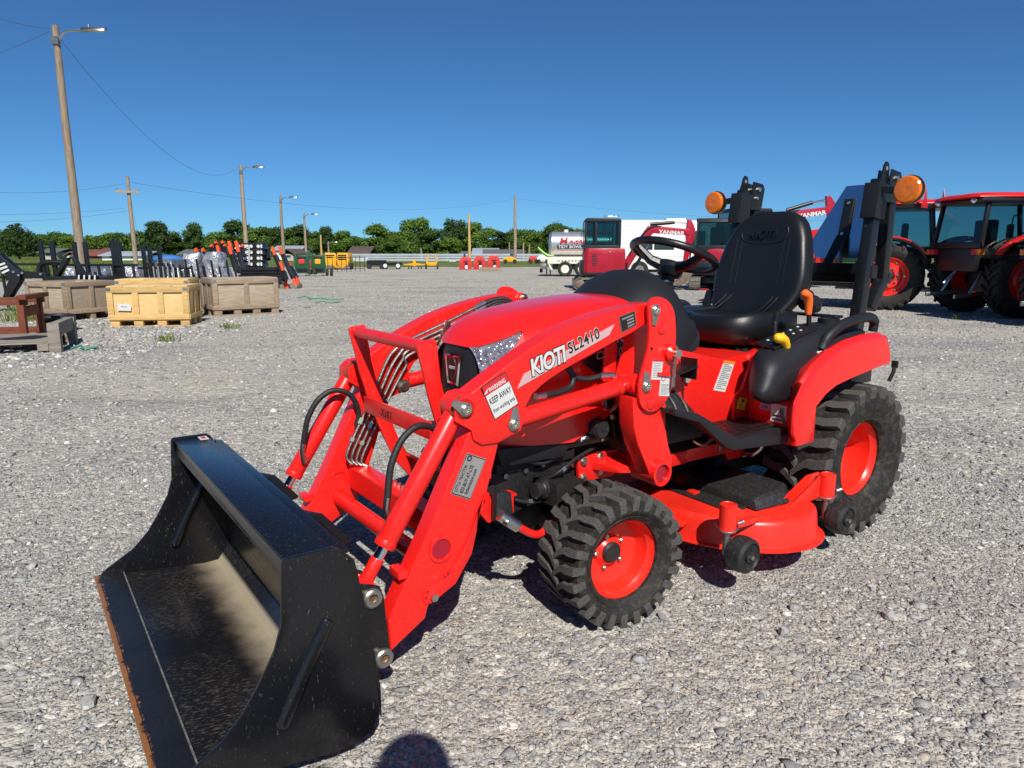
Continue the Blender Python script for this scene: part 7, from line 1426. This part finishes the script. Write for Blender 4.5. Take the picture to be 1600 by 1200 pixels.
# ---- pale fence along the far edge of the yard
fa, fb = at(545, 408, 84), at(880, 408, 84); t = thing('rail_fence', 'long pale rail fence along the far side of the yard', 'fence', (fa.x, 84, 0)); LF = fb.x - fa.x
for z in (.25, .55, .85): m = MB(); m.bar((0, 0, z), (LF, 0, z), .04, .22); part(m, 'fence_rail', 'roofmetal', t)
for k in range(14): m = MB(); m.b2(LF * k / 13 - .06, LF * k / 13 + .06, .03, .15, -.1, 1.0); part(m, 'fence_post', 'plabelg', t)
t = thing('wire_fence', 'dark open fence behind the green machines', 'fence', (at(462, 418, 44).x, 44, 0))
for k in range(16): m = MB(); m.b2(k * .28, k * .28 + .03, 0, .03, -.05, .95); part(m, 'picket', 'black', t)
for z in (.2, .85): m = MB(); m.bar((0, .015, z), (4.2, .015, z), .03, .03); part(m, 'rail', 'black', t)
# ---- grass blades in the field left of the yard
def blades(name, n, reg, h, label, seed):
    g = np.random.default_rng(seed); p = reg(g, n); a = g.uniform(0, 6.283, n); hh = h * g.uniform(.5, 1.1, n); wd = .012 + .0012 * p[:, 1]
    dx, dy = np.cos(a), np.sin(a); l_ = g.uniform(.1, .5, n) * hh
    v = np.stack([np.stack([p[:, 0] - dy * wd, p[:, 1] + dx * wd, np.full(n, -.03)], 1), np.stack([p[:, 0] + dy * wd, p[:, 1] - dx * wd, np.full(n, -.03)], 1), np.stack([p[:, 0] + dx * l_, p[:, 1] + dy * l_, hh], 1)], 1).reshape(-1, 3)
    me = bpy.data.meshes.new(name); me.vertices.add(len(v)); me.vertices.foreach_set('co', v.astype(np.float32).ravel()); me.loops.add(3 * n); me.loops.foreach_set('vertex_index', np.arange(3 * n, dtype=np.int32)); me.polygons.add(n); me.polygons.foreach_set('loop_start', np.arange(0, 3 * n, 3, dtype=np.int32)); me.update(calc_edges=True); me.materials.append(M['blade'])
    return tag(stuff(link(name, me)), label, 'grass')
def reg1(g, n):
    y = 18 + 52 * g.uniform(0, 1, n) ** 1.4; return np.stack([-y * (.30 + .52 * g.uniform(0, 1, n)), y], 1)
def keep(g, n):
    p = reg1(g, n * 2); q = p[:, 0] < -19.8 - np.maximum(0, p[:, 1] - 22) * .22 + .0; p = p[q][:n]
    return p if len(p) == n else np.concatenate([p, p[:n - len(p)]])
blades('field_grass', 30000, keep, .42, 'unmown green grass covering the field beyond the black racks', 3)
# ---- trees
def leafmat(name, cols):
    m = bpy.data.materials.new(name); m.use_nodes = True
    n, l = m.node_tree.nodes, m.node_tree.links; b = n['Principled BSDF']; b.inputs['Roughness'].default_value = .7; b.inputs['Specular IOR Level'].default_value = .3
    g = n.new('ShaderNodeNewGeometry'); oi = n.new('ShaderNodeObjectInfo'); r = n.new('ShaderNodeValToRGB'); e = r.color_ramp.elements
    while len(e) < len(cols): e.new(.5)
    for k, c in enumerate(cols): e[k].position = k / (len(cols) - 1); e[k].color = c + (1,)
    l.new(g.outputs['Random Per Island'], r.inputs[0]); hs = n.new('ShaderNodeHueSaturation'); mr = n.new('ShaderNodeMapRange'); mr.inputs['To Min'].default_value = .65; mr.inputs['To Max'].default_value = 1.35; l.new(oi.outputs['Random'], mr.inputs[0]); l.new(mr.outputs[0], hs.inputs['Value']); l.new(r.outputs[0], hs.inputs['Color']); l.new(hs.outputs[0], b.inputs['Base Color'])
    b.inputs['Subsurface Weight'].default_value = 0
    tr = n.new('ShaderNodeBsdfTranslucent'); l.new(hs.outputs[0], tr.inputs[0]); mx = n.new('ShaderNodeMixShader'); mx.inputs[0].default_value = .25; l.new(b.outputs[0], mx.inputs[1]); l.new(tr.outputs[0], mx.inputs[2]); l.new(mx.outputs[0], n['Material Output'].inputs[0]); return m
M['leaf'] = leafmat('broadleaf_foliage', [(.045, .095, .012), (.072, .135, .018), (.115, .185, .028)]); M['leafl'] = leafmat('light_foliage', [(.075, .145, .014), (.11, .19, .022), (.16, .24, .035)]); M['leafd'] = leafmat('dark_foliage', [(.028, .062, .013), (.045, .088, .017), (.07, .122, .024)])
M['bark'] = mat('tree_bark', (.10, .08, .06), .9, 0, .3, 6, .3, 20)
def crown_mesh(name, seed, n, blobs, conif=False):
    g = np.random.default_rng(seed); r_ = random.Random(seed); P_ = []; N_ = []
    bl = []
    for k in range(blobs):
        f = k / max(1, blobs - 1)
        if conif: z = .22 + .78 * f; bl.append((V((r_.uniform(-.1, .1), r_.uniform(-.1, .1), z)), .42 * (1 - f) + .10))
        else:
            a = r_.uniform(0, 6.28); z = r_.uniform(.22, .88); rr = r_.uniform(.05, .47) * (1 - max(0, z - .55) * 1.3); bl.append((V((rr * math.cos(a), rr * math.sin(a), z)), r_.uniform(.11, .25)))
    wts = np.array([b[1] ** 2 for b in bl]); wts /= wts.sum(); idx = g.choice(len(bl), n, p=wts); d = g.normal(size=(n, 3)); d /= np.linalg.norm(d, axis=1)[:, None]; d[:, 2] = np.where(d[:, 2] < -.35, -d[:, 2], d[:, 2])
    c = np.array([tuple(b[0]) for b in bl])[idx]; rad = np.array([b[1] for b in bl])[idx]; rr = rad * (1 - .5 * g.uniform(0, 1, n) ** 2.2) * (1 + .15 * g.normal(size=n))
    p = c + d * rr[:, None] * np.array([1, 1, .85]); nn = d + g.normal(size=(n, 3)) * .55; nn /= np.linalg.norm(nn, axis=1)[:, None]
    u = np.cross(nn, g.normal(size=(n, 3))); u /= np.linalg.norm(u, axis=1)[:, None]; w_ = np.cross(nn, u); s = (.018 + .022 * g.uniform(0, 1, n))[:, None]
    v = np.stack([p - u * s, p + w_ * s * .7, p + u * s * 1.1, p - w_ * s * .7], 1).reshape(-1, 3)
    me = bpy.data.meshes.new(name); me.vertices.add(len(v)); me.vertices.foreach_set('co', v.astype(np.float32).ravel()); me.loops.add(4 * n); me.loops.foreach_set('vertex_index', np.arange(4 * n, dtype=np.int32)); me.polygons.add(n); me.polygons.foreach_set('loop_start', np.arange(0, 4 * n, 4, dtype=np.int32)); me.update(calc_edges=True)
    m = MB(); m.tube([(0, 0, -.02), (.01, 0, .2), (0, .01, .45), (.0, 0, .8 if conif else .6)], [.032, .024, .016, .005], 8)
    if not conif:
        for b in bl[:9]: m.tube([(0, 0, .22 + .2 * r_.random()), tuple(b[0] * .6 + V((0, 0, .12))), tuple(b[0])], [.014, .009, .003], 6)
    tm = m.mesh(name + '_trunk'); tm.materials.append(M['bark']); return me, tm
CR = [crown_mesh('crown', s_, 6000, 22) for s_ in (1, 2, 3, 4)]; CC = crown_mesh('conifer_crown', 9, 4200, 9, True)
CV = {}
def tree(label, u, vt, hwpx, Y, kind, mt, seed):
    top = at(u, vt, Y); t = thing('tree', label, 'tree', (top.x, Y, -.03), random.Random(seed).uniform(0, 6.28), 'trees along the skyline'); h = top.z; s = hwpx / 1109 * Y / .5
    me, tm = CC if kind < 0 else CR[kind]; key = (kind, mt)
    if key not in CV: c_ = me.copy(); c_.materials.append(M[mt]); CV[key] = c_
    c = link('crown', CV[key], t); c.scale = (s, s, h * (.98 if kind < 0 else 1.02)); k = link('trunk', tm, t); k.scale = (s, s, h)
    return t
NEAR = 'broad tree in the row behind the houses and poles'
def T(u, vt, hw_, Y, kind, mt, label): tree(label, u, vt, hw_, Y, kind, mt, int(u * 7 + vt))
T(-12, 362, 30, 150, 0, 'leafd', 'dark dense tree at the field edge beside the conifer'); T(24, 351, 30, 120, -1, 'leafd', 'dark pointed conifer at the edge of the field'); T(57, 370, 20, 150, 1, 'leaf', 'rounded tree right beside the dark conifer')
T(88, 366, 24, 175, 2, 'leaf', 'broad tree behind the tall street light pole'); T(112, 371, 20, 160, 3, 'leafl', 'light green tree behind the red roofed barn'); T(150, 369, 22, 185, 0, 'leafd', 'dark tree above the red roofed barn'); T(170, 364, 22, 180, 1, 'leaf', 'tree above the long white shed, beside the double posts'); T(192, 367, 20, 180, 2, 'leafd', 'dark tree right beside the crossarm pole'); T(216, 364, 20, 180, 3, 'leaf', 'tree behind the guy wire of the crossarm pole')
T(247, 346, 26, 140, 1, 'leafd', 'tall dark tree standing above the leaning posts'); T(270, 366, 20, 150, 2, 'leaf', 'lower tree beside the tall dark tree'); T(302, 352, 17, 150, 3, 'leafd', 'narrow tree standing alone above the arm pile'); T(325, 370, 16, 170, 0, 'leafd', 'small tree above the orange sleeves')
for u, v, w_, k, mt, l_ in ((348, 361, 24, 1, 'leaf', 'tree left of the street light pole by the arm pile'), (374, 349, 26, 2, 'leafd', 'tree right behind the street light pole by the arm pile'), (402, 355, 24, 0, 'leaf', 'tree right of the street light pole by the arm pile'), (425, 358, 22, 3, 'leafd', 'tree between the arm pile pole and its neighbour'), (450, 356, 22, 1, 'leaf', 'tree over the brown gabled house'), (472, 356, 20, 2, 'leafd', 'tree behind the pole by the green machines'), (492, 362, 16, 0, 'leaf', 'tree over the green machine with the yellow cover'), (508, 357, 13, 3, 'leafd', 'narrow dark tree over the first yellow baler'), (532, 361, 22, 1, 'leaf', 'tree over the square yellow baler'), (551, 376, 12, 2, 'leafd', 'small tree at the gap in the skyline')):
    T(u, v, w_, 165, k, mt, l_)
for u, v, w_, Y, k, mt, l_ in ((594, 355, 26, 150, 2, 'leafl', 'bright green tree over the two black trailers'), (614, 372, 24, 120, 3, 'leafl', 'low bright green tree at the trailers'), (628, 362, 20, 160, 0, 'leaf', 'tree between the bright tree and the tallest tree'), (650, 341, 26, 140, 1, 'leaf', 'tallest tree in the middle of the skyline'), (672, 362, 26, 130, 2, 'leafd', 'dark tree in front of the tallest tree'), (700, 370, 20, 130, 0, 'leafl', 'light green tree left of the slim tan pole'), (712, 347, 20, 165, 3, 'leafd', 'dark tree just left of the slim tan pole'), (738, 348, 22, 165, 1, 'leaf', 'tree just right of the slim tan pole'), (762, 360, 20, 165, 2, 'leaf', 'tree over the pale grey roofed house'), (785, 362, 20, 165, 0, 'leafd', 'dark tree left of the tall grey pole'), (812, 361, 22, 165, 3, 'leaf', 'tree right of the tall grey pole'), (838, 363, 20, 165, 1, 'leafl', 'light tree beside the tank truck hoses'), (864, 353, 20, 150, 2, 'leaf', 'tree over the tank of the truck'), (884, 354, 20, 155, 0, 'leafd', 'dark tree over the tank of the truck'), (908, 358, 18, 160, 1, 'leaf', 'tree half hidden by the excavator cab')):
    T(u, v, w_, Y, k, mt, l_)
for u, v, w_ in ((1300, 388, 40), (1360, 386, 40), (1440, 385, 40), (1520, 386, 40), (1580, 384, 40), (1640, 386, 40)): T(u, v, w_, 240, int(u) % 4, 'leaf', 'distant tree beyond the row of cab tractors')
# continuous brush below the crowns: a far-off wood nobody could count
def brush():
    g = np.random.default_rng(11); n = 40000; u = g.uniform(-120, 960, n); Y = g.uniform(172, 200, n); x = (u - 800) / 1109 * Y; hmax = 4.6 + 1.9 * np.sin(x * .13) * np.sin(x * .05 + 2) + .8 * np.sin(x * .4); z = g.uniform(0, 1, n) ** .7 * hmax
    p = np.stack([x, Y, z], 1); d = g.normal(size=(n, 3)); d /= np.linalg.norm(d, axis=1)[:, None]; e = np.cross(d, g.normal(size=(n, 3))); e /= np.linalg.norm(e, axis=1)[:, None]; s = g.uniform(.25, .5, n)[:, None]
    v = np.stack([p - d * s, p + e * s * .8, p + d * s, p - e * s * .8], 1).reshape(-1, 3); me = bpy.data.meshes.new('distant_brush'); me.vertices.add(len(v)); me.vertices.foreach_set('co', v.astype(np.float32).ravel()); me.loops.add(4 * n); me.loops.foreach_set('vertex_index', np.arange(4 * n, dtype=np.int32)); me.polygons.add(n); me.polygons.foreach_set('loop_start', np.arange(0, 4 * n, 4, dtype=np.int32)); me.update(calc_edges=True); me.materials.append(M['leaf'])
    tag(stuff(link('distant_brush', me)), 'dense green brush and saplings under the skyline trees', 'brush')
brush()
# ================================================================== the photographer, standing behind the camera; only the shadow of the head falls into view
def person(loc, rz):
    J = {'pelvis': ((0, 0, .90), .125), 'waist': ((0, .0, 1.02), .115), 'chest': ((0, .02, 1.22), .135), 'shc': ((0, .03, 1.32), .10), 'neck': ((0, .05, 1.40), .052), 'jaw': ((0, .075, 1.455), .062), 'head': ((0, .085, 1.52), .078), 'crown': ((0, .075, 1.575), .062)}
    E_ = [('pelvis', 'waist'), ('waist', 'chest'), ('chest', 'shc'), ('shc', 'neck'), ('neck', 'jaw'), ('jaw', 'head'), ('head', 'crown')]
    for s, n in ((-1, 'r'), (1, 'l')):
        J.update({'hip' + n: ((s * .09, 0, .86), .095), 'knee' + n: ((s * .10, .02, .48), .062), 'ankle' + n: ((s * .105, -.01, .08), .042), 'toe' + n: ((s * .12, .15, .035), .036),
                  'sh' + n: ((s * .175, .03, 1.31), .068), 'elb' + n: ((s * .21, .06, 1.05), .045), 'wr' + n: ((s * .10, .18, 1.09), .030), 'palm' + n: ((s * .075, .215, 1.105), .030)})
        E_ += [('pelvis', 'hip' + n), ('hip' + n, 'knee' + n), ('knee' + n, 'ankle' + n), ('ankle' + n, 'toe' + n), ('shc', 'sh' + n), ('sh' + n, 'elb' + n), ('elb' + n, 'wr' + n), ('wr' + n, 'palm' + n)]
        for f in range(4):
            J['f%s%d' % (n, f)] = ((s * (.060 - .004 * f), .228 + .004 * f, 1.135 - f * .019), .0095); J['g%s%d' % (n, f)] = ((s * .035, .236, 1.142 - f * .019), .008); E_ += [('palm' + n, 'f%s%d' % (n, f)), ('f%s%d' % (n, f), 'g%s%d' % (n, f))]
        J['t' + n] = ((s * .055, .205, 1.135), .010); J['u' + n] = ((s * .038, .205, 1.16), .009); E_ += [('palm' + n, 't' + n), ('t' + n, 'u' + n)]
    names = list(J); me = bpy.data.meshes.new('person'); me.from_pydata([J[k][0] for k in names], [(names.index(a), names.index(b)) for a, b in E_], []); o = bpy.data.objects.new('person', me); COL.objects.link(o)
    sk = o.modifiers.new('skin', 'SKIN'); sv = me.skin_vertices[0].data
    for i, k in enumerate(names): r_ = J[k][1]; sv[i].radius = (r_ * (1.25 if k in ('pelvis', 'waist', 'chest') else 1), r_)
    sv[0].use_root = True; o.modifiers.new('sub', 'SUBSURF').levels = 2; o.modifiers['sub'].render_levels = 2
    dg = bpy.context.evaluated_depsgraph_get(); m2 = bpy.data.meshes.new_from_object(o.evaluated_get(dg)); bpy.data.objects.remove(o)
    for mm in (mat('skin', (.45, .27, .19), .6), mat('grey_shirt', (.12, .13, .16), .9), mat('jeans', (.05, .07, .13), .9), mat('boots', (.05, .035, .025), .7)): m2.materials.append(mm)
    for p in m2.polygons:
        c = p.center; p.material_index = 3 if c.z < .10 else 2 if c.z < .93 else 1 if c.z < 1.385 and c.y < .20 and (abs(c.x) < .30) else 0; p.use_smooth = True
    t = tag(link('person', m2, None, loc, (0, 0, rz)), 'person standing and holding up a phone, whose head shadow falls on the gravel', 'person')
    m = MB(); m.sph((0, .075, 1.545), .088, 16, (.95, 1.08, .9)); m.v = [(x, y, z) for x, y, z in m.v]; m.obj('hair', mat('short_dark_hair', (.03, .02, .015), .8, 0, .3, 40, .5, 90), t)
    for s in (-1, 1):
        m = MB(); m.sph((s * .03, .160, 1.525), .011, 8); m.obj('eye', 'plabel', t); m = MB(); m.sph((s * .085, .085, 1.515), .02, 8, (.4, .8, 1.3)); m.obj('ear', m2.materials[0], t)
    m = MB(); m.sph((0, .172, 1.50), .014, 8, (.8, 1, 1.4)); m.obj('nose', m2.materials[0], t); m = MB(); m.b2(-.022, .022, .150, .158, 1.462, 1.468); m.obj('mouth', 'plabelr', t)
    return t
pp_ = person((.11, -.285, 0), 0); pp_.scale = (1.09, 1.09, 1.09)
m = MB(); m.b2(-.078, .078, -.036, -.028, 1.165, 1.245); tag(m.obj('phone', 'black', None, .003), 'dark phone held up in both hands', 'phone')
